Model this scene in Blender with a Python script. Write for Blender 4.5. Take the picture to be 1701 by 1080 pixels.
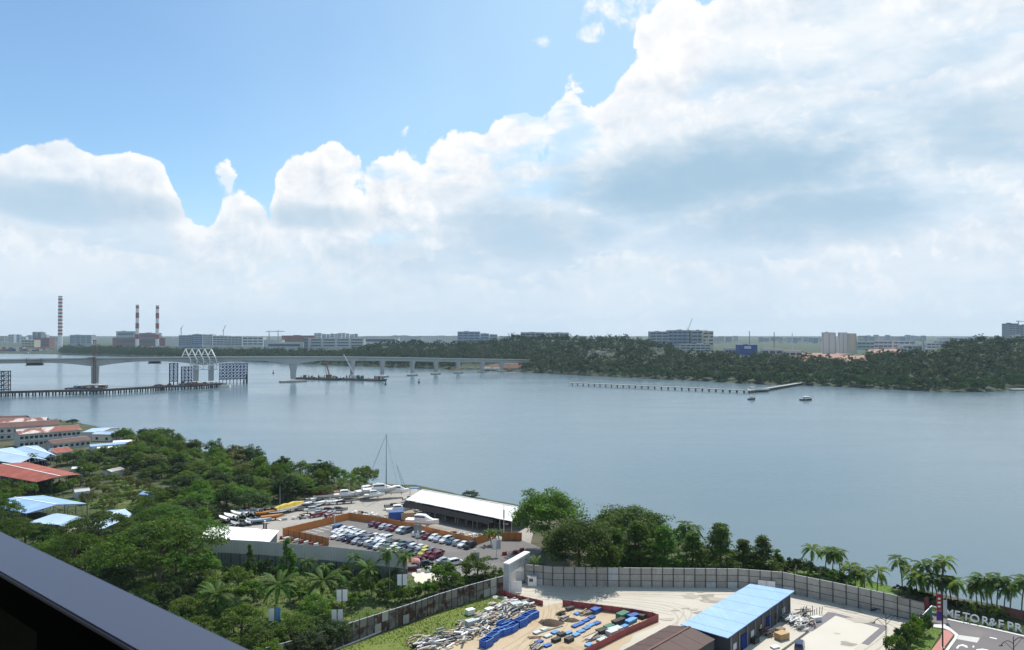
import bpy, bmesh, math, random
import numpy as np
from mathutils import Vector, Matrix

R = math.radians
rnd = random.Random(11)
nr = np.random.RandomState(5)
sc = bpy.context.scene
for o in list(bpy.data.objects):
    bpy.data.objects.remove(o)
col = sc.collection

# ------------------------------------------------------------------ camera
FOC, CX, CY, EYE, HZ = 1228.0, 850.5, 540.0, 64.0, 556.0     # focal length and centre in photograph pixels
PITCH = math.atan((HZ - CY) / FOC)
cd = bpy.data.cameras.new('camera')
cd.sensor_width = 36.0
cd.lens = 36.0 * FOC / 1701.0
cd.clip_start, cd.clip_end = 0.05, 30000
cd.dof.use_dof = True
cd.dof.focus_distance = 260
cd.dof.aperture_fstop = 9.0
cam = bpy.data.objects.new('camera', cd)
cam.location = (0, 0, EYE)
cam.rotation_euler = (R(90) + PITCH, 0, 0)
col.objects.link(cam)
sc.camera = cam

# ------------------------------------------------------------------ light and sky
SUN_EL, SUN_AZ = 57.0, 19.0              # degrees above the horizon, degrees clockwise from straight ahead (+Y)
sun_d = bpy.data.lights.new('sun', 'SUN')
sun_d.energy, sun_d.angle, sun_d.color = 4.8, R(0.53), (1.0, 0.95, 0.87)
sun = bpy.data.objects.new('sun', sun_d)
sdir = Vector((math.sin(R(SUN_AZ)) * math.cos(R(SUN_EL)), math.cos(R(SUN_AZ)) * math.cos(R(SUN_EL)), math.sin(R(SUN_EL))))
sun.rotation_euler = (-sdir).to_track_quat('-Z', 'Y').to_euler()
sun.location = sdir * 400
col.objects.link(sun)
vs = sc.view_settings
vs.view_transform = 'Standard'
try: vs.look = 'None'
except Exception: pass
vs.exposure, vs.gamma, vs.use_curve_mapping = 0.12, 1.0, False
sc.render.engine = 'CYCLES'
sc.cycles.use_denoising = True
sc.cycles.adaptive_threshold = 0.02
sc.cycles.max_bounces, sc.cycles.diffuse_bounces, sc.cycles.glossy_bounces = 8, 3, 3
sc.cycles.transmission_bounces, sc.cycles.volume_bounces, sc.cycles.transparent_max_bounces = 4, 0, 8
sc.cycles.caustics_reflective = sc.cycles.caustics_refractive = False


class NT:
    """short hand for building node trees"""
    def __init__(self, tree): self.t = tree
    def n(self, typ, ins=None, **props):
        nd = self.t.nodes.new(typ)
        for k, v in props.items(): setattr(nd, k, v)
        for k, v in (ins or {}).items():
            s = nd.inputs[k]
            if hasattr(v, 'is_output') or isinstance(v, bpy.types.NodeSocket): self.t.links.new(v, s)
            else: s.default_value = v
        return nd
    def math(self, op, a, b=0.0, c=None, clamp=False):
        d = {0: a, 1: b}
        if c is not None: d[2] = c
        return self.n('ShaderNodeMath', d, operation=op, use_clamp=clamp).outputs[0]
    def vmath(self, op, a, b):
        return self.n('ShaderNodeVectorMath', {0: a, 1: b}, operation=op).outputs[0]
    def sstep(self, x, lo, hi):
        return self.n('ShaderNodeMapRange', {0: x, 1: lo, 2: hi, 3: 0.0, 4: 1.0}, interpolation_type='SMOOTHSTEP').outputs[0]
    def lerp(self, f, a, b):
        nd = self.n('ShaderNodeMix', data_type='RGBA')
        for idx, v in ((0, f), (6, a), (7, b)):
            s = nd.inputs[idx]
            if isinstance(v, bpy.types.NodeSocket): self.t.links.new(v, s)
            else: s.default_value = v if idx == 0 else tuple(v) + ((1,) if len(v) == 3 else ())
        return nd.outputs[2]
    def fmix(self, f, a, b):
        nd = self.n('ShaderNodeMix', {0: f, 2: a, 3: b}, data_type='FLOAT')
        return nd.outputs[0]
    def noise(self, vec, scale, detail=4.0, rough=0.55, w=None, dist=0.0):
        return self.n('ShaderNodeTexNoise', {'Vector': vec, 'Scale': scale, 'Detail': detail, 'Roughness': rough, 'Distortion': dist}).outputs[0]


def azel(px, py):
    u = (px - CX) / FOC
    v = (CY - py) / FOC
    y, z = math.cos(PITCH) - v * math.sin(PITCH), math.sin(PITCH) + v * math.cos(PITCH)
    return math.atan2(u, y), math.atan2(z, math.hypot(u, y))


world = bpy.data.worlds.new('World')
sc.world = world
world.use_nodes = True
world.cycles.sampling_method = 'MANUAL'
world.cycles.sample_map_resolution = 512
world.node_tree.nodes.clear()
W = NT(world.node_tree)
tc = W.n('ShaderNodeTexCoord').outputs['Generated']
sky = W.n('ShaderNodeTexSky', sky_type='NISHITA', sun_disc=False, sun_elevation=R(SUN_EL), sun_rotation=R(SUN_AZ),
          altitude=60.0, air_density=1.0, dust_density=0.6, ozone_density=2.5).outputs[0]
sep = W.n('ShaderNodeSeparateXYZ', {0: tc})
X, Y, Z = sep.outputs
AZ = W.math('ARCTAN2', X, Y)
EL = W.math('ARCSINE', Z)
wob1 = W.noise(tc, 5.0, 3.0, 0.5)

# cumulus density: a skyline of cloud tops over azimuth, broken into puffs by billowed noise
tops = [(-1400, 240), (-1000, 200), (-600, 260), (-300, 180), (-100, 205), (0, 168), (60, 162), (105, 150), (150, 196), (215, 228), (270, 262), (300, 330), (328, 365),
        (348, 312), (370, 296), (395, 296), (415, 318), (432, 365), (455, 318), (510, 272), (560, 300), (605, 345), (640, 300), (690, 268), (730, 238), (765, 262), (800, 232), (850, 215), (890, 238), (925, 205), (945, 165), (985, 158),
        (1020, 120), (1050, 92), (1085, 78), (1115, 88), (1140, 60), (1165, 25), (1230, -60), (1400, -130), (1701, -130), (2000, 60), (2400, 150)]
cyc = [(-3.1416, 0.26), (-2.6, 0.36), (-2.1, 0.24), (-1.6, 0.33), (-1.2, 0.27)] + [azel(*p) for p in tops if abs(azel(*p)[0]) < 1.0] + \
      [(1.15, 0.25), (1.5, 0.36), (2.0, 0.25), (2.5, 0.33), (3.1416, 0.26)]
cyc = sorted(cyc)
fc = W.n('ShaderNodeFloatCurve', {1: W.n('ShaderNodeMapRange', {0: AZ, 1: -3.1416, 2: 3.1416, 3: 0.0, 4: 1.0}).outputs[0]})
cv = fc.mapping.curves[0]
fc.mapping.use_clip = False
for i, (a, e) in enumerate(cyc):
    x, y = (a + 3.1416) / 6.2832, e
    if i == 0: cv.points[0].location = (x, y)
    elif i == len(cyc) - 1: cv.points[-1].location = (x, y)
    else: cv.points.new(x, y)
for p in cv.points: p.handle_type = 'AUTO_CLAMPED'
fc.mapping.update()
TOP = fc.outputs[0]


def puffs(vec):
    """billowed noise, about -0.5 .. 0.5: rounded cauliflower heads of several sizes"""
    warp = W.n('ShaderNodeTexNoise', {'Vector': vec, 'Scale': 9.0, 'Detail': 3.0}).outputs[1]
    v = W.vmath('ADD', vec, W.n('ShaderNodeVectorMath', {0: W.vmath('SUBTRACT', warp, (0.5, 0.5, 0.5)), 'Scale': 0.06}, operation='SCALE').outputs[0])
    vo = W.n('ShaderNodeTexVoronoi', {'Vector': v, 'Scale': 17.0, 'Detail': 3.5, 'Roughness': 0.55, 'Lacunarity': 2.2, 'Smoothness': 0.35},
             feature='SMOOTH_F1', normalize=True).outputs[0]
    nz = W.noise(v, 16.0, 6.0, 0.6)
    b = W.math('MULTIPLY_ADD', vo, -2.4, 0.85)
    return W.math('ADD', W.math('MULTIPLY', b, 0.7), W.math('MULTIPLY', W.math('SUBTRACT', nz, 0.5), 1.0))


P0 = puffs(tc)
P1 = puffs(W.vmath('ADD', tc, (0.006, 0.0, 0.012)))
H0 = W.math('SUBTRACT', TOP, EL)                                       # depth below the local cloud top, radians
bigv = W.n('ShaderNodeTexVoronoi', {'Vector': tc, 'Scale': 8.5, 'Detail': 1.0, 'Smoothness': 0.3}, feature='SMOOTH_F1', normalize=True).outputs[0]
BIG = W.math('MULTIPLY_ADD', bigv, -0.42, 0.125)                        # whole turrets and notches between them
BIG = W.math('MULTIPLY', BIG, W.sstep(H0, -0.105, -0.045))
D0 = W.math('ADD', W.math('ADD', H0, BIG), W.math('MULTIPLY', P0, 0.065))
A0 = W.sstep(D0, -0.003, 0.007)
lit = W.math('MULTIPLY_ADD', W.math('SUBTRACT', P0, P1), 1.5, 0.62, clamp=True)
lit = W.math('ADD', lit, W.math('MULTIPLY', W.sstep(D0, 0.06, 0.0), 0.35), clamp=True)
bright = W.lerp(lit, (0.60, 0.69, 0.80), (1.0, 1.0, 1.0))
# deeper in the bank the heads give way to soft grey-blue bases and veils with brighter bands of small heads
vz = W.n('ShaderNodeMapping', {0: tc, 3: (1.0, 1.0, 2.4)}).outputs[0]
band = W.noise(vz, 5.5, 5.0, 0.55)
band2 = W.noise(vz, 15.0, 6.0, 0.6)
soft = W.math('ADD', W.math('MULTIPLY', W.sstep(band, 0.36, 0.62), 0.7), W.math('MULTIPLY', W.sstep(band2, 0.38, 0.7), 0.3))
veil = W.lerp(soft, (0.55, 0.71, 0.86), (0.86, 0.92, 0.97))
veil = W.lerp(W.math('MULTIPLY', W.sstep(W.math('SUBTRACT', P0, P1), 0.02, 0.20), W.sstep(band, 0.40, 0.62)), veil, (0.97, 0.98, 1.0))
deep = W.sstep(W.math('ADD', H0, W.math('MULTIPLY', W.math('SUBTRACT', wob1, 0.5), 0.12)), 0.02, 0.115)
cloud = W.lerp(deep, bright, veil)
# a lower skyline of smaller heads, and broken bright heads inside the high bank
TOP2 = W.math('MULTIPLY_ADD', W.math('SUBTRACT', band, 0.5), 0.42, 0.125)
TOP3 = W.math('MULTIPLY_ADD', W.math('SUBTRACT', W.noise(vz, 3.3, 4.0, 0.5), 0.5), 0.75, 0.30)
lit2 = W.math('MULTIPLY_ADD', W.math('SUBTRACT', P0, P1), 1.9, 0.45, clamp=True)
bright2 = W.lerp(lit2, (0.58, 0.70, 0.82), (0.99, 0.99, 1.0))
for tp, k in ((TOP3, 0.62), (TOP2, 0.75)):
    dd = W.math('ADD', W.math('SUBTRACT', tp, EL), W.math('MULTIPLY', P0, 0.06))
    al = W.math('MULTIPLY', W.sstep(dd, -0.004, 0.012), W.sstep(dd, 0.10, 0.015))
    cloud = W.lerp(W.math('MULTIPLY', W.math('MULTIPLY', al, k), W.sstep(H0, 0.01, 0.05)), cloud, bright2)
# high bright veil towards the sun
sunv = tuple(sdir)
dots = W.n('ShaderNodeVectorMath', {0: tc, 1: sunv}, operation='DOT_PRODUCT').outputs['Value']
glow = W.sstep(dots, 0.55, 1.0)
cloud = W.lerp(W.math('MULTIPLY', W.math('MULTIPLY', glow, 0.7), W.sstep(band, 0.30, 0.6)), cloud, (1.0, 1.0, 1.0))
# shaded flat bases of the larger clouds
base = None
for px, py, rx, ry, k in [(1190, 292, 230, 62, 0.95), (1310, 355, 150, 42, 0.9), (860, 385, 130, 44, 0.65), (1660, 215, 120, 50, 0.5), (1420, 380, 90, 30, 0.5),
                          (90, 335, 170, 26, 0.55), (525, 362, 90, 22, 0.6), (620, 428, 90, 26, 0.4), (-500, 330, 260, 40, 0.6), (2100, 300, 200, 50, 0.6), (-1100, 300, 260, 50, 0.6)]:
    a, e = azel(px, py)
    sx, sy = rx / FOC, ry / FOC
    dx = W.math('DIVIDE', W.math('SUBTRACT', AZ, a), sx)
    dy = W.math('DIVIDE', W.math('SUBTRACT', EL, e), sy)
    q = W.math('ADD', W.math('MULTIPLY', dx, dx), W.math('MULTIPLY', dy, dy))
    q = W.math('ADD', q, W.math('MULTIPLY', W.math('SUBTRACT', W.math('MULTIPLY_ADD', band, 0.6, W.math('MULTIPLY', band2, 0.4)), 0.5), 3.4))
    g = W.math('MULTIPLY', W.sstep(q, 1.9, 0.0), k)
    base = g if base is None else W.math('MAXIMUM', base, g)
cloud = W.lerp(base, cloud, (0.38, 0.56, 0.72))
# blue sky with a little high thin veil, paler towards the sun and the horizon
blue = W.n('ShaderNodeMix', {0: 1.0}, data_type='RGBA', blend_type='MULTIPLY')
W.t.links.new(sky, blue.inputs[6]); blue.inputs[7].default_value = (1.12, 1.32, 1.36, 1)
ten = W.n('ShaderNodeVectorMath', {0: cloud, 1: (9.6, 9.6, 9.6)}, operation='MULTIPLY').outputs[0]
pale = (5.6, 8.0, 9.4)
clear = W.lerp(W.math('MULTIPLY', W.sstep(W.math('ADD', AZ, W.math('MULTIPLY', wob1, 0.3)), -0.45, 0.42), 0.6), blue.outputs[2], pale)
# gaps of blue between the heads of the bank, and separate small clouds in the clear sky
gap = W.math('MULTIPLY', W.sstep(W.noise(vz, 7.5, 4.0, 0.5), 0.45, 0.33), W.sstep(H0, 0.16, 0.03))
A0 = W.math('MULTIPLY', A0, W.math('SUBTRACT', 1.0, W.math('MULTIPLY', gap, W.math('MULTIPLY_ADD', W.sstep(AZ, -0.42, -0.30), 0.6, 0.1))))
for px, py, rx, ry in [(1010, 14, 85, 40), (985, 48, 40, 22), (1095, 18, 90, 40), (905, 72, 26, 12), (2050, -60, 150, 60)]:
    a, e = azel(px, py)
    dx = W.math('DIVIDE', W.math('SUBTRACT', AZ, a), rx / FOC); dy = W.math('DIVIDE', W.math('SUBTRACT', EL, e), ry / FOC)
    q = W.math('SUBTRACT', 1.0, W.math('ADD', W.math('MULTIPLY', dx, dx), W.math('MULTIPLY', dy, dy)))
    A0 = W.math('MAXIMUM', A0, W.math('MULTIPLY', W.math('MULTIPLY', W.sstep(W.math('MULTIPLY_ADD', q, 0.30, W.math('MULTIPLY_ADD', P0, 1.5, W.math('SUBTRACT', band2, 0.62))), 0.05, 0.5), W.sstep(q, 0.0, 0.4)), 0.9))
mixed = W.lerp(A0, clear, ten)
# pale haze towards the horizon, mixed into the sky colour
hz = W.sstep(EL, 0.20, 0.0)
mixed = W.lerp(W.math('MULTIPLY', hz, 0.78), mixed, (6.6, 7.6, 8.6))
bg = W.n('ShaderNodeBackground', {0: mixed, 1: 0.1})
W.n('ShaderNodeOutputWorld', {0: bg.outputs[0]})

# ------------------------------------------------------------------ geometry helpers
def ray(px, py):
    u, v = (px - CX) / FOC, (CY - py) / FOC
    return Vector((u, math.cos(PITCH) - v * math.sin(PITCH), math.sin(PITCH) + v * math.cos(PITCH)))

def G(px, py, z=0.0):
    """the point of the level z seen at this place of the photograph"""
    d = ray(px, py)
    t = (z - EYE) / d.z
    return Vector((d.x * t, d.y * t, z))

def At(px, py, dist):
    d = ray(px, py); t = dist / d.y
    return Vector((d.x * t, dist, EYE + d.z * t))

def proj(p):
    q = Vector(p) - Vector((0, 0, EYE))
    dep = q.y * math.cos(PITCH) + q.z * math.sin(PITCH)
    up = -q.y * math.sin(PITCH) + q.z * math.cos(PITCH)
    return CX + FOC * q.x / dep, CY - FOC * up / dep

def inside(x, y, poly):
    c = False
    for i in range(len(poly)):
        x1, y1 = poly[i][0], poly[i][1]; x2, y2 = poly[i - 1][0], poly[i - 1][1]
        if (y1 > y) != (y2 > y) and x < (x2 - x1) * (y - y1) / (y2 - y1) + x1: c = not c
    return c

class MB:
    def __init__(self): self.v, self.f, self.m = [], [], []
    def add(self, vs, fs, m=0):
        o = len(self.v)
        self.v += [tuple(v) for v in vs]
        self.f += [tuple(i + o for i in f) for f in fs]
        self.m += [m] * len(fs)
        return self
    def box(self, c, s, m=0, rz=0.0, M=None):
        hx, hy, hz = s[0] / 2, s[1] / 2, s[2] / 2
        pts = [Vector((x, y, z)) for z in (-hz, hz) for x, y in ((-hx, -hy), (hx, -hy), (hx, hy), (-hx, hy))]
        rot = Matrix.Rotation(rz, 3, 'Z') if M is None else M
        pts = [rot @ p + Vector(c) for p in pts]
        return self.add(pts, [(3, 2, 1, 0), (4, 5, 6, 7), (0, 1, 5, 4), (1, 2, 6, 5), (2, 3, 7, 6), (3, 0, 4, 7)], m)
    def bar(self, a, b, w, h=None, m=0):
        a, b = Vector(a), Vector(b); h = h or w
        d = b - a; L = d.length
        if L < 1e-6: return self
        d.normalize()
        up = Vector((0, 0, 1)) if abs(d.z) < 0.95 else Vector((0, 1, 0))
        s = d.cross(up).normalized(); u = s.cross(d)
        return self.box((a + b) / 2, (w, L, h), m, M=Matrix((s, d, u)).transposed())
    def tube(self, a, b, r0, r1=None, n=6, m=0, cap=True):
        a, b = Vector(a), Vector(b); r1 = r0 if r1 is None else r1
        d = (b - a).normalized()
        up = Vector((0, 0, 1)) if abs(d.z) < 0.9 else Vector((1, 0, 0))
        s = d.cross(up).normalized(); u = s.cross(d)
        vs = []
        for p, r in ((a, r0), (b, r1)):
            vs += [p + (s * math.cos(6.28318 * i / n) + u * math.sin(6.28318 * i / n)) * r for i in range(n)]
        fs = [(i, (i + 1) % n, n + (i + 1) % n, n + i) for i in range(n)]
        if cap: fs += [tuple(range(n))[::-1], tuple(range(n, 2 * n))]
        return self.add(vs, fs, m)
    def prism(self, poly, z0, z1, m=0):
        n = len(poly)
        vs = [(p[0], p[1], z0) for p in poly] + [(p[0], p[1], z1) for p in poly]
        return self.add(vs, [tuple(range(n))[::-1], tuple(range(n, 2 * n))] + [(i, (i + 1) % n, n + (i + 1) % n, n + i) for i in range(n)], m)
    def slab(self, pts, th, m=0, m2=None):
        """four or more corner points of an upper face, given thickness downwards"""
        n = len(pts)
        vs = [tuple(p) for p in pts] + [(p[0], p[1], p[2] - th) for p in pts]
        self.add(vs, [tuple(range(n)), tuple(range(n, 2 * n))[::-1]] + [(i, n + i, n + (i + 1) % n, (i + 1) % n) for i in range(n)], m)
        return self
    def loft(self, rings, m=0, closed=True, caps=True):
        n = len(rings[0]); vs = [p for r in rings for p in r]; fs = []
        for k in range(len(rings) - 1):
            for i in range(n if closed else n - 1):
                j = (i + 1) % n
                fs.append((k * n + i, k * n + j, (k + 1) * n + j, (k + 1) * n + i))
        if caps: fs += [tuple(range(n))[::-1], tuple(range((len(rings) - 1) * n, len(rings) * n))]
        return self.add(vs, fs, m)
    def mesh(self, name, mats, smooth=False):
        me = bpy.data.meshes.new(name)
        me.from_pydata(self.v, [], self.f)
        for mt in (mats if isinstance(mats, (list, tuple)) else [mats]): me.materials.append(mt)
        me.polygons.foreach_set('material_index', self.m)
        bm = bmesh.new(); bm.from_mesh(me); bmesh.ops.recalc_face_normals(bm, faces=bm.faces[:]); bm.to_mesh(me); bm.free()
        if smooth: me.polygons.foreach_set('use_smooth', [True] * len(me.polygons))
        return me

used_labels = {}
def tag(o, label=None, cat=None, group=None, kind=None):
    if label: o['label'] = label
    if cat: o['category'] = cat
    if group: o['group'] = group
    if kind: o['kind'] = kind
    return o
def obj(name, me, parent=None, loc=None, rz=None, M=None, label=None):
    o = bpy.data.objects.new(name, me)
    col.objects.link(o)
    if parent is not None: o.parent = parent
    if loc is not None: o.location = loc
    if rz is not None: o.rotation_euler = (0, 0, rz)
    if M is not None: o.matrix_local = M
    if label: o['label'] = label
    return o
def thing(name, label, cat, loc=(0, 0, 0), rz=0.0, group=None, s=1.0):
    o = bpy.data.objects.new(name, None)
    o.empty_display_size = 0.5
    col.objects.link(o)
    o.location = loc; o.rotation_euler = (0, 0, rz)
    o.scale = (s, s, s) if not isinstance(s, tuple) else s
    return tag(o, label, cat, group)
def place(name, parts, label, cat, loc, rz=0.0, s=1.0, group=None):
    """a thing with parts that share their mesh data: parts = [(name, mesh, matrix or None, [sub-parts])]"""
    t = thing(name, label, cat, loc, rz, group, s)
    for p in parts:
        c = obj(p[0], p[1], t, M=p[2] if len(p) > 2 else None)
        for q in (p[3] if len(p) > 3 else ()):
            obj(q[0], q[1], c, M=q[2] if len(q) > 2 else None)
    return t
def struct(name, me, label=None):
    return tag(obj(name, me), label, None, None, 'structure')

ORD = ['first', 'second', 'third', 'fourth', 'fifth', 'sixth', 'seventh', 'eighth', 'ninth', 'tenth', 'eleventh', 'twelfth', 'thirteenth', 'fourteenth',
       'fifteenth', 'sixteenth', 'seventeenth', 'eighteenth', 'nineteenth', 'twentieth', 'twenty-first', 'twenty-second', 'twenty-third', 'twenty-fourth', 'twenty-fifth']

# ------------------------------------------------------------------ materials
def mat(name, c, rough=0.7, var=0.18, scale=0.6, metal=0.0, c2=None, thr=(0.45, 0.6), bump=0.0, bscale=8.0, spec=0.4, rand=0.0, stripe=None, coord='Position'):
    m = bpy.data.materials.new(name); m.use_nodes = True
    m.node_tree.nodes.clear(); T = NT(m.node_tree)
    vec = T.n('ShaderNodeNewGeometry').outputs['Position'] if coord == 'Position' else T.n('ShaderNodeTexCoord').outputs['Object']
    n1 = T.noise(vec, scale, 6.0, 0.6)
    cc = T.lerp(n1, [x * (1 - var) for x in c], [min(1.0, x * (1 + var)) for x in c])
    if c2 is not None:
        n2 = T.noise(vec, scale * 0.55, 7.0, 0.65, dist=0.4)
        cc = T.lerp(T.sstep(n2, *thr), cc, c2)
    if rand:
        rn = T.n('ShaderNodeObjectInfo').outputs['Random']
        hsv = T.n('ShaderNodeHueSaturation', {'Value': T.math('MULTIPLY_ADD', rn, 2 * rand, 1 - rand), 'Color': cc})
        cc = hsv.outputs[0]
    if name.endswith('roof'):                                        # rain streaks and weathering on sheet roofs
        st = T.noise(T.n('ShaderNodeMapping', {0: vec, 3: (1.5, 0.10, 0.3)}).outputs[0], 1.0, 5.0, 0.7)
        wz = T.noise(vec, 0.35, 6.0, 0.7)
        g = T.math('MULTIPLY_ADD', T.math('ADD', T.math('MULTIPLY', st, 0.6), T.math('MULTIPLY', wz, 0.4)), 0.55, 0.70)
        cc = T.n('ShaderNodeHueSaturation', {'Value': g, 'Color': cc}).outputs[0]
    b = T.n('ShaderNodeBsdfPrincipled', {'Base Color': cc, 'Roughness': rough, 'Metallic': metal, 'Specular IOR Level': spec})
    if bump:
        nb = T.noise(vec, bscale, 4.0, 0.6)
        bn = T.n('ShaderNodeBump', {'Strength': bump, 'Distance': 0.15, 'Height': nb})
        T.t.links.new(bn.outputs[0], b.inputs['Normal'])
    T.n('ShaderNodeOutputMaterial', {0: b.outputs[0]})
    return m

def leafmat(name, c, c2, trans=0.35, spec=0.2):
    m = bpy.data.materials.new(name); m.use_nodes = True
    m.node_tree.nodes.clear(); T = NT(m.node_tree)
    tone = T.n('ShaderNodeAttribute', attribute_name='tone').outputs['Fac']
    rn = T.n('ShaderNodeObjectInfo').outputs['Random']
    f = T.math('MULTIPLY_ADD', tone, 0.75, T.math('MULTIPLY', rn, 0.25), clamp=True)
    cc = T.lerp(f, c, c2)
    hsv = T.n('ShaderNodeHueSaturation', {'Hue': T.math('MULTIPLY_ADD', rn, 0.04, 0.48), 'Value': T.math('MULTIPLY_ADD', rn, 0.5, 0.75), 'Color': cc}).outputs[0]
    d = T.n('ShaderNodeBsdfPrincipled', {'Base Color': hsv, 'Roughness': 0.6, 'Specular IOR Level': spec})
    tr = T.n('ShaderNodeBsdfTranslucent', {0: T.lerp(0.5, hsv, (0.16, 0.24, 0.03))})
    mx = T.n('ShaderNodeMixShader', {0: trans, 1: d.outputs[0], 2: tr.outputs[0]})
    T.n('ShaderNodeOutputMaterial', {0: mx.outputs[0]})
    return m

M = {}
def mk(k, *a, **kw): M[k] = mat(k, *a, **kw)
mk('white', (0.78, 0.78, 0.76), 0.6, 0.05, 0.3)
mk('white_roof', (0.86, 0.85, 0.81), 0.6, 0.04, 0.12, c2=(0.72, 0.70, 0.66), thr=(0.6, 0.85))
mk('cream', (0.66, 0.62, 0.52), 0.8, 0.1)
mk('concrete', (0.38, 0.37, 0.34), 0.85, 0.15, 0.25, c2=(0.27, 0.26, 0.24), thr=(0.5, 0.75))
mk('pale_concrete', (0.50, 0.49, 0.46), 0.85, 0.12, 0.2)
mk('dark_concrete', (0.16, 0.16, 0.16), 0.85, 0.2)
mk('asphalt', (0.15, 0.138, 0.132), 0.9, 0.2, 0.12, c2=(0.20, 0.185, 0.175), thr=(0.48, 0.65), bump=0.2)
mk('road', (0.15, 0.135, 0.135), 0.9, 0.15, 0.1, c2=(0.19, 0.17, 0.165), thr=(0.45, 0.7), bump=0.15)
mk('paver', (0.17, 0.155, 0.165), 0.85, 0.12, 0.8)
mk('black', (0.012, 0.012, 0.014), 0.5, 0.2)
mk('dark', (0.03, 0.03, 0.032), 0.7, 0.3)
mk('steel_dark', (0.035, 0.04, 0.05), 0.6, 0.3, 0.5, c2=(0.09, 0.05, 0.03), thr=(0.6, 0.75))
mk('steel', (0.24, 0.25, 0.27), 0.45, 0.2, 0.5, metal=0.3)
mk('galv', (0.42, 0.44, 0.46), 0.5, 0.15, 0.5, metal=0.2)
mk('blue_steel', (0.006, 0.028, 0.14), 0.8, 0.3, 0.3, spec=0.1)
mk('blue_paint', (0.02, 0.09, 0.33), 0.5, 0.25, 0.7, rand=0.2)
mk('blue_tank', (0.015, 0.085, 0.40), 0.5, 0.2, 0.9, rand=0.15)
mk('blue_sheet', (0.09, 0.25, 0.50), 0.6, 0.25, 0.8, rand=0.3)
mk('blue_roof', (0.22, 0.38, 0.64), 0.5, 0.08, 0.15, c2=(0.27, 0.42, 0.64), thr=(0.55, 0.7))
mk('lightblue_roof', (0.27, 0.42, 0.66), 0.5, 0.08, 0.15, c2=(0.44, 0.56, 0.68), thr=(0.5, 0.7))
mk('cyan_roof', (0.36, 0.49, 0.66), 0.55, 0.1, 0.15, c2=(0.48, 0.55, 0.64), thr=(0.5, 0.7))
mk('brown_roof', (0.075, 0.038, 0.032), 0.7, 0.25, 0.3)
mk('red_roof', (0.28, 0.07, 0.045), 0.75, 0.25, 0.35, c2=(0.42, 0.13, 0.08), thr=(0.5, 0.7))
mk('rust_roof', (0.24, 0.085, 0.06), 0.75, 0.3, 0.12, c2=(0.60, 0.50, 0.46), thr=(0.46, 0.53))
mk('rust_dark', (0.13, 0.065, 0.055), 0.8, 0.3, 0.2)
mk('pale_wall', (0.47, 0.49, 0.50), 0.85, 0.2, 0.3, c2=(0.25, 0.27, 0.28), thr=(0.5, 0.7))
mk('orange_sheet', (0.52, 0.20, 0.055), 0.6, 0.15, 0.3, rand=0.07)
mk('hoard', (0.36, 0.35, 0.32), 0.65, 0.18, 0.4, c2=(0.24, 0.23, 0.20), thr=(0.5, 0.75), rand=0.12)
mk('hoard_wall', (0.50, 0.49, 0.46), 0.7, 0.12, 0.3, rand=0.05)
mk('hoard_low', (0.17, 0.19, 0.17), 0.7, 0.2, 0.3, rand=0.1)
mk('hoard_rust', (0.19, 0.175, 0.155), 0.7, 0.3, 0.7, c2=(0.065, 0.032, 0.02), thr=(0.46, 0.56), rand=0.3)
mk('red_barrier', (0.30, 0.065, 0.07), 0.6, 0.25, 0.6, rand=0.12)
mk('sand', (0.46, 0.36, 0.24), 0.95, 0.15, 0.14, c2=(0.34, 0.23, 0.13), thr=(0.54, 0.72), bump=0.5, bscale=2.0)
mk('yard', (0.50, 0.455, 0.385), 0.92, 0.14, 0.07, c2=(0.40, 0.35, 0.28), thr=(0.5, 0.75), bump=0.25, bscale=1.5)
mk('pad', (0.54, 0.50, 0.43), 0.9, 0.1, 0.1, c2=(0.44, 0.40, 0.33), thr=(0.55, 0.75))
mk('boatyard', (0.33, 0.30, 0.265), 0.92, 0.18, 0.1, c2=(0.22, 0.19, 0.16), thr=(0.5, 0.7), bump=0.3, bscale=1.0)
mk('soil', (0.105, 0.085, 0.055), 0.95, 0.3, 0.15, c2=(0.045, 0.06, 0.018), thr=(0.36, 0.54), bump=0.5, bscale=1.0)
mk('verge', (0.13, 0.165, 0.03), 0.95, 0.3, 0.3, c2=(0.27, 0.22, 0.11), thr=(0.55, 0.70), bump=0.6, bscale=2.0)
mk('lawn', (0.085, 0.15, 0.018), 0.95, 0.3, 0.5, c2=(0.12, 0.155, 0.03), thr=(0.5, 0.7), bump=0.6, bscale=3.0)
mk('rough_grass', (0.060, 0.092, 0.016), 0.95, 0.3, 0.3, c2=(0.19, 0.155, 0.075), thr=(0.52, 0.68), bump=0.6, bscale=2.0)
mk('pink_paver', (0.44, 0.19, 0.16), 0.85, 0.15, 0.8)
mk('kerb', (0.58, 0.57, 0.54), 0.8, 0.1)
mk('red_soil', (0.30, 0.165, 0.12), 0.95, 0.25, 0.03, c2=(0.22, 0.18, 0.12), thr=(0.5, 0.7))
mk('brick_wall', (0.22, 0.10, 0.07), 0.9, 0.25, 0.6)
mk('wood', (0.30, 0.21, 0.13), 0.85, 0.3, 1.0, rand=0.3)
mk('grey_wood', (0.33, 0.30, 0.27), 0.85, 0.3, 1.0, rand=0.35)
mk('bark', (0.10, 0.075, 0.055), 0.95, 0.3, 1.0)
mk('palm_bark', (0.22, 0.19, 0.15), 0.9, 0.2, 1.0)
mk('cardboard', (0.45, 0.30, 0.15), 0.8, 0.15, 1.0)
mk('yellow', (0.62, 0.43, 0.06), 0.6, 0.15, 0.6)
mk('orange', (0.42, 0.17, 0.03), 0.5, 0.2, 0.6)
mk('red', (0.36, 0.03, 0.03), 0.45, 0.15)
mk('maroon', (0.13, 0.02, 0.028), 0.45, 0.2)
mk('purple', (0.07, 0.035, 0.22), 0.6, 0.2)
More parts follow.
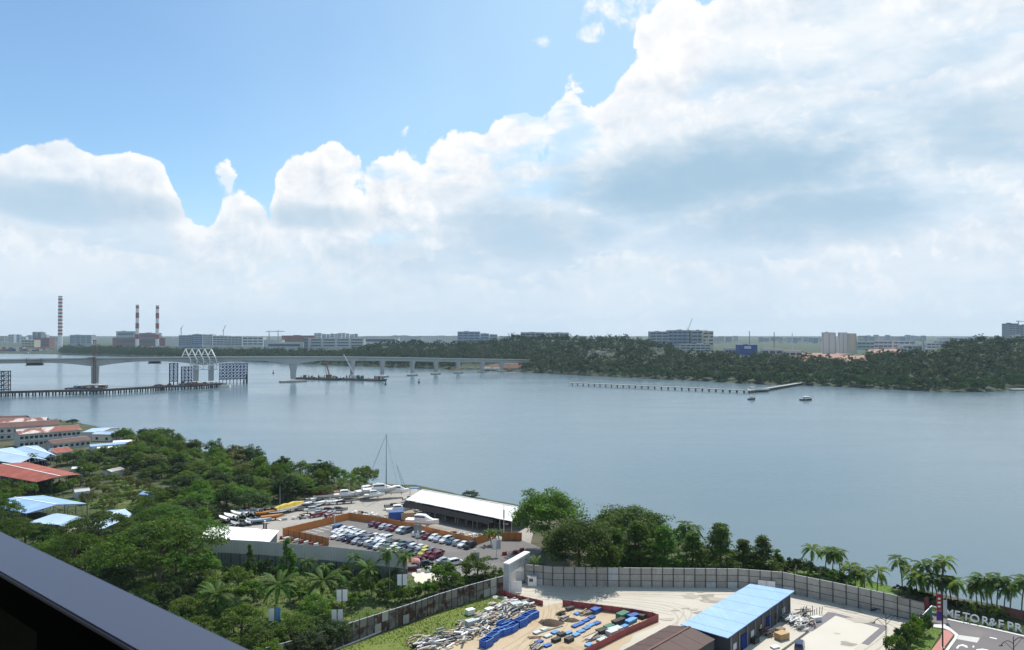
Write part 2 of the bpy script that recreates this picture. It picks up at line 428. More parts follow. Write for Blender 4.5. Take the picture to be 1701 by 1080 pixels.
mk('tarp', (0.34, 0.29, 0.20), 0.8, 0.2, 0.5)
mk('rubber', (0.015, 0.015, 0.016), 0.8, 0.2)
mk('car_glass', (0.012, 0.016, 0.02), 0.08, 0.1, spec=0.8)
mk('grey_boat', (0.30, 0.33, 0.36), 0.5, 0.2)
mk('sky_boat', (0.20, 0.33, 0.46), 0.5, 0.2)
mk('green_stack', (0.05, 0.16, 0.10), 0.7, 0.3, 1.0)
mk('pale_stack', (0.45, 0.50, 0.48), 0.7, 0.3, 1.0)
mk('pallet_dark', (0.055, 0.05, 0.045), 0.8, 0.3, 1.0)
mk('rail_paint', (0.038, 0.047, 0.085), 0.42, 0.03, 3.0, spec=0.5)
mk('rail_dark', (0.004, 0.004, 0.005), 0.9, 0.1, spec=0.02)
CAR = {}
for nm, c in {'white': (0.72, 0.72, 0.72), 'silver': (0.42, 0.44, 0.47), 'grey': (0.16, 0.17, 0.19), 'black': (0.012, 0.012, 0.015), 'navy': (0.018, 0.03, 0.08),
              'blue': (0.03, 0.13, 0.36), 'maroon': (0.14, 0.018, 0.03), 'red': (0.33, 0.03, 0.035), 'yellow': (0.55, 0.47, 0.12), 'green': (0.03, 0.07, 0.05),
              'brown': (0.09, 0.055, 0.04), 'purple': (0.10, 0.06, 0.13), 'lilac': (0.42, 0.38, 0.46), 'slate': (0.08, 0.12, 0.17)}.items():
    CAR[nm] = mat('car_' + nm, c, 0.22, 0.02, 1.0, metal=0.15, spec=0.6)
LEAF = {
    'dark': leafmat('leaf_dark', (0.008, 0.022, 0.004), (0.036, 0.080, 0.010), 0.30),
    'mid': leafmat('leaf_mid', (0.014, 0.045, 0.004), (0.125, 0.235, 0.016), 0.44),
    'deep': leafmat('leaf_deep', (0.010, 0.034, 0.003), (0.088, 0.178, 0.011), 0.42),
    'light': leafmat('leaf_light', (0.040, 0.090, 0.009), (0.15, 0.23, 0.022), 0.46),
    'olive': leafmat('leaf_olive', (0.06, 0.07, 0.016), (0.17, 0.165, 0.045), 0.35),
    'palm': leafmat('leaf_palm', (0.022, 0.062, 0.006), (0.105, 0.19, 0.016), 0.42),
    'palm_light': leafmat('leaf_palm_light', (0.07, 0.13, 0.008), (0.23, 0.32, 0.025), 0.50),
    'far': leafmat('leaf_far', (0.005, 0.024, 0.009), (0.068, 0.135, 0.034), 0.18, 0.03),
    'dry': leafmat('leaf_dry', (0.12, 0.11, 0.04), (0.25, 0.21, 0.09), 0.3),
}

# ------------------------------------------------------------------ water, land
WZ = -2.5
FARX = 8800.0
def water_mat():
    m = bpy.data.materials.new('water'); m.use_nodes = True
    m.node_tree.nodes.clear(); T = NT(m.node_tree)
    pos = T.n('ShaderNodeNewGeometry').outputs['Position']
    big = T.noise(T.n('ShaderNodeMapping', {0: pos, 3: (0.0035, 0.011, 1.0)}).outputs[0], 1.0, 5.0, 0.6, dist=0.6)
    mid = T.noise(T.n('ShaderNodeMapping', {0: pos, 3: (0.05, 0.16, 1.0)}).outputs[0], 1.0, 4.0, 0.6)
    rip = T.noise(T.n('ShaderNodeMapping', {0: pos, 3: (0.22, 0.5, 1.0)}).outputs[0], 1.0, 3.0, 0.6)
    c = T.lerp(big, (0.088, 0.142, 0.176), (0.106, 0.160, 0.186))
    rough = T.math('MULTIPLY_ADD', T.sstep(big, 0.35, 0.65), 0.05, 0.17)
    h = T.math('ADD', T.math('MULTIPLY', mid, 0.6), T.math('MULTIPLY', rip, 0.5))
    bn = T.n('ShaderNodeBump', {'Strength': 0.22, 'Distance': 0.5, 'Height': h}).outputs[0]
    b = T.n('ShaderNodeBsdfPrincipled', {'Base Color': c, 'Roughness': rough, 'IOR': 1.33, 'Normal': bn})
    T.n('ShaderNodeOutputMaterial', {0: b.outputs[0]})
    return m
mb = MB(); mb.add([(-FARX, -500, WZ), (FARX, -500, WZ), (FARX, FARX, WZ), (-FARX, FARX, WZ)], [(0, 1, 2, 3)])
struct('water', mb.mesh('water', water_mat()))

# near shore line, from far outside the frame on one side to the other (places on the ground level)
coast = [G(-900, 640), G(-300, 668), G(0, 690), G(120, 700), G(200, 716), G(300, 740), G(420, 768), G(520, 788), G(612, 803), G(690, 806), G(770, 822), G(880, 842), G(960, 868),
         G(1080, 893), G(1200, 912), G(1300, 930), G(1420, 958), G(1480, 973), G(1600, 994), G(1701, 1013), G(1900, 1060), G(2300, 1150)]
cpts = []
for a, b in zip(coast, coast[1:]):
    n = max(2, int((b - a).length / 7))
    for i in range(n):
        p = a.lerp(b, i / n)
        cpts.append(p + Vector((rnd.uniform(-1.2, 1.2), rnd.uniform(-1.2, 1.2), 0)))
outer = [Vector((900, -400, 0)), Vector((-1500, -400, 0)), Vector((-1500, cpts[0].y, 0))]
land = [Vector((p.x, p.y, 0)) for p in cpts] + outer
me = bpy.data.meshes.new('ground')
bm = bmesh.new()
top = [bm.verts.new(p) for p in land]
toe = [bm.verts.new((p.x + 0.6 * rnd.random() + 1.0, p.y + 3.0 + rnd.random(), WZ - 0.5)) for p in cpts]
f = bm.faces.new(top)
for i in range(len(cpts) - 1): bm.faces.new((top[i], top[i + 1], toe[i + 1], toe[i]))
bmesh.ops.triangulate(bm, faces=[f])
bmesh.ops.recalc_face_normals(bm, faces=bm.faces[:])
bm.to_mesh(me); bm.free(); me.materials.append(M['soil'])
struct('ground', me)

def sheet(name, px, z, m, zref=0.0, rag=0.0, step=6.0):
    pts = [G(*p) for p in px]
    if rag:
        q = []
        for a, b in zip(pts, pts[1:] + pts[:1]):
            n = max(1, int((b - a).length / step))
            for i in range(n): q.append(a.lerp(b, i / n) + Vector((nr.uniform(-rag, rag), nr.uniform(-rag, rag), 0)))
        pts = q
    me = bpy.data.meshes.new(name)
    bm = bmesh.new()
    f = bm.faces.new([bm.verts.new((p.x, p.y, z)) for p in pts])
    g = bmesh.ops.extrude_face_region(bm, geom=[f])
    for v in [e for e in g['geom'] if isinstance(e, bmesh.types.BMVert)]: v.co.z = -0.15
    bmesh.ops.triangulate(bm, faces=[x for x in bm.faces if len(x.verts) > 4])
    bmesh.ops.recalc_face_normals(bm, faces=bm.faces[:])
    bm.to_mesh(me); bm.free(); me.materials.append(m)
    return struct(name, me)

sheet('boatyard_ground', [(352, 880), (380, 868), (450, 858), (500, 838), (520, 828), (590, 826), (612, 812), (690, 812), (775, 830), (885, 852), (880, 905), (835, 897), (805, 905), (560, 905), (470, 898), (455, 905), (352, 900)], 0.02, M['boatyard'], rag=0.8)
sheet('car_park', [(468, 891), (581, 864), (640, 873), (790, 907), (822, 895), (868, 898), (905, 912), (880, 935), (873, 968), (838, 985), (830, 958), (760, 968), (690, 960), (640, 930), (545, 912)], 0.04, M['asphalt'])
sheet('yard_ground', [(838, 984), (870, 968), (918, 973), (1065, 975), (1226, 976), (1300, 981), (1406, 1006), (1490, 1024), (1536, 1034), (1500, 1060), (1440, 1140), (640, 1140), (720, 1065), (842, 992)], 0.02, M['yard'])
sheet('sand_ground', [(720, 1068), (850, 1002), (905, 1008), (940, 1000), (1090, 1024), (1100, 1034), (1000, 1090), (930, 1140), (610, 1140)], 0.035, M['sand'], rag=0.9, step=3.0)
sheet('grass_verge', [(560, 1080), (640, 1052), (729, 1017), (828, 986), (852, 992), (812, 1014), (770, 1040), (715, 1068), (640, 1130), (520, 1130)], 0.045, M['verge'], rag=0.7, step=3.0)
sheet('garden_ground', [(330, 935), (640, 945), (690, 960), (720, 990), (560, 1045), (450, 1078), (380, 1080), (300, 1000), (200, 960)], 0.015, M['rough_grass'], rag=1.0)
sheet('scrubland', [(150, 850), (130, 830), (190, 800), (215, 790), (245, 800), (260, 830), (235, 850)], 0.015, M['rough_grass'], rag=1.5)
sheet('concrete_pad', [(1388, 1023), (1462, 1043), (1400, 1095), (1290, 1095), (1345, 1052)], 0.04, M['pad'])
sheet('paved_strip', [(1375, 1017), (1385, 1018), (1474, 1041), (1470, 1046), (1388, 1023), (1350, 1049), (1338, 1049)], 0.055, M['paver'])
sheet('paved_apron', [(1462, 1043), (1474, 1044), (1443, 1072), (1431, 1069)], 0.05, M['paver'])
sheet('waterside_lawn', [(1300, 952), (1345, 948), (1420, 962), (1484, 976), (1500, 984), (1488, 990), (1406, 974)], 0.03, M['lawn'], rag=0.4)
sheet('landscape_bed', [(1485, 985), (1600, 1000), (1701, 1020), (1760, 1035), (1760, 1070), (1701, 1057), (1640, 1043), (1575, 1028), (1535, 1012)], 0.025, M['soil'], rag=0.3)
sheet('road', [(1538, 1020), (1575, 1030), (1640, 1044), (1701, 1058), (1780, 1076), (1780, 1180), (1560, 1180), (1577, 1078), (1592, 1056), (1571, 1039), (1535, 1030)], 0.04, M['road'])
sheet('road_kerb', [(1574, 1028.5), (1640, 1042.5), (1701, 1056.5), (1780, 1074.5), (1780, 1076.5), (1701, 1058.5), (1640, 1044.5), (1574, 1030.5)], 0.15, M['kerb'])
sheet('grass_island', [(1546, 1044), (1566, 1048), (1555, 1065), (1540, 1090), (1500, 1110), (1515, 1070)], 0.14, M['lawn'])
sheet('pink_paving', [(1567, 1047), (1577, 1049), (1584, 1056), (1562, 1085), (1540, 1120), (1535, 1110), (1548, 1080), (1562, 1062)], 0.145, M['pink_paver'])
sheet('island_kerb', [(1571, 1038.5), (1592, 1055), (1590, 1061), (1575, 1082), (1570, 1100), (1565, 1100), (1570, 1081), (1585, 1060), (1586, 1056), (1578, 1049), (1568, 1045), (1545, 1042), (1546, 1038)], 0.15, M['kerb'])
sheet('pale_road_patch', [(1592, 1055), (1628, 1060), (1623, 1068), (1590, 1062)], 0.046, M['pale_concrete'])
for q in ([(1644, 1058.5), (1656, 1061), (1656, 1062.3), (1644, 1059.7)],
          [(1588, 1077), (1592, 1072.2), (1599, 1070.8), (1606, 1073), (1608, 1076), (1605, 1076), (1599, 1073), (1593.5, 1074), (1591, 1078)],
          [(1616, 1073), (1618.5, 1073.4), (1618, 1076), (1615.5, 1075.6)], [(1622, 1079), (1632, 1078), (1642, 1080), (1642, 1082), (1632, 1080.6), (1622, 1081)]):
    sheet('road_marking', q, 0.046, M['white'])
for i in range(6):                                                  # empty bays at the far end of the car park
    a = Vector((0, 0, 0)); 
    p0, p1 = G(497 + i * 11, 885 - i * 2.7), G(516 + i * 11, 889.5 - i * 2.7)
    mbq = MB(); d = (p1 - p0).normalized(); s = Vector((-d.y, d.x, 0)) * 0.09
    mbq.prism([p0 - s, p1 - s, p1 + s, p0 + s], 0.0, 0.047)
    struct('bay_line', mbq.mesh('bay_line', M['white']))

# tyre tracks and stains pressed into the open ground
mk('worn_sand', (0.38, 0.30, 0.20), 0.95, 0.2, 0.5); mk('worn_yard', (0.405, 0.365, 0.30), 0.95, 0.2, 0.4); mk('stain', (0.30, 0.27, 0.225), 0.9, 0.25, 0.5); mk('bright_sand', (0.62, 0.57, 0.48), 0.95, 0.1, 0.3)
def track(px, z, m, w=0.35, gauge=1.7):
    pts = [G(*p) for p in px]; q = []
    for k in range(len(pts) - 1):
        p0, p1, p2, p3 = pts[max(k - 1, 0)], pts[k], pts[k + 1], pts[min(k + 2, len(pts) - 1)]
        for i in range(8):
            t = i / 8; q.append(0.5 * ((2 * p1) + (p2 - p0) * t + (2 * p0 - 5 * p1 + 4 * p2 - p3) * t * t + (3 * p1 - p0 - 3 * p2 + p3) * t ** 3))
    q.append(pts[-1]); mb = MB()
    for sd in (-gauge / 2, gauge / 2):
        L_, R_ = [], []
        for k, p in enumerate(q):
            d = (q[min(k + 1, len(q) - 1)] - q[max(k - 1, 0)]).normalized(); n = Vector((-d.y, d.x, 0)); ww = w * rnd.uniform(.7, 1.2) / 2
            L_.append((p.x + n.x * (sd + ww), p.y + n.y * (sd + ww), z)); R_.append((p.x + n.x * (sd - ww), p.y + n.y * (sd - ww), z))
        for k in range(len(q) - 1): mb.add([L_[k], R_[k], R_[k + 1], L_[k + 1]], [(0, 1, 2, 3)])
    struct('tyre_track', mb.mesh('tyre_track', m))
zt0 = 0.026
for k, px in enumerate([[(862, 978), (960, 990), (1060, 998), (1140, 1012), (1110, 1050), (1010, 1095)], [(870, 985), (980, 986), (1100, 990), (1200, 996), (1240, 990)], [(900, 990), (1000, 997), (1110, 1010), (1130, 1040), (1060, 1085)],
                        [(1330, 990), (1400, 1012), (1490, 1040), (1500, 1065)], [(1325, 1000), (1385, 1014), (1480, 1042), (1440, 1085)], [(1000, 984), (1120, 987), (1220, 985)], [(850, 990), (930, 996), (1050, 1008), (1120, 1020)]]):
    track(px, zt0 + 0.002 * k, M['worn_yard'])
for k, px in enumerate([[(918, 1004), (915, 1025), (890, 1050), (860, 1085)], [(925, 1003), (950, 1030), (930, 1060), (890, 1095)], [(910, 1012), (900, 1040), (840, 1080)]]):
    track(px, 0.041 + 0.002 * k, M['worn_sand'])
for k in range(26):
    px, py = [(rnd.uniform(940, 1240), rnd.uniform(980, 1000)), (rnd.uniform(1340, 1480), rnd.uniform(1000, 1070)), (rnd.uniform(1100, 1180), rnd.uniform(985, 1030))][k % 3]
    c = G(px, py); r = rnd.uniform(.4, 1.8); me = MB(); n = 14; ph = rnd.random() * 6
    me.add([(c.x + math.cos(a) * r * (1 + .35 * math.sin(3 * a + ph)) * 1.5, c.y + math.sin(a) * r * (1 + .3 * math.cos(2 * a + ph)), 0.058 + 0.0015 * k) for a in np.linspace(0, 6.283, n + 1)[:-1]], [tuple(range(n))])
    struct('ground_stain', me.mesh('ground_stain', M['stain' if k % 4 == 0 else 'worn_yard']))
sheet('pale_patch', [(684, 951), (716, 950), (732, 960), (712, 972), (690, 968)], 0.06, M['bright_sand'], rag=.5, step=2.0)

# ------------------------------------------------------------------ the far shore
shore = [(-900, 582), (-200, 585), (0, 587.5), (90, 588.5), (160, 591), (300, 596), (430, 601), (576, 608), (700, 612), (850, 617.5), (1056, 628), (1144, 632), (1247, 638), (1350, 640.5),
         (1462, 646), (1568, 651.5), (1640, 651), (1674, 648.5), (1701, 645), (1760, 640), (2100, 640), (2800, 650)]
hill = [(-900, 4), (90, 4), (110, 9), (200, 10), (260, 12), (300, 6), (440, 12), (560, 12), (640, 30), (720, 26), (800, 34), (860, 50), (960, 47), (1060, 44), (1110, 32), (1180, 26), (1250, 20), (1300, 19),
        (1440, 19), (1520, 23), (1590, 44), (1700, 46), (2100, 40), (2800, 30)]
def ipl(tab, x): return float(np.interp(x, [t[0] for t in tab], [t[1] for t in tab]))
def shore_d(px): return G(px, ipl(shore, px), WZ).y
def far_z(px, t):
    """height of the far land t metres behind its water line"""
    h = ipl(hill, px)
    return float(np.interp(t, [-20, 0, 3, 40, 420, 640, 1300, 2600, 9000], [WZ - 1.5, WZ, -.6, 1.2, h, h, 0.6 * h + 6, 14, 52]))
def far_p(px, t):
    D = shore_d(px) + t
    return Vector(((px - CX) / FOC * D / math.cos(PITCH) * 1.0, D, far_z(px, t)))
def far_at(px, py):
    t = 0.0
    while t < 5000:
        p = far_p(px, t)
        if proj(p)[1] <= py: return p
        t += 6 + t * 0.01
    return far_p(px, 5000)
cols_ = list(range(-900, 2801, 25))
rows_ = [-20, 0, 8, 40, 120, 230, 330, 420, 530, 640, 900, 1300, 1900, 2600, 4200, 6000]
vs_, fs_ = [], []
for px in cols_:
    for t in rows_: vs_.append(far_p(px, t) + Vector((0, 0, (0 if t < 10 else math.sin(px * 0.05 + t * 0.02) * 1.2))))
    p = far_p(px, 6000); vs_.append(Vector((p.x * FARX / max(p.y, 1), FARX, 46)))
n = len(rows_) + 1
for i in range(len(cols_) - 1):
    for j in range(n - 1): fs_.append((i * n + j, (i + 1) * n + j, (i + 1) * n + j + 1, i * n + j + 1))
vs_ = [Vector((max(-FARX, min(FARX, v.x)), v.y, v.z)) for v in vs_]
mb = MB(); mb.add(vs_, fs_)
struct('far_land', mb.mesh('far_land', mat('far_ground', (0.028, 0.045, 0.018), 0.95, 0.3, 0.01, c2=(0.035, 0.05, 0.022), thr=(0.55, 0.75)), smooth=True))

# ------------------------------------------------------------------ air
hm = bpy.data.materials.new('haze'); hm.use_nodes = True; hm.node_tree.nodes.clear()
HT = NT(hm.node_tree)
pv = HT.n('ShaderNodeVolumePrincipled', {'Color': (0.64, 0.84, 1.0, 1), 'Density': 0.00005, 'Anisotropy': 0.15})
HT.t.links.new(pv.outputs[0], HT.n('ShaderNodeOutputMaterial').inputs['Volume'])
mb = MB(); mb.box((0, 4150, 113), (17900, 9600, 234))
hz_o = tag(obj('haze', mb.mesh('haze', hm)), 'pale blue haze in the air over the strait', None, None, 'stuff')

# ------------------------------------------------------------------ vegetation
def quad_mesh(name, V, tone, mats, extra=None):
    """V: (n,4,3) leaf quads with a tone per leaf; extra: an MB joined in as the second material"""
    n = len(V); nv = n * 4
    ev, ef = (np.array(extra.v, float).reshape(-1, 3), extra.f) if extra else (np.zeros((0, 3)), [])
    co = np.concatenate([V.reshape(-1, 3), ev])
    me = bpy.data.meshes.new(name)
    me.vertices.add(len(co)); me.vertices.foreach_set('co', co.ravel())
    cnt = [4] * n + [len(f) for f in ef]
    idx = np.concatenate([np.arange(nv), np.array([i + nv for f in ef for i in f], int)]).astype(np.int32)
    me.loops.add(len(idx)); me.loops.foreach_set('vertex_index', idx)
    me.polygons.add(len(cnt))
    me.polygons.foreach_set('loop_start', np.concatenate([[0], np.cumsum(cnt)[:-1]]).astype(np.int32))
    me.polygons.foreach_set('loop_total', np.array(cnt, np.int32))
    me.polygons.foreach_set('material_index', np.array([0] * n + [1] * len(ef), np.int32))
    for m in mats: me.materials.append(m)
    me.update(calc_edges=True)
    a = me.attributes.new('tone', 'FLOAT', 'FACE')
    a.data.foreach_set('value', np.concatenate([tone, np.zeros(len(ef))]).astype(np.float32))
    return me

def leaf_quads(C, N, size, rs, asp=0.6):
    """kite shaped leaves at centres C with normals N"""
    n = len(C)
    N = N / np.maximum(np.linalg.norm(N, axis=1, keepdims=True), 1e-6)
    A = rs.normal(size=(n, 3)); A -= N * (A * N).sum(1, keepdims=True)
    A /= np.maximum(np.linalg.norm(A, axis=1, keepdims=True), 1e-6)
    B = np.cross(N, A)
    s = size * rs.uniform(0.6, 1.35, (n, 1))
    V = np.stack([C - A * s * 0.5, C + B * s * asp * 0.5 + A * s * 0.08, C + A * s * 0.5, C - B * s * asp * 0.5 + A * s * 0.08], 1)
    return V

def crown(style, seed, rx, h0, h1, n_cl, per, leaf, mats, name='crown', jit=0.55):
    """foliage between the heights h0 and h1 with radius rx; returns the mesh and the clump centres"""
    rs = np.random.RandomState(seed)
    C, N, T, cl = [], [], [], []
    zc, rz = (h0 + h1) / 2, (h1 - h0) / 2
    for k in range(n_cl):
        if style == 'tier':
            nt = 7
            q = k % nt; f = q / (nt - 1)
            a = rs.uniform(0, 6.283); rad = rx * (1 - 0.80 * f ** 1.25) * (0.75 + 0.45 * rs.rand()) * math.sqrt(rs.uniform(0.10, 1.0))
            c = np.array([math.cos(a) * rad, math.sin(a) * rad, h0 + (h1 - h0) * (f * 0.93 + 0.03) + rs.normal() * 0.36 - 0.05 * rad])
            cr = np.array([0.26 * rx, 0.26 * rx, 0.045 * (h1 - h0)])
        elif style == 'umbrella':
            a = rs.uniform(0, 6.283); r = math.sqrt(rs.uniform(0, 1.0))
            lobe = 1 + 0.22 * math.sin(3 * a + seed) + 0.12 * math.sin(5 * a + 2 * seed)
            c = np.array([math.cos(a) * r * rx * lobe, math.sin(a) * r * rx * lobe, h1 - (h1 - h0) * (r * r * 0.75) - abs(rs.normal()) * 0.15 * (h1 - h0)])
            cr = np.array([0.17 * rx, 0.17 * rx, 0.05 * rx])
        elif style == 'cone':
            f = rs.rand() ** 1.3; a = rs.uniform(0, 6.283)
            rad = rx * (1 - f) ** 0.75 * rs.uniform(0.35, 1)
            c = np.array([math.cos(a) * rad, math.sin(a) * rad, h0 + (h1 - h0) * f])
            cr = np.array([0.22 * rx, 0.22 * rx, 0.07 * (h1 - h0)])
        else:
            d = rs.normal(size=3); d /= np.linalg.norm(d)
            if d[2] < -0.35: d[2] *= -0.6
            lob = 1 + 0.20 * math.sin(2.3 * d[0] * 3 + seed) * math.cos(3.1 * d[1] * 2 + seed * 1.7)
            r = rs.uniform(0.5, 1.0) ** 0.6 * lob
            c = np.array([d[0] * rx * r, d[1] * rx * r, zc + d[2] * rz * r])
            cr = np.array([0.27, 0.27, 0.19]) * rx * rs.uniform(0.65, 1.25)
        cl.append(c)
        P = rs.normal(size=(per, 3)); P /= np.linalg.norm(P, axis=1, keepdims=True); P *= rs.uniform(0.45, 1.0, (per, 1))
        if style not in ('cone',): P[:, 2] = np.where(P[:, 2] < -0.4, P[:, 2] * -0.5, P[:, 2])
        C.append(c + P * cr); N.append(P * 0.8 + np.array([0, 0, 0.75]) + rs.normal(size=(per, 3)) * jit)
        T.append(np.clip(rs.rand() * 0.65 + rs.uniform(0, 0.35, per), 0, 1))
    C, N, T = np.concatenate(C), np.concatenate(N), np.concatenate(T)
    return quad_mesh(name, leaf_quads(C, N, leaf, rs), T, mats), cl

def trunk(cl, h, r, seed, n_limbs=7, fork=0.4):
    rs = random.Random(seed)
    mb = MB(); p = Vector((0, 0, -0.2)); top = Vector((rs.uniform(-.3, .3), rs.uniform(-.3, .3), h * fork))
    mb.tube(p, top, r, r * 0.75, 7)
    top2 = Vector((top.x + rs.uniform(-.4, .4), top.y + rs.uniform(-.4, .4), h * 0.75))
    mb.tube(top - Vector((0, 0, 0.05)), top2, r * 0.74, r * 0.25, 6)
    for c in rs.sample(cl, min(n_limbs, len(cl))):
        c = Vector(c); s = top.lerp(top2, rs.uniform(0.0, 0.7)); mid = s.lerp(c, 0.5) + Vector((0, 0, 0.12 * h * rs.uniform(-0.4, 1)))
        mb.tube(s, mid, r * 0.38, r * 0.24, 5); mb.tube(mid, c, r * 0.24, r * 0.08, 5)
    return mb.mesh('trunk', M['bark'])

KIND = {}
def kind(key, style, rx, h0, h1, n_cl, per, leaf, lm, r=0.28, variants=2, fork=0.4):
    KIND[key] = []
    for v in range(variants):
        cm, cl = crown(style, hash_key(key) + v * 7, rx, h0, h1, n_cl, per, leaf, [LEAF[lm]])
        KIND[key].append(([('trunk', trunk(cl, h1, r, v + 3, fork=fork)), ('crown', cm)], rx * 2, h1))
def hash_key(k): return sum(ord(c) * (i + 3) for i, c in enumerate(k)) % 1000
kind('round', 'round', 4.6, 0.9, 9.6, 84, 62, 0.44, 'mid', variants=3)
kind('roundlight', 'round', 4.2, 0.5, 7.6, 72, 58, 0.42, 'light', variants=3)
kind('dense', 'round', 4.6, 0.7, 9.8, 96, 66, 0.46, 'dark', variants=3)
kind('tier', 'tier', 4.4, 1.0, 10.5, 150, 50, 0.42, 'mid', 0.22, variants=3, fork=0.8)
kind('umbrella', 'umbrella', 8.5, 6.0, 10.5, 190, 46, 0.42, 'deep', 0.35, variants=2, fork=0.35)
kind('roundolive', 'round', 4.4, 0.6, 8.2, 60, 54, 0.55, 'olive', variants=2)
kind('feather', 'umbrella', 5.5, 3.0, 8.0, 130, 40, 0.36, 'light', 0.25, variants=2, fork=0.35)
kind('cone', 'cone', 1.9, 0.8, 7.5, 60, 40, 0.36, 'mid', 0.14, variants=2, fork=0.85)
kind('bush', 'round', 2.2, -0.3, 2.7, 34, 48, 0.34, 'mid', 0.10, variants=3, fork=0.3)
kind('bushlight', 'round', 2.2, -0.3, 2.6, 34, 48, 0.34, 'light', 0.10, variants=2, fork=0.3)
kind('bushdark', 'round', 2.2, -0.3, 2.7, 34, 48, 0.34, 'dark', 0.10, variants=2, fork=0.3)
kind('scrub', 'round', 2.3, -0.4, 1.9, 30, 40, 0.34, 'olive', 0.08, variants=2, fork=0.3)

kind('biground', 'round', 9.0, 2.5, 17.0, 230, 64, 0.62, 'mid', 0.4, variants=1)
kind('bigdense', 'round', 8.5, 0.8, 15.5, 250, 66, 0.60, 'deep', 0.4, variants=2)
TREES = []
def tree(k, px, yb, yt, wpx, label, name='tree', cat='tree', group=None, loc=None, s=None):
    parts, w, h = rnd.choice(KIND[k])
    if loc is None:
        loc = G(px, yb)
        zt = EYE + ray(px, yt).z / ray(px, yt).y * loc.y
        s = (max(0.3, wpx / FOC * loc.y / w), ) * 2 + (max(0.3, zt / h),)
    TREES.append((loc.x, loc.y, s[0] * w / 2))
    return place(name, parts, label, cat, loc, rnd.uniform(0, 6.28), s, group)

# beside and behind the grey hoarding round the yard
tree('biground', 912, 915, 818, 108, 'big round crowned tree beside the white roofed boat hall', 'shade_tree')
tree('bigdense', 962, 963, 862, 116, 'dark dense tree hanging over the grey hoarding near the gate', 'shade_tree')
tree('bigdense', 1046, 921, 841, 118, 'broad dark tree by the water behind the hoarding', 'shade_tree')
tree('round', 1003, 935, 862, 76, 'leafy tree between the dark overhanging tree and the broad waterside tree', 'shade_tree')
tg = 'tiered trees behind the grey hoarding'
for i, (px, yb, yt, w) in enumerate([(1022, 955, 880, 74), (1062, 955, 870, 82), (1104, 957, 878, 78), (1150, 957, 886, 70), (1196, 960, 875, 82), (1236, 960, 900, 62), (1267, 962, 894, 66)]):
    tree('tier', px, yb, yt, w, 'tiered green tree behind the grey hoarding, ' + ORD[i] + ' from the gate', 'tiered_tree', 'tree', tg)
tree('round', 1088, 930, 868, 56, 'round tree at the water edge just past the broad dark tree', 'shade_tree')
tree('roundlight', 1128, 938, 874, 44, 'light green tree at the water edge behind the tiered trees', 'shade_tree')
tree('cone', 1292, 950, 912, 34, 'thin feathery tree after the last tiered tree by the water', 'feathery_tree')
for i, px in enumerate((980, 1012, 1048, 1084, 1120, 1160, 1200, 1240, 1272)):
    tree(('bushdark', 'bush')[i % 2], px, 961, 941, 42, 'low shrub at the foot of the tiered trees behind the hoarding', 'shrub', 'shrub', 'shrubs at the foot of the tiered trees')
for i, (px, yb, yt, w) in enumerate([(1306, 953, 930, 34), (1322, 955, 926, 34), (1340, 957, 932, 34), (1362, 962, 940, 32), (1385, 966, 945, 32), (1404, 972, 955, 24)]):
    tree(('bush', 'bushdark')[i % 2], px, yb, yt, w, 'leafy shrub behind the hoarding under the waterside palms', 'shrub', 'shrub', 'shrubs under the waterside palms')
for i, (px, yb, yt, w) in enumerate([(1494, 985, 972, 18), (1508, 990, 974, 22), (1523, 996, 980, 22), (1540, 1000, 984, 24), (1556, 1006, 990, 24), (1572, 1008, 994, 24), (1588, 1012, 996, 22)]):
    tree('bushdark', px, yb, yt, w, 'dark red-brown shrub in the bed under the palms by the letters', 'shrub', 'shrub', 'dark shrubs in the palm bed')
for i, (px, yb, yt, w) in enumerate([(1604, 1018, 998, 26), (1620, 1020, 1000, 30), (1636, 1026, 1004, 30), (1652, 1029, 1006, 28), (1666, 1032, 1012, 22)]):
    tree(('bushdark', 'bush')[i % 2], px, yb, yt, w, 'dense dark green shrub standing behind the white letters', 'shrub', 'shrub', 'shrubs behind the white letters')
for i, (px, yb, yt, w) in enumerate([(1487, 1092, 1052, 40), (1500, 1084, 1040, 34), (1512, 1075, 1030, 34), (1524, 1064, 1022, 30), (1533, 1054, 1020, 26)]):
    tree(('bush', 'bushdark', 'bushlight')[i % 3], px, yb, yt, w, 'street tree in the hedge by the yard corner, ' + ORD[4 - i] + ' from the letters', 'hedge_tree', 'tree', 'trees in the hedge by the yard corner')

# garden between the walls at the bottom
tree('cone', 477, 967, 893, 42, 'dark pointed tree in front of the long grey wall', 'pointed_tree')
tree('cone', 415, 958, 903, 26, 'slim pale green tree in front of the long grey wall', 'pointed_tree')
tree('roundlight', 793, 968, 923, 56, 'bright green bushy tree by the car park entrance path', 'garden_tree')
tree('bush', 735, 975, 932, 58, 'bushy tree behind the rusty fence near the parked red car', 'garden_tree')
for px, yb, yt, w, k in [(525, 1040, 990, 60, 'roundlight'), (400, 1072, 1010, 78, 'roundlight'), (440, 1095, 1040, 60, 'round'), (490, 1068, 1020, 60, 'round'), (560, 1030, 1000, 40, 'bushlight'),
                         (350, 1010, 965, 60, 'bush'), (420, 1000, 962, 50, 'bush'), (395, 985, 945, 46, 'roundlight'), (590, 1012, 985, 34, 'bush'), (500, 1000, 968, 50, 'bush')]:
    tree(k, px, yb, yt, w, 'green leafy tree in the overgrown garden under the balcony rail', 'garden_tree', 'tree', 'leafy trees of the overgrown garden')
for i, px in enumerate(range(655, 835, 17)):
    yb = 1004 - (px - 655) * 0.22
    tree(('bush', 'bushlight', 'bushdark')[i % 3], px, yb, yb - rnd.uniform(18, 30), rnd.uniform(24, 34), 'leafy shrub along the rusty hoarding fence', 'shrub', 'shrub', 'shrubs along the rusty fence')
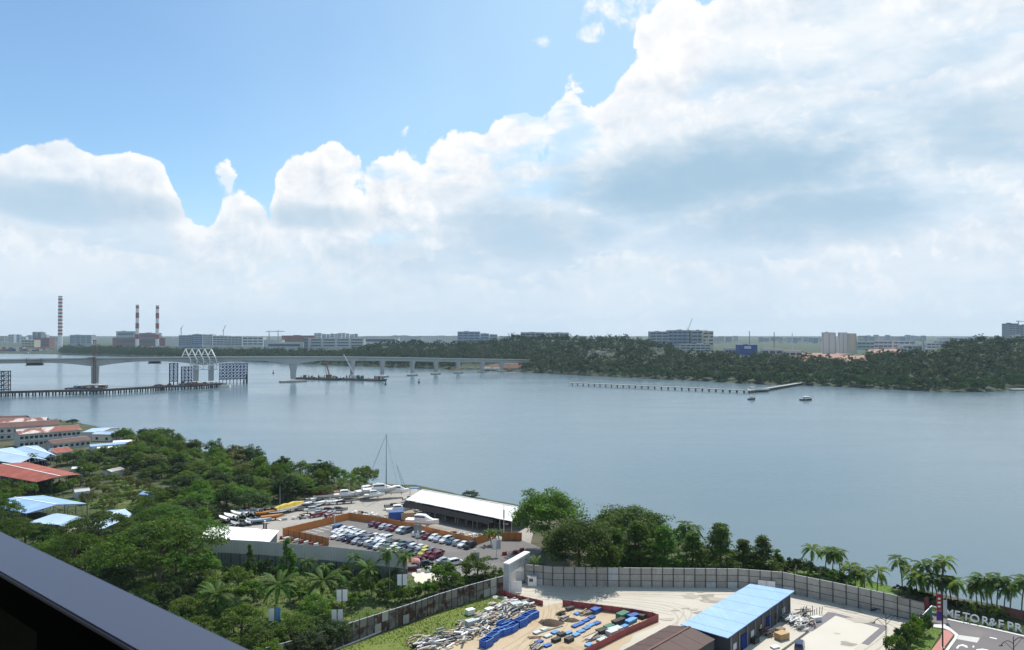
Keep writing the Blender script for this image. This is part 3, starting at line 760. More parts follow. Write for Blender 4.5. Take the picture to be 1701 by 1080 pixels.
for px, yb in [(620, 965), (600, 975), (640, 978), (570, 965), (545, 958), (655, 962), (630, 955), (585, 950), (560, 990), (610, 990), (640, 1000), (380, 960), (350, 950), (455, 965), (440, 950)]:
    tree(rnd.choice(['bush', 'bushdark', 'bushlight']), px, yb, yb - rnd.uniform(16, 28), rnd.uniform(24, 36), 'leafy shrub among the garden palms', 'shrub', 'shrub', 'shrubs among the garden palms')

# umbrella crowned trees by the blue roofed sheds
for px, yb, yt, w, lab in [(262, 985, 868, 190, 'wide dark umbrella crowned tree touching the balcony rail line'), (165, 935, 852, 120, 'feathery umbrella tree in front of the low blue roofs'),
                           (4, 895, 830, 56, 'spreading tree over the corner of the blue roofed warehouse'), (268, 905, 842, 96, 'umbrella tree between the low blue roofs and the white shed'),
                           (312, 935, 862, 100, 'umbrella tree beside the white roofed shed and grey wall'), (120, 985, 888, 110, 'umbrella tree behind the rail below the tarpaulin shed'),
                           (20, 930, 862, 80, 'umbrella tree at the frame edge above the rail')]:
    tree('umbrella', px, yb, yt, w, lab, 'umbrella_tree')

ALLPOLY = []
def scatter(poly, spacing, kinds, hs, ws, label, name, group, avoid=(), count=400, cat='tree'):
    pts = [G(*p) for p in poly]
    xs, ys = [p.x for p in pts], [p.y for p in pts]
    pw = [(p.x, p.y) for p in pts]; done = 0
    av = [[(q.x, q.y) for q in (G(*p) for p in a)] for a in avoid]
    for _ in range(6000):
        x, y = rnd.uniform(min(xs), max(xs)), rnd.uniform(min(ys), max(ys))
        if not inside(x, y, pw) or any(inside(x, y, a) for a in av): continue
        k = rnd.choice(kinds)
        if any((x - a) ** 2 + (y - b) ** 2 < (spacing + 0.35 * r) ** 2 for a, b, r in TREES): continue
        parts, w, h = KIND[k][0]
        H, Wd = rnd.uniform(*hs), rnd.uniform(*ws)
        t = tree(k, 0, 0, 0, 0, label[k] if isinstance(label, dict) else label, name, cat, group, Vector((x, y, 0)), (Wd / w, Wd / w, H / h))
        done += 1
        if done >= count: break
    return done

wood = {'round': 'mid green tree in the wood between the row houses and the boatyard', 'dense': 'dark green tree in the wood between the row houses and the boatyard',
        'roundlight': 'bright green tree in the wood between the row houses and the boatyard',
        'roundolive': 'olive toned tree in the wood between the row houses and the boatyard', 'feather': 'feathery light green tree in the wood between the row houses and the boatyard'}
CLEAR = [[(395, 862), (440, 846), (495, 832), (512, 846), (455, 866), (400, 874)], [(330, 738), (350, 742), (352, 790), (318, 790)], [(430, 785), (500, 770), (512, 778), (440, 800)]]
scatter([(255, 742), (300, 748), (420, 776), (520, 796), (612, 808), (624, 822), (600, 830), (520, 832), (490, 842), (440, 862), (362, 872), (345, 866), (300, 815), (255, 800), (215, 780), (225, 755)], 3.6,
        ['round', 'dense', 'roundlight', 'round', 'dense', 'roundolive', 'feather'], (5, 11), (6, 13), wood, 'woodland_tree', 'trees of the wood by the boatyard', CLEAR, 105)
sh = 'tree by the shore beyond the row houses'
scatter([(190, 728), (250, 722), (310, 742), (260, 752), (200, 742)], 3.2, ['dense', 'round'], (5, 8), (6, 9), sh, 'shore_tree', 'trees by the shore near the row houses', (), 16)
sl = {'round': 'mid green tree on the slope between the sheds and the white roofed shed', 'roundlight': 'bright green tree on the slope between the sheds and the white roofed shed',
      'dense': 'dark tree on the slope between the sheds and the white roofed shed', 'feather': 'feathery light tree on the slope between the sheds and the white roofed shed'}
scatter([(240, 845), (330, 850), (345, 885), (320, 915), (350, 960), (330, 1000), (230, 1000), (150, 960), (90, 930), (40, 905), (0, 905), (100, 915), (215, 912), (240, 880)], 4.2,
        ['round', 'roundlight', 'dense', 'feather', 'dense'], (5, 9), (6, 11), sl, 'slope_tree', 'trees on the slope below the sheds', (), 60)
gl = {'round': 'green tree behind the balcony rail between garden and slope', 'roundlight': 'light green tree behind the balcony rail between garden and slope', 'dense': 'dark tree behind the balcony rail between garden and slope'}
scatter([(230, 1000), (335, 985), (395, 1040), (440, 1080), (560, 1080), (430, 1140), (250, 1100)], 4.0, ['round', 'roundlight', 'dense'], (4, 7.5), (5, 8), gl, 'slope_tree', 'trees just behind the rail', (), 24)
bl = 'scrubby olive bush on the dry clearing by the sheds'
scatter([(125, 845), (140, 800), (215, 785), (250, 800), (262, 830), (240, 850)], 2.6, ['scrub', 'scrub', 'bushlight'], (1.4, 3.2), (3, 6), bl, 'scrub_bush', 'bushes on the dry clearing', (), 46, 'bush')
tl = {'round': 'mid green tree among the sheds behind the row houses', 'dense': 'dark tree among the sheds behind the row houses', 'bushlight': 'bright bush among the sheds behind the row houses'}
scatter([(95, 775), (140, 762), (190, 752), (240, 758), (215, 782), (140, 795), (130, 780)], 3.4, ['round', 'dense', 'bushlight'], (3.5, 6.5), (5, 8), tl, 'shed_tree', 'trees among the sheds', (), 22)
scatter([(0, 812), (130, 806), (128, 822), (60, 822), (0, 850)], 3.0, ['round', 'roundlight', 'bushlight'], (3, 6), (4, 7), 'green tree between the red roof and the blue roofed warehouse', 'shed_tree', 'trees below the red roof', (), 22)
tree('roundlight', 94, 705, 696, 14, 'small light tree on the shore behind the row houses', 'shore_tree')
tree('dense', 120, 706, 696, 18, 'small dark tree on the shore behind the row houses', 'shore_tree')
tree('dense', 782, 828, 818, 26, 'dark tree top showing over the white roof of the hall', 'shore_tree')

# palms
def frond(L, droop, rise, seed, lm, wid=0.55, nl=15, hang=0.35):
    rs = np.random.RandomState(seed)
    pts = []
    for i in range(9):
        f = i / 8
        pts.append(np.array([L * f * (1 - 0.18 * f * droop), 0, rise * L * f - droop * L * f * f * 0.75]))
    pts = np.array(pts); V = []
    def at(f):
        k = min(7, int(f * 8)); return pts[k] + (pts[k + 1] - pts[k]) * (f * 8 - k)
    for i in range(nl):
        f = 0.12 + 0.86 * i / (nl - 1); p = at(f); q = at(min(1, f + 0.09))
        ln = wid * math.sin(math.pi * min(1, 0.18 + 0.75 * f)) * rs.uniform(0.85, 1.1)
        for s in (-1, 1):
            tip = p + (q - p) * 1.6 + np.array([0, s * ln, -hang * ln * rs.uniform(0.5, 1.4)])
            w = (q - p) * 0.95
            V.append([p, p + w, tip + w * 0.3, tip - w * 0.1])
    for i in range(8):
        r = np.array([0, 0.035 * (1 - i / 9), 0])
        V.append([pts[i] - r, pts[i] + r, pts[i + 1] + r * .8, pts[i + 1] - r * .8])
    return quad_mesh('frond', np.array(V, float), np.clip(rs.normal(0.5, 0.2, len(V)), 0, 1), [LEAF[lm]])
FR = {'palm': [frond(3.1, 0.9, 0.75, 1, 'palm'), frond(3.1, 1.0, 0.45, 2, 'palm'), frond(2.9, 1.1, 0.15, 3, 'palm')],
      'light': [frond(3.0, 0.9, 0.8, 4, 'palm_light'), frond(3.1, 1.0, 0.45, 5, 'palm_light'), frond(2.8, 1.15, 0.1, 6, 'palm_light')],
      'date': [frond(3.6, 0.55, 0.85, 7, 'palm', 0.45, 17, 0.2), frond(3.8, 0.75, 0.55, 8, 'palm', 0.45, 17, 0.2), frond(3.6, 0.9, 0.2, 9, 'palm', 0.45, 17, 0.2)]}
mb = MB()
for i in range(8): mb.tube((0.012 * i * i, 0, i / 8), (0.012 * (i + 1) ** 2, 0, (i + 1) / 8), 0.16 - 0.008 * i, 0.16 - 0.008 * (i + 1), 7, cap=False)
PTR = mb.mesh('trunk', M['palm_bark'], True)
mb = MB(); mb.tube((0, 0, 0), (0, 0, 0.9), 0.14, 0.09, 7)
PSH = mb.mesh('crownshaft', LEAF['palm_light'])
def palm(typ, px, yb, yt, label, group, nf=16, name='palm_tree', frs=1.0):
    frs *= 1.12
    loc = G(px, yb); zt = EYE + ray(px, yt).z / ray(px, yt).y * loc.y
    th = max(0.8, zt - 1.7 * frs)
    t = thing(name, label, 'palm', loc, rnd.uniform(0, 6.28), group)
    obj('trunk', PTR, t, M=Matrix.Diagonal((1.0, 1.0, th, 1)))
    top = Vector((0.77, 0, th))
    obj('crownshaft', PSH, t, loc=top)
    for i in range(nf):
        lay = min(2, int(3 * i / nf))
        rot = Matrix.Translation(top + Vector((0, 0, 0.75 - 0.15 * lay))) @ Matrix.Rotation(2.4 * i + rnd.uniform(-.3, .3), 4, 'Z') @ Matrix.Rotation(rnd.uniform(-.15, .15), 4, 'X') @ Matrix.Diagonal((frs, frs, frs, 1))
        obj('frond', FR[typ][lay], t, M=rot)
    TREES.append((loc.x, loc.y, 2))
    return t
pg1, pg2, pg3 = 'palms behind the grey hoarding', 'palms by the start of the white letters', 'palms behind the white letters'
for i, (px, yt, yb) in enumerate([(1347, 902, 950), (1371, 909, 953), (1383, 907, 955), (1396, 911, 956), (1409, 934, 972), (1421, 938, 976), (1436, 944, 979), (1457, 941, 985)]):
    palm(('light', 'palm')[i % 3 == 2], px, yb, yt, 'feather palm behind the grey hoarding, ' + ORD[i] + ' from the tiered trees', pg1)
for i, (px, yt, yb) in enumerate([(1499, 923, 978), (1512, 939, 986), (1524, 952, 993), (1531, 930, 986), (1537, 950, 994), (1549, 927, 991), (1557, 953, 999), (1564, 921, 994), (1572, 957, 1000), (1580, 957, 1002), (1592, 960, 1010)]):
    palm(('palm', 'light', 'palm')[i % 3], px, yb, yt, 'feather palm between hoarding end and white letters, ' + ORD[i] + ' from the lawn', pg2)
for i, (px, yt, yb) in enumerate([(1623, 966, 1009), (1631, 958, 1011), (1640, 950, 1011), (1648, 962, 1013), (1656, 950, 1012), (1668, 964, 1017), (1678, 958, 1019), (1697, 953, 1024)]):
    palm(('light', 'palm', 'palm')[i % 3], px, yb, yt, 'feather palm behind the white letters, ' + ORD[i] + ' from the letter T', pg3)
palm('palm', 1141, 938, 866, 'small palm top among the trees behind the hoarding', None)
palm('palm', 1156, 942, 872, 'second small palm top among the trees behind the hoarding', None)
for i, (px, yb, yt, w) in enumerate([(363, 1042, 978, 1.15), (457, 1030, 962, 1.2), (531, 1014, 955, 1.15), (617, 992, 938, 1.0)]):
    palm('date', px, yb, yt, ['bushy date palm nearest the balcony rail', 'bushy date palm behind the blue and white lamp banner', 'bushy date palm in the middle of the garden', 'bushy date palm in dark shade by the long wall'][i],
         'date palms of the garden', 26, 'date_palm', w)
for i, (px, yb, yt, f) in enumerate([(516, 978, 925, 0.85), (569, 1000, 946, 0.95), (586, 968, 919, 0.85), (647, 985, 903, 1.15), (672, 972, 916, 0.95), (545, 965, 935, 0.8), (600, 962, 930, 0.8)]):
    palm('palm', px, yb, yt, ['slender palm before the middle of the long wall', 'pale palm standing above the white lamp banners', 'slender palm with an upright spear before the wall', 'tall palm rising over the end of the long wall',
                              'palm beside the tall palm at the wall end', 'low palm by the pointed tree', 'low palm in the shade of the tall palm'][i], 'slender palms of the garden', 15, 'palm_tree', f)
for i, (px, yb, yt) in enumerate([(22, 772, 758), (55, 776, 752), (132, 770, 746), (198, 757, 738), (152, 764, 744)]):
    palm('palm', px, yb, yt, ['palm at the edge of the pale blue roof above the red roof', 'taller palm before the pale blue roof', 'palm by the small white house gable', 'palm between the sheds near the shore', 'palm among the sheds behind the row houses'][i], 'palms among the sheds', 13)
palm('date', 893, 962, 930, 'low date palm between the gate and the dark overhanging tree', None, 22, 'date_palm', 0.85)
for i, px in enumerate((816, 830)):
    palm('palm', px, 905, 879, ['young palm at the open end of the boat hall', 'young palm by the orange fence gap'][i], None, 13, 'palm_tree', 0.7)

# ground cover: weeds, grass tufts, fallen leaves
def cover(name, polys, dens, size, hgt, lm, label, avoid=()):
    rs = np.random.RandomState(len(name) * 13)
    P = []
    for poly in polys:
        pw = [(G(*p).x, G(*p).y) for p in poly]
        xs, ys = [p[0] for p in pw], [p[1] for p in pw]
        area = (max(xs) - min(xs)) * (max(ys) - min(ys))
        pts = np.stack([rs.uniform(min(xs), max(xs), int(area * dens)), rs.uniform(min(ys), max(ys), int(area * dens))], 1)
        x, y = pts[:, 0], pts[:, 1]; ins = np.zeros(len(pts), bool)
        for i in range(len(pw)):
            x1, y1, x2, y2 = *pw[i], *pw[i - 1]
            if y1 == y2: continue
            ins ^= ((y1 > y) != (y2 > y)) & (x < (x2 - x1) * (y - y1) / (y2 - y1) + x1)
        keep = ins & (np.sin(x * 0.35 + 3 * np.sin(y * 0.13)) + np.sin(y * 0.41 + 2 * np.cos(x * 0.17)) + rs.normal(size=len(x)) * 0.9 > -0.5)
        P.append(pts[keep])
    P = np.concatenate(P); n = len(P)
    C = np.concatenate([P, np.abs(rs.normal(size=(n, 1))) * hgt + 0.08], 1)
    V = leaf_quads(C, rs.normal(size=(n, 3)) * 0.7 + np.array([0, -0.1, 0.7]), size, rs, 0.7)
    V[:, :, 2] = np.maximum(V[:, :, 2], 0.06)
    me = quad_mesh(name, V, np.clip(np.sin(P[:, 0] * 0.3) * np.sin(P[:, 1] * 0.23) * 0.4 + 0.45 + rs.normal(size=n) * 0.15, 0, 1), [LEAF[lm]])
    return tag(obj(name, me), label, None, None, 'stuff')
cover('undergrowth', [[(255, 742), (420, 776), (612, 806), (624, 822), (520, 832), (490, 842), (440, 862), (362, 872), (300, 900), (330, 935), (300, 1000), (200, 990), (60, 920), (0, 890), (0, 850), (60, 822), (128, 822), (140, 850), (240, 845), (260, 800)],
                      [(190, 722), (250, 718), (300, 745), (240, 775), (130, 790), (100, 775), (150, 760)]], 1.1, 0.75, 0.35, 'mid', 'leafy undergrowth beneath the trees of the wood')
cover('weeds', [[(330, 938), (640, 948), (690, 962), (720, 985), (560, 1045), (440, 1080), (300, 1080), (230, 1000)], [(975, 955), (1290, 955), (1300, 962), (1226, 972), (1065, 971), (930, 968)]], 3.0, 0.5, 0.22, 'mid', 'weeds and tall grass in the garden and behind the hoarding')
cover('grass', [[(560, 1078), (640, 1052), (729, 1017), (828, 986), (850, 992), (812, 1014), (770, 1040), (715, 1066), (640, 1110), (560, 1110)], [(1302, 953), (1345, 950), (1420, 963), (1484, 977), (1496, 984), (1406, 973)], [(1546, 1044), (1566, 1048), (1555, 1065), (1540, 1085), (1515, 1070)]], 7.0, 0.32, 0.07, 'light', 'patchy green grass along the rusty fence and by the water')
cover('dry_scrub', [[(125, 848), (140, 800), (215, 783), (252, 800), (264, 830), (240, 852)], [(560, 1078), (640, 1054), (729, 1019), (828, 988), (812, 1012), (715, 1064)]], 0.6, 0.5, 0.12, 'dry', 'dry yellowed weeds on the clearing and in the grass strip')

# ------------------------------------------------------------------ fences and walls
def unit_panel(name, m, ribs=6):
    mb = MB(); vs = []
    prof = []
    for i in range(ribs):
        x0 = -0.5 + i / ribs
        prof += [(x0, -0.5), (x0 + 0.55 / ribs, -0.5), (x0 + 0.65 / ribs, 0.1), (x0 + 0.9 / ribs, 0.1)]
    prof.append((0.5, -0.5))
    n = len(prof)
    vs = [(x, y, 0) for x, y in prof] + [(x, y, 1) for x, y in prof] + [(-.5, .5, 0), (.5, .5, 0), (-.5, .5, 1), (.5, .5, 1)]
    fs = [(i, i + 1, n + i + 1, n + i) for i in range(n - 1)] + [(2 * n, 2 * n + 1, 2 * n + 3, 2 * n + 2), tuple(range(n, 2 * n)) + (2 * n + 3, 2 * n + 2)]
    mb.add(vs, fs)
    return mb.mesh(name, m)
def unit_box(name, m):
    mb = MB(); mb.box((0, 0, 0.5), (1, 1, 1)); return mb.mesh(name, m)
UB = {}
def ubox(name, key):
    if (name, key) not in UB: UB[(name, key)] = unit_box(name, M[key])
    return UB[(name, key)]
def xf(c, s, rz=0.0, tilt=0.0):
    return Matrix.Translation(Vector(c)) @ Matrix.Rotation(rz, 4, 'Z') @ Matrix.Rotation(tilt, 4, 'X') @ Matrix.Diagonal((s[0], s[1], s[2], 1))

def fence(name, label, cat, pts, h, bay, rows, pm, postm, post_w=0.16, cap=None, side=-1, ribs=5, th=0.07, odd=None, ph=0.15, rails=None):
    """panels between posts along a line of ground points; rows = [(z0, z1, material key)]; side: where the posts stand proud"""
    t = thing(name, label, cat, pts[0])
    o = pts[0]
    for a, b in zip(pts, pts[1:]):
        L = (b - a).length; n = max(1, round(L / bay)); d = (b - a) / n
        rz = math.atan2(d.y, d.x); nrm = Vector((math.sin(rz), -math.cos(rz), 0)) * (-side)
        for i in range(n):
            c = a + d * (i + 0.5) - o
            for z0, z1, key in rows:
                if odd and rnd.random() < odd[0]: key = odd[1]
                m = PANEL.setdefault(key, unit_panel('panel', M[key], ribs))
                obj('panel', m, t, M=xf(c + Vector((0, 0, z0)) + nrm * rnd.uniform(-.015, .015), (d.length - 0.03, th, z1 - z0 - 0.03), rz))
            p = a + d * i - o + nrm * (th * 0.5 + post_w * 0.5)
            obj('post', ubox('post', postm), t, M=xf(p, (post_w, post_w, h + ph), rz))
        for zz in (rails or ()): obj('rail', ubox('rail', postm), t, M=xf((a + b) / 2 - o + Vector((0, 0, zz)) + nrm * (th * .5 + .05), (L, 0.06, 0.08), rz))
        if cap: obj('top_rail', ubox('top_rail', cap), t, M=xf((a + b) / 2 - o + Vector((0, 0, h)), (L, th + 0.12, 0.09), rz))
    return t
PANEL = {}
H = 4.8
r3 = lambda h, k: [(0.0, h / 3, k), (h / 3, 2 * h / 3, k), (2 * h / 3, h, k)]
fence('hoarding', 'long grey panelled hoarding with dark posts curving round the far side of the pale yard', 'hoarding',
      [G(*p) for p in ((872, 969), (918, 973.5), (1065, 975.5), (1226, 977), (1300, 983), (1406, 1006), (1490, 1025))], H, 2.75, r3(H, 'hoard'), 'hoard', 'steel_dark', 0.15, 'galv', odd=(0.04, 'pale_wall'), rails=(1.6, 3.2))
fence('gate', 'grey panelled gate with black bracing bars at the end of the yard hoarding', 'gate', [G(1491, 1025), G(1512, 1030), G(1535, 1036)], H - 0.3, 2.0, r3(H - 0.3, 'hoard'), 'hoard', 'black', 0.14, 'black', rails=(.1, 1.5, 3.0))
fence('rusty_hoarding', 'rust streaked hoarding fence between the garden and the grass strip', 'hoarding',
      [G(*p) for p in ((440, 1112), (520, 1089), (597, 1062), (680, 1034), (729, 1016), (780, 1000), (836, 984))], 4.0, 1.9, [(0, 2.0, 'hoard_rust'), (2.0, 4.0, 'hoard_rust')], 'hoard_rust', 'steel_dark', 0.11, 'galv', odd=(0.2, 'hoard'), rails=(2.0,))
fence('concrete_edging', 'low white concrete edging along the foot of the rusty fence', 'kerb', [G(*p) for p in ((540, 1088), (640, 1047), (729, 1014.5))], 0.35, 2.4, [(0, 0.35, 'kerb')], 'kerb', 'kerb', 0.1)
fence('long_wall', 'long two tone grey wall in front of the car park', 'wall',
      [G(*p) for p in ((338, 936), (430, 941), (545, 951), (676, 966))], 7.0, 2.6, [(0, 3.3, 'hoard_low'), (3.3, 7.0, 'hoard_wall')], 'hoard_wall', 'steel_dark', 0.12, None, ribs=3, ph=-3.75)
fence('orange_hoarding', 'orange sheet hoarding round the car park on the boatyard side', 'hoarding',
      [G(*p) for p in ((546, 906.5), (470, 890), (581, 863), (641, 872), (789, 906), (822, 894))], 2.4, 2.5, [(0, 2.4, 'orange_sheet')], 'orange_sheet', 'dark', 0.08, None, side=1)
fence('orange_screen', 'short orange sheet screen beside the boat hall posts', 'hoarding', [G(834, 897.5), G(867, 898)], 2.5, 2.4, [(0, 2.5, 'orange_sheet')], 'orange_sheet', 'dark', 0.08)
fence('red_barrier', 'short dark red site barrier starting at the gate portal', 'barrier', [G(830, 988), G(858, 997), G(902, 1007)], 1.3, 1.9, [(0, 1.3, 'red_barrier')], 'red_barrier', 'maroon', 0.08)
fence('red_barrier', 'long dark red site barrier bending round the panel stacks', 'barrier', [G(935, 1007), G(1050, 1022), G(1084, 1028), G(1094, 1032), G(1040, 1055), G(983, 1084), G(940, 1108)], 1.5, 2.3, [(0, 1.5, 'red_barrier')], 'red_barrier', 'maroon', 0.08)
fence('street_fence', 'fence with white top rail and green screen behind the hedge trees', 'fence', [G(1488, 1090), G(1512, 1062), G(1548, 1024)], 2.4, 2.0, [(0, 2.3, 'green_stack')], 'green_stack', 'steel', 0.08, 'white', side=-1)
fence('brick_wall', 'low red-brown wall beside the palm bed past the letters', 'wall', [G(1662, 1022), G(1701, 1031), G(1760, 1046)], 2.2, 3.0, [(0, 2.2, 'brick_wall')], 'brick_wall', 'brick_wall', 0.1)
fence('notice_board', 'white notice board hung on the yard hoarding behind the blue roof', 'board', [G(1259, 980.5), G(1288, 983.5)], 2.6, 2.6, [(0.4, 2.6, 'white')], 'white', 'galv', 0.1)

# gate portal
a, b = G(841, 985), G(876, 963)
d = (b - a).normalized(); nn = Vector((d.y, -d.x, 0)); rz = math.atan2(d.y, d.x); L = (b - a).length
t = thing('gate_portal', 'white rendered gate portal between the rusty fence and the grey hoarding', 'gateway', a, rz)
obj('leg', ubox('leg', 'pale_wall'), t, M=xf((0.4, 0, 0), (0.9, 1.5, 7.0)))
obj('leg', ubox('leg', 'pale_wall'), t, M=xf((L - 0.4, 0, 0), (0.9, 1.5, 7.0)))
obj('lintel', ubox('lintel', 'white'), t, M=xf((L / 2, 0, 7.0), (L + 0.1, 1.7, 0.35)))
obj('fascia', ubox('fascia', 'pale_wall'), t, M=xf((L / 2, 0.25, 4.4), (L - 1.72, 0.5, 2.6)))
for i, ang in ((0, -1.25), (1, 1.1)):
    p = (0.95, -0.5, 0) if i == 0 else (L - 0.95, -0.5, 0)
    g = obj('gate_leaf', ubox('gate_leaf', 'white'), t, M=Matrix.Translation(Vector(p)) @ Matrix.Rotation(ang if i == 0 else math.pi - ang, 4, 'Z') @ Matrix.Translation(Vector((1.5, 0, 0.15))) @ Matrix.Diagonal((3.0, 0.1, 2.6, 1)))
t = thing('guard_box', 'small white box cabin by the gate at the hoarding end', 'cabin', G(884, 972))
obj('wall', ubox('wall', 'white'), t, M=xf((0, 0, 0), (2.2, 1.6, 2.4)))
obj('roof', ubox('roof', 'galv'), t, M=xf((0, 0, 2.4), (2.5, 1.9, 0.12)))
obj('window', ubox('window', 'car_glass'), t, M=xf((-0.3, -0.82, 1.1), (1.0, 0.06, 0.8)))

# ------------------------------------------------------------------ sheds
def strips(t, A, B, C, D, n, m, th=0.12, name='roof_panel', gap=0.0):
    """roof panels side by side: lower edge A-B, upper edge D-C (points relative to t)"""
    for i in range(n):
        f0, f1 = i / n + gap, (i + 1) / n - gap
        dz = Vector((0, 0, 0.03 * (i % 2)))
        mb = MB(); mb.slab([A.lerp(B, f0) + dz, A.lerp(B, f1) + dz, D.lerp(C, f1) + dz, D.lerp(C, f0) + dz], th)
        obj(name, mb.mesh(name, m), t)
def wallq(t, a, b, z0, za, zb, m, th=0.15, name='wall', opens=()):
    """wall from ground point a to b, its top at za .. zb"""
    d = (b - a); d.z = 0; L = d.length; d.normalize(); n = Vector((-d.y, d.x, 0)) * th / 2
    mb = MB()
    q = [Vector((a.x, a.y, z0)) - n, Vector((b.x, b.y, z0)) - n, Vector((b.x, b.y, zb)) - n, Vector((a.x, a.y, za)) - n]
    mb.loft([[tuple(p) for p in q], [tuple(p + 2 * n) for p in q]], 0)
    w = obj(name, mb.mesh(name, m), t)
    return w, d, n
def opening(par, a, d, n, s, w, z0, h, m, name='window', proud=0.05):
    c = a + d * s + n * (1 + 0.02)
    return obj(name, ubox(name, m), par, M=xf(Vector((c.x, c.y, z0)) + n.normalized() * proud * 0.5, (w, proud, h), math.atan2(d.y, d.x)))

# boat hall
mk('net', (0.02, 0.02, 0.022), 0.95, 0.2, spec=0.05)
z1, zr = 4.6, 7.4
A, B, C, D = G(673.7, 830, z1), G(850, 866, z1), G(865, 843, zr), G(701, 813, zr)
o = Vector((A.x, A.y, 0)); back = (C - B) ; back.z = 0
t = thing('boat_hall', 'long open boat hall with a plain white gable roof beside the water', 'shed', o)
strips(t, A - o, B - o, C - o, D - o, 14, M['white_roof'])
A2, B2 = D - o + (D - A) * 1.0, C - o + (C - B) * 1.0
A2.z = B2.z = z1
strips(t, A2, B2, C - o, D - o, 14, M['white_roof'])
mb = MB(); mb.bar(D - o + Vector((0, 0, .05)), C - o + Vector((0, 0, .05)), 0.4, 0.08)
obj('ridge_cap', mb.mesh('ridge_cap', M['white']), t)
for i in range(11):
    f = i / 10
    for P, Q, zz in ((A, B, z1), (A2 + o, B2 + o, z1)):
        p = P.lerp(Q, f) - o; ins = (0.4 if P is A else -0.4)
        obj('post', ubox('post', 'galv'), t, M=xf((p.x, p.y + ins, 0), (0.22, 0.22, zz - 0.15)))
wallq(t, (A2 + Vector((0, -.5, 0))), (B2 + Vector((0, -.5, 0))), 0, z1 - .2, z1 - .2, M['steel_dark'])  # unseen rear wall, added to block the sun so the inside stays dark
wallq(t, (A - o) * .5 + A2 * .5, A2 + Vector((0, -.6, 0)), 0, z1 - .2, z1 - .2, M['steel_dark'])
wallq(t, (B - o) * .55 + B2 * .45, B2 + Vector((0, -.6, 0)), 0, z1 - .2, z1 - .2, M['steel_dark'])  # end half closed as well, to darken the inside
E, Fp = G(667.6, 841, 3.0), G(811, 871, 3.0)
U, V_ = A.lerp(B, 0.0) + Vector((0, 0.15, -0.35)), A.lerp(B, 0.86) + Vector((0, 0.15, -0.35))
lt = thing('lean_to', 'black netted lean-to roof along the front of the white boat hall', 'awning', Vector((E.x, E.y, 0)))
oo = lt.location
strips(lt, E - oo, Fp - oo, V_ - oo, U - oo, 8, M['net'], 0.06)
for i in range(7):
    p = E.lerp(Fp, i / 6) - oo
    obj('post', ubox('post', 'steel'), lt, M=xf((p.x, p.y + 0.2, 0), (0.12, 0.12, 2.92)))
# goods stored in the dark under the hall
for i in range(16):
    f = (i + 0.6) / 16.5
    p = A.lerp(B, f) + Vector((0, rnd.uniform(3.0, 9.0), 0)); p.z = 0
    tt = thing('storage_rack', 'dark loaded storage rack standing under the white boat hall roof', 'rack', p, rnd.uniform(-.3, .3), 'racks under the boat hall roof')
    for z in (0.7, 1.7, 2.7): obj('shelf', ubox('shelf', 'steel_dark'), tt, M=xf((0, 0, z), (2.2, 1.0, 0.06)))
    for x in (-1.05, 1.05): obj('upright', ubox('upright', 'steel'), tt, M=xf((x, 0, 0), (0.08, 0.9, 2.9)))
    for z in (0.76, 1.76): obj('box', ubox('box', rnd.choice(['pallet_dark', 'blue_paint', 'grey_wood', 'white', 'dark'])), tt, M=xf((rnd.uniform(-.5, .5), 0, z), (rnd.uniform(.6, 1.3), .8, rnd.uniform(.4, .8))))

# white roofed shed at the end of the long wall
zz = 4.2
q = [G(330, 893, zz), G(447, 901, zz), G(464, 881, zz + 0.8), G(344, 872, zz + 0.8)]
o = Vector((q[0].x, q[0].y, 0)); t = thing('white_shed', 'low shed with a bright white flat roof behind the long grey wall', 'shed', o)
strips(t, q[0] - o, q[1] - o, q[2] - o, q[3] - o, 9, M['white_roof'])
for a, b in ((0, 1), (1, 2), (2, 3), (3, 0)):
    wallq(t, (q[a] - o) * 0.97 + (q[(a + 2) % 4] - o) * 0.03, (q[b] - o) * 0.97 + (q[(b + 2) % 4] - o) * 0.03, 0, q[a].z - 0.16, q[b].z - 0.16, M['steel'])

# blue roofed site shed and its brown neighbour
q = [G(1209, 1060, 4.8), G(1320, 981.6, 4.8), G(1245.7, 970, 5.7), G(1130.5, 1037, 5.7)]
o = Vector((q[0].x, q[0].y, 0)); t = thing('site_shed', 'dark walled site shed with a clean pale blue roof in the yard', 'shed', o)
strips(t, q[0] - o, q[1] - o, q[2] - o, q[3] - o, 12, M['blue_roof'], 0.14)
cen = sum(((p - o) for p in q), Vector()) / 4
ins = [(p - o) * 0.90 + cen * 0.10 for p in q]
wl = []
for a, b in ((0, 1), (1, 2), (2, 3), (3, 0)):
    wl.append(wallq(t, ins[a], ins[b], 0, q[a].z - 0.25, q[b].z - 0.25, M['slate_wall'] if False else M['steel_dark'], 0.2))
w, d, n = wl[0]
s0 = Vector((ins[0].x, ins[0].y, 0)); Lw = (ins[1] - ins[0]).length
for i in range(7):
    s = 2.2 + i * (Lw - 4) / 6.5
    if i in (1, 4): opening(w, s0, d, -n, s, 2.6, 0.05, 3.0, 'blue_steel', 'door', 0.12)
    else: opening(w, s0, d, -n, s, 1.5, 1.3, 1.2, 'car_glass' if i % 2 else 'pale_wall', 'window', 0.1)
for i in range(9): opening(w, s0, d, -n, 0.3 + i * (Lw - .6) / 8, 0.18, 0.0, 4.2, 'steel', 'column', 0.2)
w, d, n = wl[3]
opening(w, Vector((ins[3].x, ins[3].y, 0)), d, -n, 3.5, 2.4, 0.05, 3.0, 'blue_paint', 'door', 0.12)
pk, le, re = G(1146, 1041, 5.6), G(1111.7, 1038.7, 4.4), G(1188, 1062, 4.4)
lp, ll, lr = G(1058, 1091, 5.6), G(1015, 1092, 4.4), G(1150, 1105, 4.4)
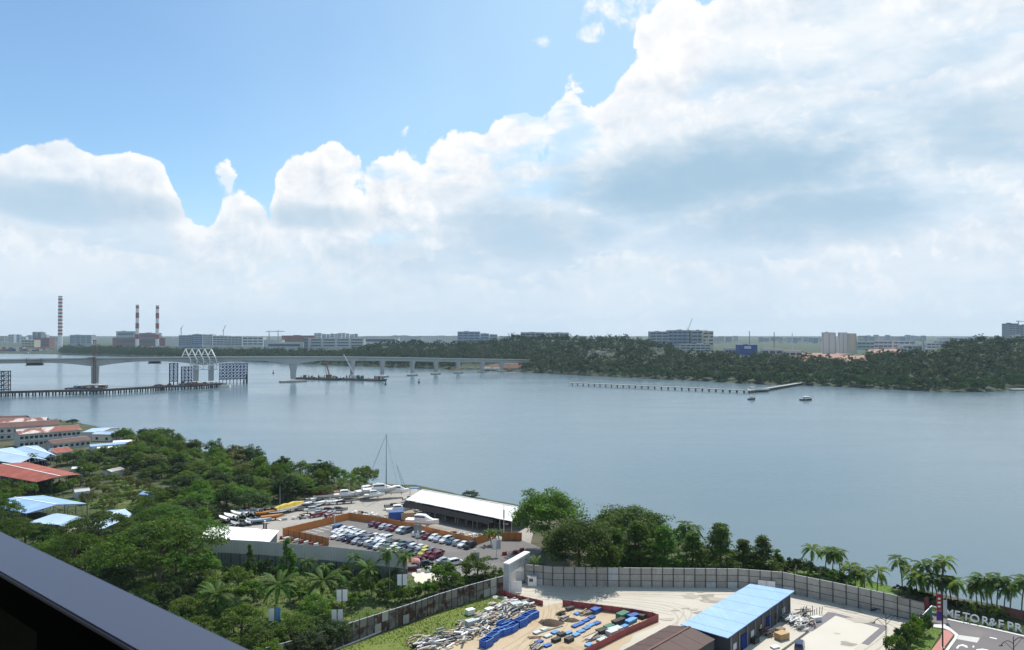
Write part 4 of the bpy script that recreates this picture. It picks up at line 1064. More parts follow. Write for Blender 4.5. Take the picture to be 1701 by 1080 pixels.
o = Vector((pk.x, pk.y, 0)); t = thing('brown_shed', 'gabled shed with a dark brown corrugated roof in front of the blue roof', 'shed', o)
dl = (lp - pk); dl.z = 0
le.z = re.z = 4.4
strips(t, le - o, le - o + dl, lp - o, pk - o, 9, M['brown_roof'], 0.1)
strips(t, re - o, re - o + dl, lp - o, pk - o, 9, M['brown_roof'], 0.1)
mb = MB(); mb.bar(pk - o + Vector((0, 0, .08)), lp - o + Vector((0, 0, .08)), 0.5, 0.07); obj('ridge_cap', mb.mesh('ridge_cap', M['rust_dark']), t)
c1, c2 = (le - o) * 0.95, (re - o) * 0.95
wallq(t, c1, c2, 0, 4.15, 4.15, M['blue_steel'], 0.15)
wallq(t, c2, c2 + dl, 0, 4.15, 4.15, M['steel_dark'], 0.15)
wallq(t, c1, c1 + dl, 0, 4.15, 4.15, M['steel_dark'], 0.15)

# ------------------------------------------------------------------ the buildings at the shore on the far side of the wood
def gable_shed(name, label, cat, A, B, C, D, ze, zr, rm, wm, n=6, open_=False, floors=1, win=0, capm='white', wallth=0.18):
    """A-B near eave (seen corners at eave level), D-C far eave; the ridge runs between the middles of B-C and A-D unless told otherwise"""
    o = Vector((A.x, A.y, 0)); t = thing(name, label, cat, o)
    q = [Vector((p.x, p.y, ze)) - o for p in (A, B, C, D)]
    r0, r1 = (q[0] + q[3]) / 2, (q[1] + q[2]) / 2
    r0.z = r1.z = zr
    strips(t, q[0], q[1], r1, r0, n, rm, 0.1); strips(t, q[3], q[2], r1, r0, n, rm, 0.1)
    mb = MB(); mb.bar(r0 + Vector((0, 0, .05)), r1 + Vector((0, 0, .05)), 0.45, 0.07); obj('ridge_cap', mb.mesh('ridge_cap', M[capm]), t)
    cen = sum(q, Vector()) / 4; ins = [p * 0.96 + cen * 0.04 for p in q]
    if open_:
        for a, b in ((0, 1), (1, 2), (2, 3), (3, 0)):
            L = (ins[b] - ins[a]).length; k = max(2, int(L / 5))
            for i in range(k):
                p = ins[a].lerp(ins[b], i / k); obj('post', ubox('post', 'steel'), t, M=xf((p.x, p.y, 0), (0.25, 0.25, ze - 0.1)))
        wallq(t, ins[2], ins[3], 0, ze - .12, ze - .12, M[wm]); 
        mb = MB(); mb.box((cen.x, cen.y, 0.55), ((q[1] - q[0]).length * 0.5, 4, 1.1), rz=math.atan2(q[1].y - q[0].y, q[1].x - q[0].x)); obj('stored_goods', mb.mesh('stored_goods', M['pallet_dark']), t)
        return t
    for a, b in ((0, 1), (1, 2), (2, 3), (3, 0)):
        w, d, nv = wallq(t, ins[a], ins[b], 0, ze - .12, ze - .12, M[wm], wallth)
        if a in (1, 3):
            m_ = MB(); e = Vector((0, 0, 0)); pk_ = (r1 if a == 1 else r0) * 0.96 + cen * 0.04; pk_.z = zr - 0.1
            p0, p1 = ins[a].copy(), ins[b].copy(); p0.z = p1.z = ze - .12
            nn_ = nv.normalized() * 0.08
            m_.loft([[tuple(p0 - nn_), tuple(p1 - nn_), tuple(pk_ - nn_)], [tuple(p0 + nn_), tuple(p1 + nn_), tuple(pk_ + nn_)]])
            obj('gable', m_.mesh('gable', M[wm]), t)
        if a == 0 and win:
            for fl in range(floors):
                for i in range(win):
                    s = (ins[b] - ins[a]).length * (i + 0.5) / win
                    opening(w, Vector((ins[a].x, ins[a].y, 0)), d, -nv, s, 1.6, 0.9 + fl * (ze / floors), 1.5, 'dark', 'window', 0.12)
                opening(w, Vector((ins[a].x, ins[a].y, 0)), d, -nv, (ins[b] - ins[a]).length / 2, (ins[b] - ins[a]).length, (fl + 1) * (ze / floors) - 0.5, 0.3, 'concrete', 'ledge', 0.5)
    return t
def rect(p, q, depth):
    """near edge p-q and a depth away from the eye"""
    d = (q - p); n = Vector((-d.y, d.x, 0)).normalized()
    if n.y < 0: n = -n
    return p, q, q + n * depth, p + n * depth
p, q = G(30, 722, 7.5), G(136, 713.5, 7.5)
gable_shed('row_house', 'two storey grey row house with patchy white and rust roof and rows of dark windows', 'house', *rect(p, q, 13), 7.5, 9.8, M['rust_roof'], 'pale_wall', 9, floors=2, win=13)
p, q = G(-40, 713, 7.5), G(100, 705, 7.5)
gable_shed('row_house', 'row house roof in patchy rust behind the grey row house', 'house', *rect(p, q, 13), 7.5, 9.8, M['rust_dark'], 'pale_wall', 9, floors=2, win=12)
p, q = G(-60, 706, 7.5), G(76, 700.5, 7.5)
gable_shed('row_house', 'row house with a pale peeling roof nearest the open water', 'house', *rect(p, q, 14), 7.5, 9.8, M['rust_roof'], 'pale_wall', 9, floors=2, win=12)
p, q = G(-80, 699.5, 7.0), G(38, 697, 7.0)
gable_shed('row_house', 'row house with a dark rust roof at the very shore', 'house', *rect(p, q, 12), 7.0, 9.2, M['rust_dark'], 'pale_wall', 8, floors=2, win=10)
p, q = G(86, 737.5, 3.6), G(152, 730, 3.6)
gable_shed('low_house', 'low long house with a dark rusty roof in front of the grey row house', 'house', *rect(p, q, 9), 3.6, 5.2, M['rust_dark'], 'pale_wall', 7, win=7)
p, q = G(92, 753, 3.8), G(122, 749, 3.8)
gable_shed('small_house', 'small white walled house with a faded red roof above the palms', 'house', *rect(p, q, 10), 3.8, 5.6, M['red_roof'], 'white', 4, win=3)
p, q = G(152, 721, 4.2), G(186, 722, 4.2)
gable_shed('shore_house', 'pale concrete shore house with two square windows', 'house', *rect(p, q, 8), 4.2, 5.4, M['cyan_roof'], 'cream', 4, win=2)
p, q = G(136, 718, 4.0), G(168, 718, 4.0)
gable_shed('shore_shed', 'shore shed with a pale turquoise roof beside the row houses', 'shed', *rect(p, q, 22), 4.0, 5.0, M['cyan_roof'], 'pale_wall', 4)
for (x0, y0, x1, y1, dp, k, lab) in [(150, 742, 212, 737, 7, 'lightblue_roof', 'low pale blue roofed shed among the trees by the shore'), (187, 736, 232, 733.5, 9, 'white_roof', 'low whitish roofed shed nearest the shore trees'),
                                     (160, 746, 200, 744, 6, 'white_roof', 'small white roof under the palms behind the blue sheds'), (248, 739, 288, 742, 7, 'pale_concrete', 'long pale roof half hidden in the shore trees'),
                                     (118, 779, 142, 778, 3.5, 'white_roof', 'small white lean-to roof behind the red roof corner'), (124, 818, 150, 815, 4, 'pale_wall', 'small grey box shed on the dry clearing'),
                                     (185, 784, 208, 779, 5, 'grey_wood', 'broken grey shack on the clearing by the wood'), (230, 821, 252, 823, 4, 'blue_roof', 'small blue roof at the wood edge of the clearing')]:
    p, q = G(x0, y0, 2.6), G(x1, y1, 2.6)
    gable_shed('small_shed', lab, 'shed', *rect(p, q, dp), 2.6, 3.3, M[k], 'pale_wall', 4)
# pale blue roofs, red roof
def pitched(name, label, px, ze, zr, rm, n, side_walls='dark', capm='white'):
    """px: left eave corner, near gable: left, peak, right, far: peak (all seen points)"""
    nl, npk, nr_, fl, fpk, fr = [G(p[0], p[1], zr if i in (1, 4) else ze) for i, p in enumerate(px)]
    o = Vector((nl.x, nl.y, 0)); t = thing(name, label, 'shed', o)
    strips(t, nl - o, fl - o, fpk - o, npk - o, n, rm, 0.12); strips(t, nr_ - o, fr - o, fpk - o, npk - o, n, rm, 0.12)
    mb = MB(); mb.bar(npk - o + Vector((0, 0, .06)), fpk - o + Vector((0, 0, .06)), 0.5, 0.08); obj('ridge_cap', mb.mesh('ridge_cap', M[capm]), t)
    for P, Q in ((nl, nr_), (nl, fl), (nr_, fr), (fl, fr)):
        a, b = (P - o), (Q - o); k = max(2, int((b - a).length / 6))
        for i in range(k + 1):
            p = a.lerp(b, i / k); obj('post', ubox('post', 'steel'), t, M=xf((p.x, p.y, 0), (0.25, 0.25, ze - 0.15)))
    for P, Q in ((fl, fr), (nl, fl)):
        wallq(t, (P - o) * .98, (Q - o) * .98, 0, ze - .2, ze - .2, M[side_walls])
    m_ = MB(); dk = [(nl - o), (nr_ - o), (npk - o)]
    for i in range(5): m_.bar(dk[0].lerp(dk[2], i / 5), dk[0].lerp(dk[1], i / 10 + .0), 0.14); m_.bar(dk[1].lerp(dk[2], i / 5), dk[1].lerp(dk[0], i / 10), 0.14)
    m_.bar(dk[0], dk[1], 0.18)
    obj('roof_truss', m_.mesh('roof_truss', M['steel']), t)
    return t
pitched('blue_warehouse', 'open sided warehouse with a large pale blue roof behind the balcony rail', [(44, 853), (95, 838), (145, 836.5), (-30, 838), (24, 826), (72, 823)], 5.0, 6.2, M['lightblue_roof'], 8)
pitched('red_shed', 'open shed with a big faded red roof and a white ridge line', [(60, 801), (100, 791), (134, 788), (-40, 783), (4, 770), (45, 768)], 5.2, 7.0, M['red_roof'], 10)
pitched('pale_blue_shed', 'wide shed with very pale blue double roof below the row houses', [(30, 771), (52, 760), (78, 764), (-50, 758), (-10, 747), (20, 743)], 4.2, 5.6, M['cyan_roof'], 8)
pitched('pale_blue_shed', 'pale blue roofed shed joined before the small white house', [(74, 761), (84, 754), (94, 757), (22, 746), (40, 741), (62, 740)], 4.2, 5.4, M['cyan_roof'], 6)
for px4, z, k, lab in [([(46, 868), (92, 852), (130, 858), (100, 872)], 3.4, 'cyan_roof', 'low flat pale blue roof in front of the blue warehouse'), ([(92, 872), (128, 858), (148, 862), (112, 876)], 3.2, 'cyan_roof', 'pale strip roof beside the low flat blue roof'),
                       ([(60, 874), (84, 868), (112, 870), (70, 878)], 2.6, 'white_roof', 'small white awning under the low blue roofs')]:
    q = [G(p[0], p[1], z) for p in px4]; o = Vector((q[0].x, q[0].y, 0)); t = thing('low_roof', lab, 'shed', o)
    strips(t, q[0] - o, q[3] - o, q[2] - o, q[1] - o, 4, M[k], 0.1)
    for p in q: obj('post', ubox('post', 'steel'), t, M=xf(((p - o) * 0.97).to_tuple()[:2] + (0,), (0.2, 0.2, z - 0.1)))
    wallq(t, (q[0] - o) * .96, (q[3] - o) * .96, 0, z - .2, z - .2, M['steel_dark'])
pitched('leafy_roof_shed', 'pale blue roofed shed seen through the feathery umbrella tree', [(165, 881), (150, 866), (128, 870), (222, 856), (208, 846), (180, 848)], 4.0, 5.0, M['cyan_roof'], 6)
q = [G(93, 886, 2.2), G(118, 871, 3.6), G(145, 878, 2.4), G(140, 889, 2.0)]
o = Vector((q[0].x, q[0].y, 0)); t = thing('tarpaulin_shelter', 'sagging brown tarpaulin shelter under the feathery umbrella tree', 'shelter', o)
mb = MB(); mb.slab([p - o for p in q], 0.05); obj('tarpaulin', mb.mesh('tarpaulin', M['tarp']), t)
for p in q: obj('pole', ubox('pole', 'wood'), t, M=xf((p.x - o.x, p.y - o.y, 0), (0.1, 0.1, p.z)))

# ------------------------------------------------------------------ cars
def car_meshes(kind):
    """body (painted), glass, wheel for a hatchback, a saloon and a people carrier; nose towards +X"""
    if kind == 'saloon': pr = [(-2.2, .55, .88), (-2.12, .92, .92), (-1.55, .98, .99), (-.85, .95, 1.42), (-.1, .93, 1.46), (.45, .93, 1.40), (1.15, .92, .96), (1.9, .84, .85), (2.2, .70, .71), (2.25, .5, .52)]
    elif kind == 'hatch': pr = [(-1.85, .55, .80), (-1.82, .95, 1.0), (-1.5, .98, 1.42), (-.7, .96, 1.52), (0, .95, 1.52), (.5, .94, 1.43), (1.1, .93, .98), (1.6, .85, .87), (1.85, .68, .70), (1.9, .5, .52)]
    else: pr = [(-2.25, .55, .9), (-2.22, 1.0, 1.1), (-1.95, 1.05, 1.68), (-.9, 1.02, 1.76), (.1, 1.0, 1.75), (.65, .99, 1.62), (1.25, .98, 1.05), (1.9, .92, .94), (2.2, .75, .77), (2.25, .55, .58)]
    mb = MB(); rings = []
    for i, (x, zs, zt) in enumerate(pr):
        w = .86 if 1 < i < 8 else (.80 if i in (1, 8) else .74)
        wr = w * (.78 if zt > zs + .15 else .92)
        zb = .28 if 0 < i < 9 else .36
        rings.append([(x, -w * .92, zb), (x, -w, zb + .2), (x, -w * .97, zs - .02), (x, -w * .93, zs), (x, -wr, zt), (x, wr, zt), (x, w * .93, zs), (x, w * .97, zs - .02), (x, w, zb + .2), (x, w * .92, zb)])
    mb.loft(rings)
    body = mb.mesh('body', M['white'])
    g = MB()
    cab = [i for i in range(len(pr)) if pr[i][2] > pr[i][1] + .2]
    i0, i1 = cab[0], cab[-1]
    for s in (-1, 1):
        for i in range(i0, i1):
            r, q = rings[i], rings[i + 1]
            k3, k4 = (3, 4) if s < 0 else (6, 5)
            v = []
            for rr, f, fx in ((r, .12, .05), (q, .12, .95), (q, .82, .95), (r, .82, .05)):
                a, b = Vector(rr[k3]), Vector(rr[k4]); p = a.lerp(b, f); v.append(p)
            d = v[1] - v[0]; v[0] = v[0] + d * .05; v[1] = v[1] - d * .05; d = v[2] - v[3]; v[2] = v[2] - d * .05; v[3] = v[3] + d * .05
            g.add([p + Vector((0, s * .012, .004)) for p in v], [(0, 1, 2, 3)])
    for (i, j, sg) in ((i1, i1 + 1, 1), (i0, i0 - 1, -1)):
        r, q = rings[i], rings[j]
        a0, a1 = Vector(r[4]), Vector(r[5]); b0, b1 = Vector(q[3]), Vector(q[6])
        v = [b0.lerp(a0, .12).lerp(b1.lerp(a1, .12), .06), b0.lerp(a0, .12).lerp(b1.lerp(a1, .12), .94), b0.lerp(a0, .9).lerp(b1.lerp(a1, .9), .95), b0.lerp(a0, .9).lerp(b1.lerp(a1, .9), .05)]
        n = (v[1] - v[0]).cross(v[2] - v[0]).normalized(); n = n if n.z > 0 else -n
        g.add([p + n * .015 for p in v], [(0, 1, 2, 3)])
    glass = g.mesh('window', M['car_glass'])
    return body, glass, pr
mb = MB(); mb.tube((0, -.11, 0), (0, .11, 0), .31, n=12); WHEEL = mb.mesh('wheel', M['rubber'])
mb = MB(); mb.tube((0, -.115, 0), (0, .115, 0), .18, n=10); RIM = mb.mesh('rim', M['galv'])
mb = MB(); mb.box((0, 0, 0), (.05, .34, .14)); LIGHT = mb.mesh('headlight', M['white'])
mb = MB(); mb.box((0, 0, 0), (.05, .28, .16)); TAIL = mb.mesh('tail_light', M['red'])
CM = {k: car_meshes(k) for k in ('saloon', 'hatch', 'carrier')}
BODY = {}
def car(kind, colour, p, rz, label, group='cars parked in rows in the car park', cat='car'):
    b, g, pr = CM[kind]
    if (kind, colour) not in BODY:
        m = b.copy(); m.materials.clear(); m.materials.append(CAR[colour]); m.name = 'body'; BODY[(kind, colour)] = m
    fx, rx = pr[-1][0], pr[0][0]
    wb = 1.32 if kind != 'hatch' else 1.15
    wheels = [('wheel', WHEEL, Matrix.Translation((x, y, .31)), [('rim', RIM)]) for x in (-wb, wb) for y in (-.76, .76)]
    return place('parked_car', [('body', BODY[(kind, colour)]), ('window', g)] + wheels + [('headlight', LIGHT, Matrix.Translation((fx - .08, y, .62))) for y in (-.55, .55)]
                 + [('tail_light', TAIL, Matrix.Translation((rx + .02, y, .82))) for y in (-.6, .6)], label, cat, p, rz, 1.06, group)
CNAME = {'hatch': 'hatchback', 'saloon': 'saloon car', 'carrier': 'people carrier'}
def row(p0, p1, n, spec, where, flip):
    a, b = G(*p0), G(*p1); a.z = b.z = 0.045
    d = (b - a).normalized(); ang = math.atan2(d.x, -d.y)
    ang = math.atan2(-d.x, d.y) + math.pi
    seq = [s for s in spec.split()]
    seen = 0
    for i, s in enumerate(seq):
        if s == '-': continue
        kind = {'s': 'saloon', 'h': 'hatch', 'c': 'carrier'}[s[0]]; colour = s[2:]
        p = a.lerp(b, i / (n - 1)) + Vector((rnd.uniform(-.15, .15), rnd.uniform(-.2, .2), 0))
        h = math.atan2(d.x, -d.y) + (math.pi if (rnd.random() < flip) else 0) + rnd.uniform(-.03, .03)
        car(kind, colour, p, h, f'{colour} {CNAME[kind]}, {ORD[seen]} from the empty bays in the {where}')
        seen += 1
row((623, 873.5), (781, 910.5), 18, 's:purple h:maroon s:silver h:lilac s:maroon h:white c:slate - h:white c:white s:maroon h:white s:silver c:white h:slate h:silver s:white c:black', 'orange hoarding row', .5)
row((564, 880), (728, 921), 19, 'c:blue s:white h:white s:white h:silver h:white s:grey s:white h:white c:white - s:brown s:green h:slate h:white s:white h:yellow s:grey h:maroon', 'aisle row of the car park', .3)
row((560, 887), (724, 928), 19, 's:white h:white s:silver h:white h:white s:navy c:grey s:white s:white h:white h:green s:white h:slate - s:navy s:grey h:yellow s:maroon c:maroon', 'centre row of the car park', .5)
row((561, 893.5), (690, 926), 15, 's:white h:white s:navy c:navy s:silver c:grey h:white s:slate s:white h:grey h:white s:silver - c:navy', 'wall row of the car park', .4)
for px, py, k, c, r, lab in [(696, 934, 'hatch', 'maroon', .4, 'dark red hatchback behind the pink stall'), (706, 940, 'saloon', 'black', .5, 'black saloon car between red hatchback and bushes'), (757, 938, 'carrier', 'white', .6, 'white people carrier behind the bright green bush'),
                             (738, 935, 'saloon', 'silver', .5, 'silver saloon car half hidden by the bushy tree')]:
    car(k, c, G(px, py, .045), r, lab, None)
t = thing('market_stall', 'small stall with a pink canopy at the end of the long wall', 'stall', G(686, 946), .2)
for x in (-1.6, 1.6):
    for y in (-1.2, 1.2): obj('leg', ubox('leg', 'galv'), t, M=xf((x, y, 0), (.08, .08, 2.3)))
mb = MB(); mb.loft([[(x * f, y * f, z) for x, y in ((-1.9, -1.5), (1.9, -1.5), (1.9, 1.5), (-1.9, 1.5))] for f, z in ((1, 2.3), (.75, 2.7), (.15, 3.1))]); obj('canopy', mb.mesh('canopy', M['pink_paver']), t)
obj('counter', ubox('counter', 'maroon'), t, M=xf((0, -.9, 0), (3.0, .8, 1.0)))
for px, py, sz, lab in [(712, 950, (1.5, 1.2, 1.3), 'white square box by the parked cars at the pink stall'), (696, 951, (1.0, .8, .7), 'small white box at the foot of the pink stall')]:
    tb = thing('white_box', lab, 'box', G(px, py), .3); obj('body', ubox('body', 'white'), tb, M=xf((0, 0, 0), sz)); obj('lid', ubox('lid', 'galv'), tb, M=xf((0, 0, sz[2]), (sz[0] + .05, sz[1] + .05, .08)))
car('carrier', 'navy', G(1328, 1078, .04), 1.15, 'dark blue car parked on the pale concrete pad', None)
for i, (px, py) in enumerate([(824, 918), (842, 916), (853, 912)]):
    t = thing('planter', 'small dark red water barrier on the entrance road, ' + ORD[i] + ' from the car park', 'barrier', G(px + 14, py + 4), .4, 'red barriers on the entrance road')
    obj('body', ubox('body', 'red'), t, M=xf((0, 0, .05), (1.3, .5, .9))); obj('foot', ubox('foot', 'maroon'), t, M=xf((0, 0, 0), (1.4, .7, .16)))
for i in range(9):
    p = G(470, 893).lerp(G(543, 909), (i + .5) / 9) + Vector((-.7, -1.0, 0))
    k = i % 2
    t = thing('water_barrier', ('white' if k else 'red') + ' water filled barrier at the foot of the orange hoarding, ' + ORD[i] + ' from its outer corner', 'barrier', p, .9, 'barriers at the foot of the orange hoarding')
    obj('body', ubox('body', 'white' if k else 'red_barrier'), t, M=xf((0, 0, .05), (1.5, .45, .9))); obj('foot', ubox('foot', 'maroon'), t, M=xf((0, 0, 0), (1.6, .6, .16)))

# ------------------------------------------------------------------ boats in the yard
def hull_parts(L, B, Hh, hullm, deckm, cab, covm=None):
    st = [(-.5, .80, 0), (-.3, .95, 0), (0, 1.0, .02), (.22, .84, .07), (.38, .50, .14), (.47, .20, .19), (.5, .03, .22)]
    mb = MB(); rings = []; deck = []
    for f, w, sh in st:
        x, y, z = f * L, w * B / 2, Hh * (1 + sh * 1.2)
        kz = Hh * max(0.0, (f - .25)) * 1.9
        rings.append([(x, -y, z), (x, -y * .88, z * .5 + kz * .4), (x, 0, kz * .9), (x, y * .88, z * .5 + kz * .4), (x, y, z)])
        deck.append((x, y * .93, z - .06))
    mb.loft(rings)
    parts = [('hull', mb.mesh('hull', hullm))]
    d = MB(); d.loft([[(x, -y, z), (x, y, z), (x, y, z + .09), (x, -y, z + .09)] for x, y, z in deck]); parts.append(('deck', d.mesh('deck', deckm)))
    if cab:
        c = MB(); z = Hh * 1.05
        h = cab
        c.loft([[(x * L, -w * B, z), (x * L, -w * B * .85, z + hh * h), (x * L, w * B * .85, z + hh * h), (x * L, w * B, z)] for x, w, hh in ((-.22, .33, .9), (-.1, .36, 1.0), (.08, .33, .95), (.2, .26, .45), (.33, .14, .15))])
        parts.append(('cabin', c.mesh('cabin', deckm)))
        w = MB()
        for s in (-1, 1): w.bar((-.2 * L, s * .335 * B, z + .6 * h), (.1 * L, s * .318 * B, z + .6 * h), .06, .28 * h)
        w.bar((.115 * L, -.22 * B, z + .72 * h), (.115 * L, .22 * B, z + .72 * h), .12, .25 * h)
        parts.append(('window', w.mesh('window', M['car_glass'])))
    if covm is not None:
        c = MB(); c.loft([[(x, -y * 1.02, z), (x, -y * .55, z + (1.25 - abs(x / L + .05) * 1.3)), (x, y * .55, z + (1.25 - abs(x / L + .05) * 1.3)), (x, y * 1.02, z)] for x, y, z in deck]); parts.append(('cover', c.mesh('cover', covm)))
    k = MB()
    for x in (-.3, .15):
        k.box((x * L, 0, -.25), (.25, B * .8, .25)); 
        for s in (-1, 1): k.bar((x * L, s * B * .4, -.3), (x * L, s * B * .42, Hh * .5), .1)
    parts.append(('cradle', k.mesh('cradle', M['steel_dark'])))
    if L < 8.5:
        m = MB(); m.box((-.5 * L - .18, 0, Hh * .9), (.35, .4, .7)); m.box((-.5 * L - .2, 0, Hh * .35), (.16, .12, .7)); parts.append(('outboard_motor', m.mesh('outboard_motor', M['dark'])))
    return parts
BOAT = {'rack': hull_parts(6.2, 1.9, .9, M['white'], M['white'], 0), 'open': hull_parts(6.5, 2.2, 1.0, M['white'], M['grey_boat'], .7), 'grey': hull_parts(6.8, 2.3, 1.0, M['grey_boat'], M['dark'], .6),
        'sky': hull_parts(7.5, 2.4, 1.0, M['sky_boat'], M['grey_boat'], 0), 'orange': hull_parts(7.5, 2.3, 1.1, M['orange'], M['orange'], 0), 'dark': hull_parts(6.5, 2.1, .9, M['dark'], M['grey_boat'], 0),
        'cruiser': hull_parts(11.5, 3.6, 1.7, M['white'], M['white'], 1.6), 'maroon': hull_parts(9.5, 3.0, 1.5, M['white'], M['maroon'], 1.0, M['maroon']), 'yellow': hull_parts(7.5, 2.6, 1.2, M['white'], M['white'], 0, M['yellow']),
        'pink': hull_parts(8.5, 2.8, 1.3, M['white'], M['white'], .9, M['pink_paver']), 'red': hull_parts(6.2, 2.1, 1.0, M['red'], M['grey_boat'], .6), 'big': hull_parts(13.5, 4.2, 2.1, M['pale_concrete'], M['white'], 1.8),
        'big2': hull_parts(10.5, 3.4, 1.8, M['white'], M['white'], 1.8)}
def boat(k, px, py, rz, label, group=None, z=0.55, s=1.0, loc=None, name='boat'):
    p = loc if loc is not None else G(px, py); p = Vector((p.x, p.y, z))
    return place(name, BOAT[k], label, 'boat', p, rz, s, group)
rg = 'small white boats racked along the wood edge'
for i in range(9):
    p = G(371, 868).lerp(G(428, 855), i / 8) + Vector((rnd.uniform(-.5, .5), rnd.uniform(-.7, .7), 0))
    boat('rack', 0, 0, 2.45 + rnd.uniform(-.12, .12), 'small white boat racked beside the wood, ' + ORD[i] + ' from the white shed', rg, 1.0 + .5 * (i % 2), 1.0, p)
for i in range(6):
    p = G(392, 874).lerp(G(432, 867), i / 5) + Vector((rnd.uniform(-.6, .6), rnd.uniform(-.7, .7), 0))
    boat(('dark', 'grey', 'rack')[i % 3], 0, 0, 2.4 + rnd.uniform(-.3, .3), ('dark', 'grey', 'white')[i % 3] + ' skiff lying before the racked boats, ' + ORD[i] + ' from the white shed', 'skiffs before the racked boats', .5, .85, p)
boat('sky', 432, 870, .35, 'pale blue open boat beside the orange boat')
boat('orange', 452, 864, .45, 'orange brown open boat at the edge of the boatyard')
boat('orange', 440, 858, .35, 'second orange brown boat tucked behind the orange one')
boat('maroon', 420, 853, .3, 'dark red covered boat at the wood edge before the yellow covers', s=.8)
for px, py, k, rz, lab in [(444, 852, 'dark', .4, 'dark boat between dark red cover and yellow cover'), (457, 852, 'grey', .5, 'grey boat just before the yellow covered boats'), (462, 857, 'dark', .4, 'dark boat under the bow of the yellow covered boats')]: boat(k, px, py, rz, lab)
boat('yellow', 474, 852, .95, 'boat under a yellow tarpaulin nearest the white shed', s=1.15)
boat('yellow', 488, 849, .95, 'boat under a yellow tarpaulin nearest the water', s=1.2)
for i, (px, py, k) in enumerate([(503, 838, 'grey'), (513, 835, 'rack'), (506, 843, 'dark'), (518, 840, 'rack'), (510, 847, 'grey'), (524, 846, 'dark'), (532, 838, 'grey')]):
    boat(k, px, py, .5 + rnd.uniform(-.4, .4), {'grey': 'grey', 'rack': 'white', 'dark': 'dark'}[k] + ' laid up boat past the yellow covers, ' + ORD[i] + ' along the wood edge', 'boats laid up past the yellow covers')
boat('maroon', 541, 830, .25, 'long boat with a dark maroon cover by the wood')
boat('pink', 555, 829, .35, 'white boat with a pink cover beside the maroon cover')
boat('cruiser', 574, 829, .35, 'white motor cruiser with dark windows at the wood edge', z=.9, s=.8)
for i, (px, py, k) in enumerate([(530, 840, 'rack'), (543, 838, 'dark'), (556, 838, 'rack'), (568, 837, 'dark'), (579, 836, 'grey')]):
    boat(k, px, py, .35, {'grey': 'grey', 'rack': 'white', 'dark': 'dark'}[k] + ' low boat in front of the motor cruiser, ' + ORD[i] + ' from the yellow covers', 'low boats before the cruiser')
boat('red', 530, 858, .7, 'red boat behind the orange hoarding'); boat('grey', 545, 853, .2, 'grey cabin boat behind the orange hoarding'); boat('grey', 562, 852, .1, 'grey boat with dark deck just right of the lamp pole'); boat('red', 549, 859, 1.2, 'dark red boat with white bow by the lamp pole')
boat('open', 520, 852, .3, 'white open boat before the red boat')
# the big yachts at the waterside
by = boat('big', 632, 828, .25, 'large grey white sailing yacht on props with a tall mast', None, 1.9, 1.0, None, 'sailing_yacht')
mz = 2.1 * 1.0
mb = MB(); mb.tube((2.2, 0, mz), (2.2, 0, mz + 21.0), .13, .08, 7); obj('mast', mb.mesh('mast', M['steel_dark']), by)
mb = MB(); mb.tube((2.1, 0, mz + 1.9), (-4.6, 0, mz + 2.0), .11, n=6); mb.bar((2.2, -1.2, mz + 12), (2.2, 1.2, mz + 12), .06); obj('boom', mb.mesh('boom', M['steel']), by)
mb = MB()
for e in ((6.6, 0, mz + .6), (-6.2, -.9, mz + .4), (-6.2, .9, mz + .4), (2.2, -2, mz), (2.2, 2, mz)): mb.tube((2.2, 0, mz + 20.8), e, .035, n=4)
obj('rigging', mb.mesh('rigging', M['steel_dark']), by)
y2 = boat('big2', 661, 826, .2, 'smaller white yacht behind with leaning poles', None, 1.5, .85, None, 'sailing_yacht')
mb = MB(); mb.tube((2.5, 0, 2), (-.8, 0, 13.5), .10, .06, 6); mb.tube((3.6, .3, 2), (-.4, 0, 13.0), .08, .05, 6); obj('pole', mb.mesh('pole', M['steel_dark']), y2)
boat('cruiser', 611, 826, .8, 'white motor yacht left of the tall masted yacht', None, 1.5, .95, None, 'motor_yacht')
boat('big2', 622, 831, .35, 'white cabin boat propped in front of the tall masted yacht', None, 1.2, .75, None, 'motor_yacht')
boat('cruiser', 662, 855, .2, 'white cruiser with pointed canopy beside the blue container', None, 1.0, .75, None, 'motor_yacht')
boat('open', 683, 833, .3, 'white launch by the end of the hall roof'); boat('grey', 655, 846, .2, 'small grey white boat behind the cruiser'); boat('open', 676, 846, .3, 'white open boat between launch and blue container')
boat('cruiser', 702, 876, -.25, 'white motor boat with dark hull shade before the hall', None, .9, 1.0, None, 'motor_yacht')
boat('open', 748, 819, 2.9, 'small white boat moored behind the hall roof', None, -2.4)
def crate_thing(name, label, cat, p, rz, size, key, group=None, ribs=True):
    t = thing(name, label, cat, p, rz, group)
    obj('body', ubox('body', key), t, M=xf((0, 0, .1), (size[0], size[1], size[2] - .1)))
    obj('base', ubox('base', 'dark'), t, M=xf((0, 0, 0), (size[0] * .95, size[1] * .95, .1)))
    obj('lid', ubox('lid', key), t, M=xf((0, 0, size[2]), (size[0] + .06, size[1] + .06, .08)))
    return t
crate_thing('container', 'blue container standing at the end of the boat hall', 'container', G(658, 866.5), .25, (5.0, 2.4, 3.4), 'blue_paint')
crate_thing('container', 'brown timber box stack in the shade beside the blue container', 'box', G(677, 866), .2, (4.5, 2.4, 3.0), 'wood')
t = thing('canopy', 'white canopy frame by the blue cover at the water', 'canopy', G(688, 822))
obj('top', ubox('top', 'blue_sheet'), t, M=xf((0, 0, 2.6), (3.6, 2.6, .3)))
for x in (-1.6, 1.6):
    for y in (-1.1, 1.1): obj('leg', ubox('leg', 'galv'), t, M=xf((x, y, 0), (.1, .1, 2.6)))
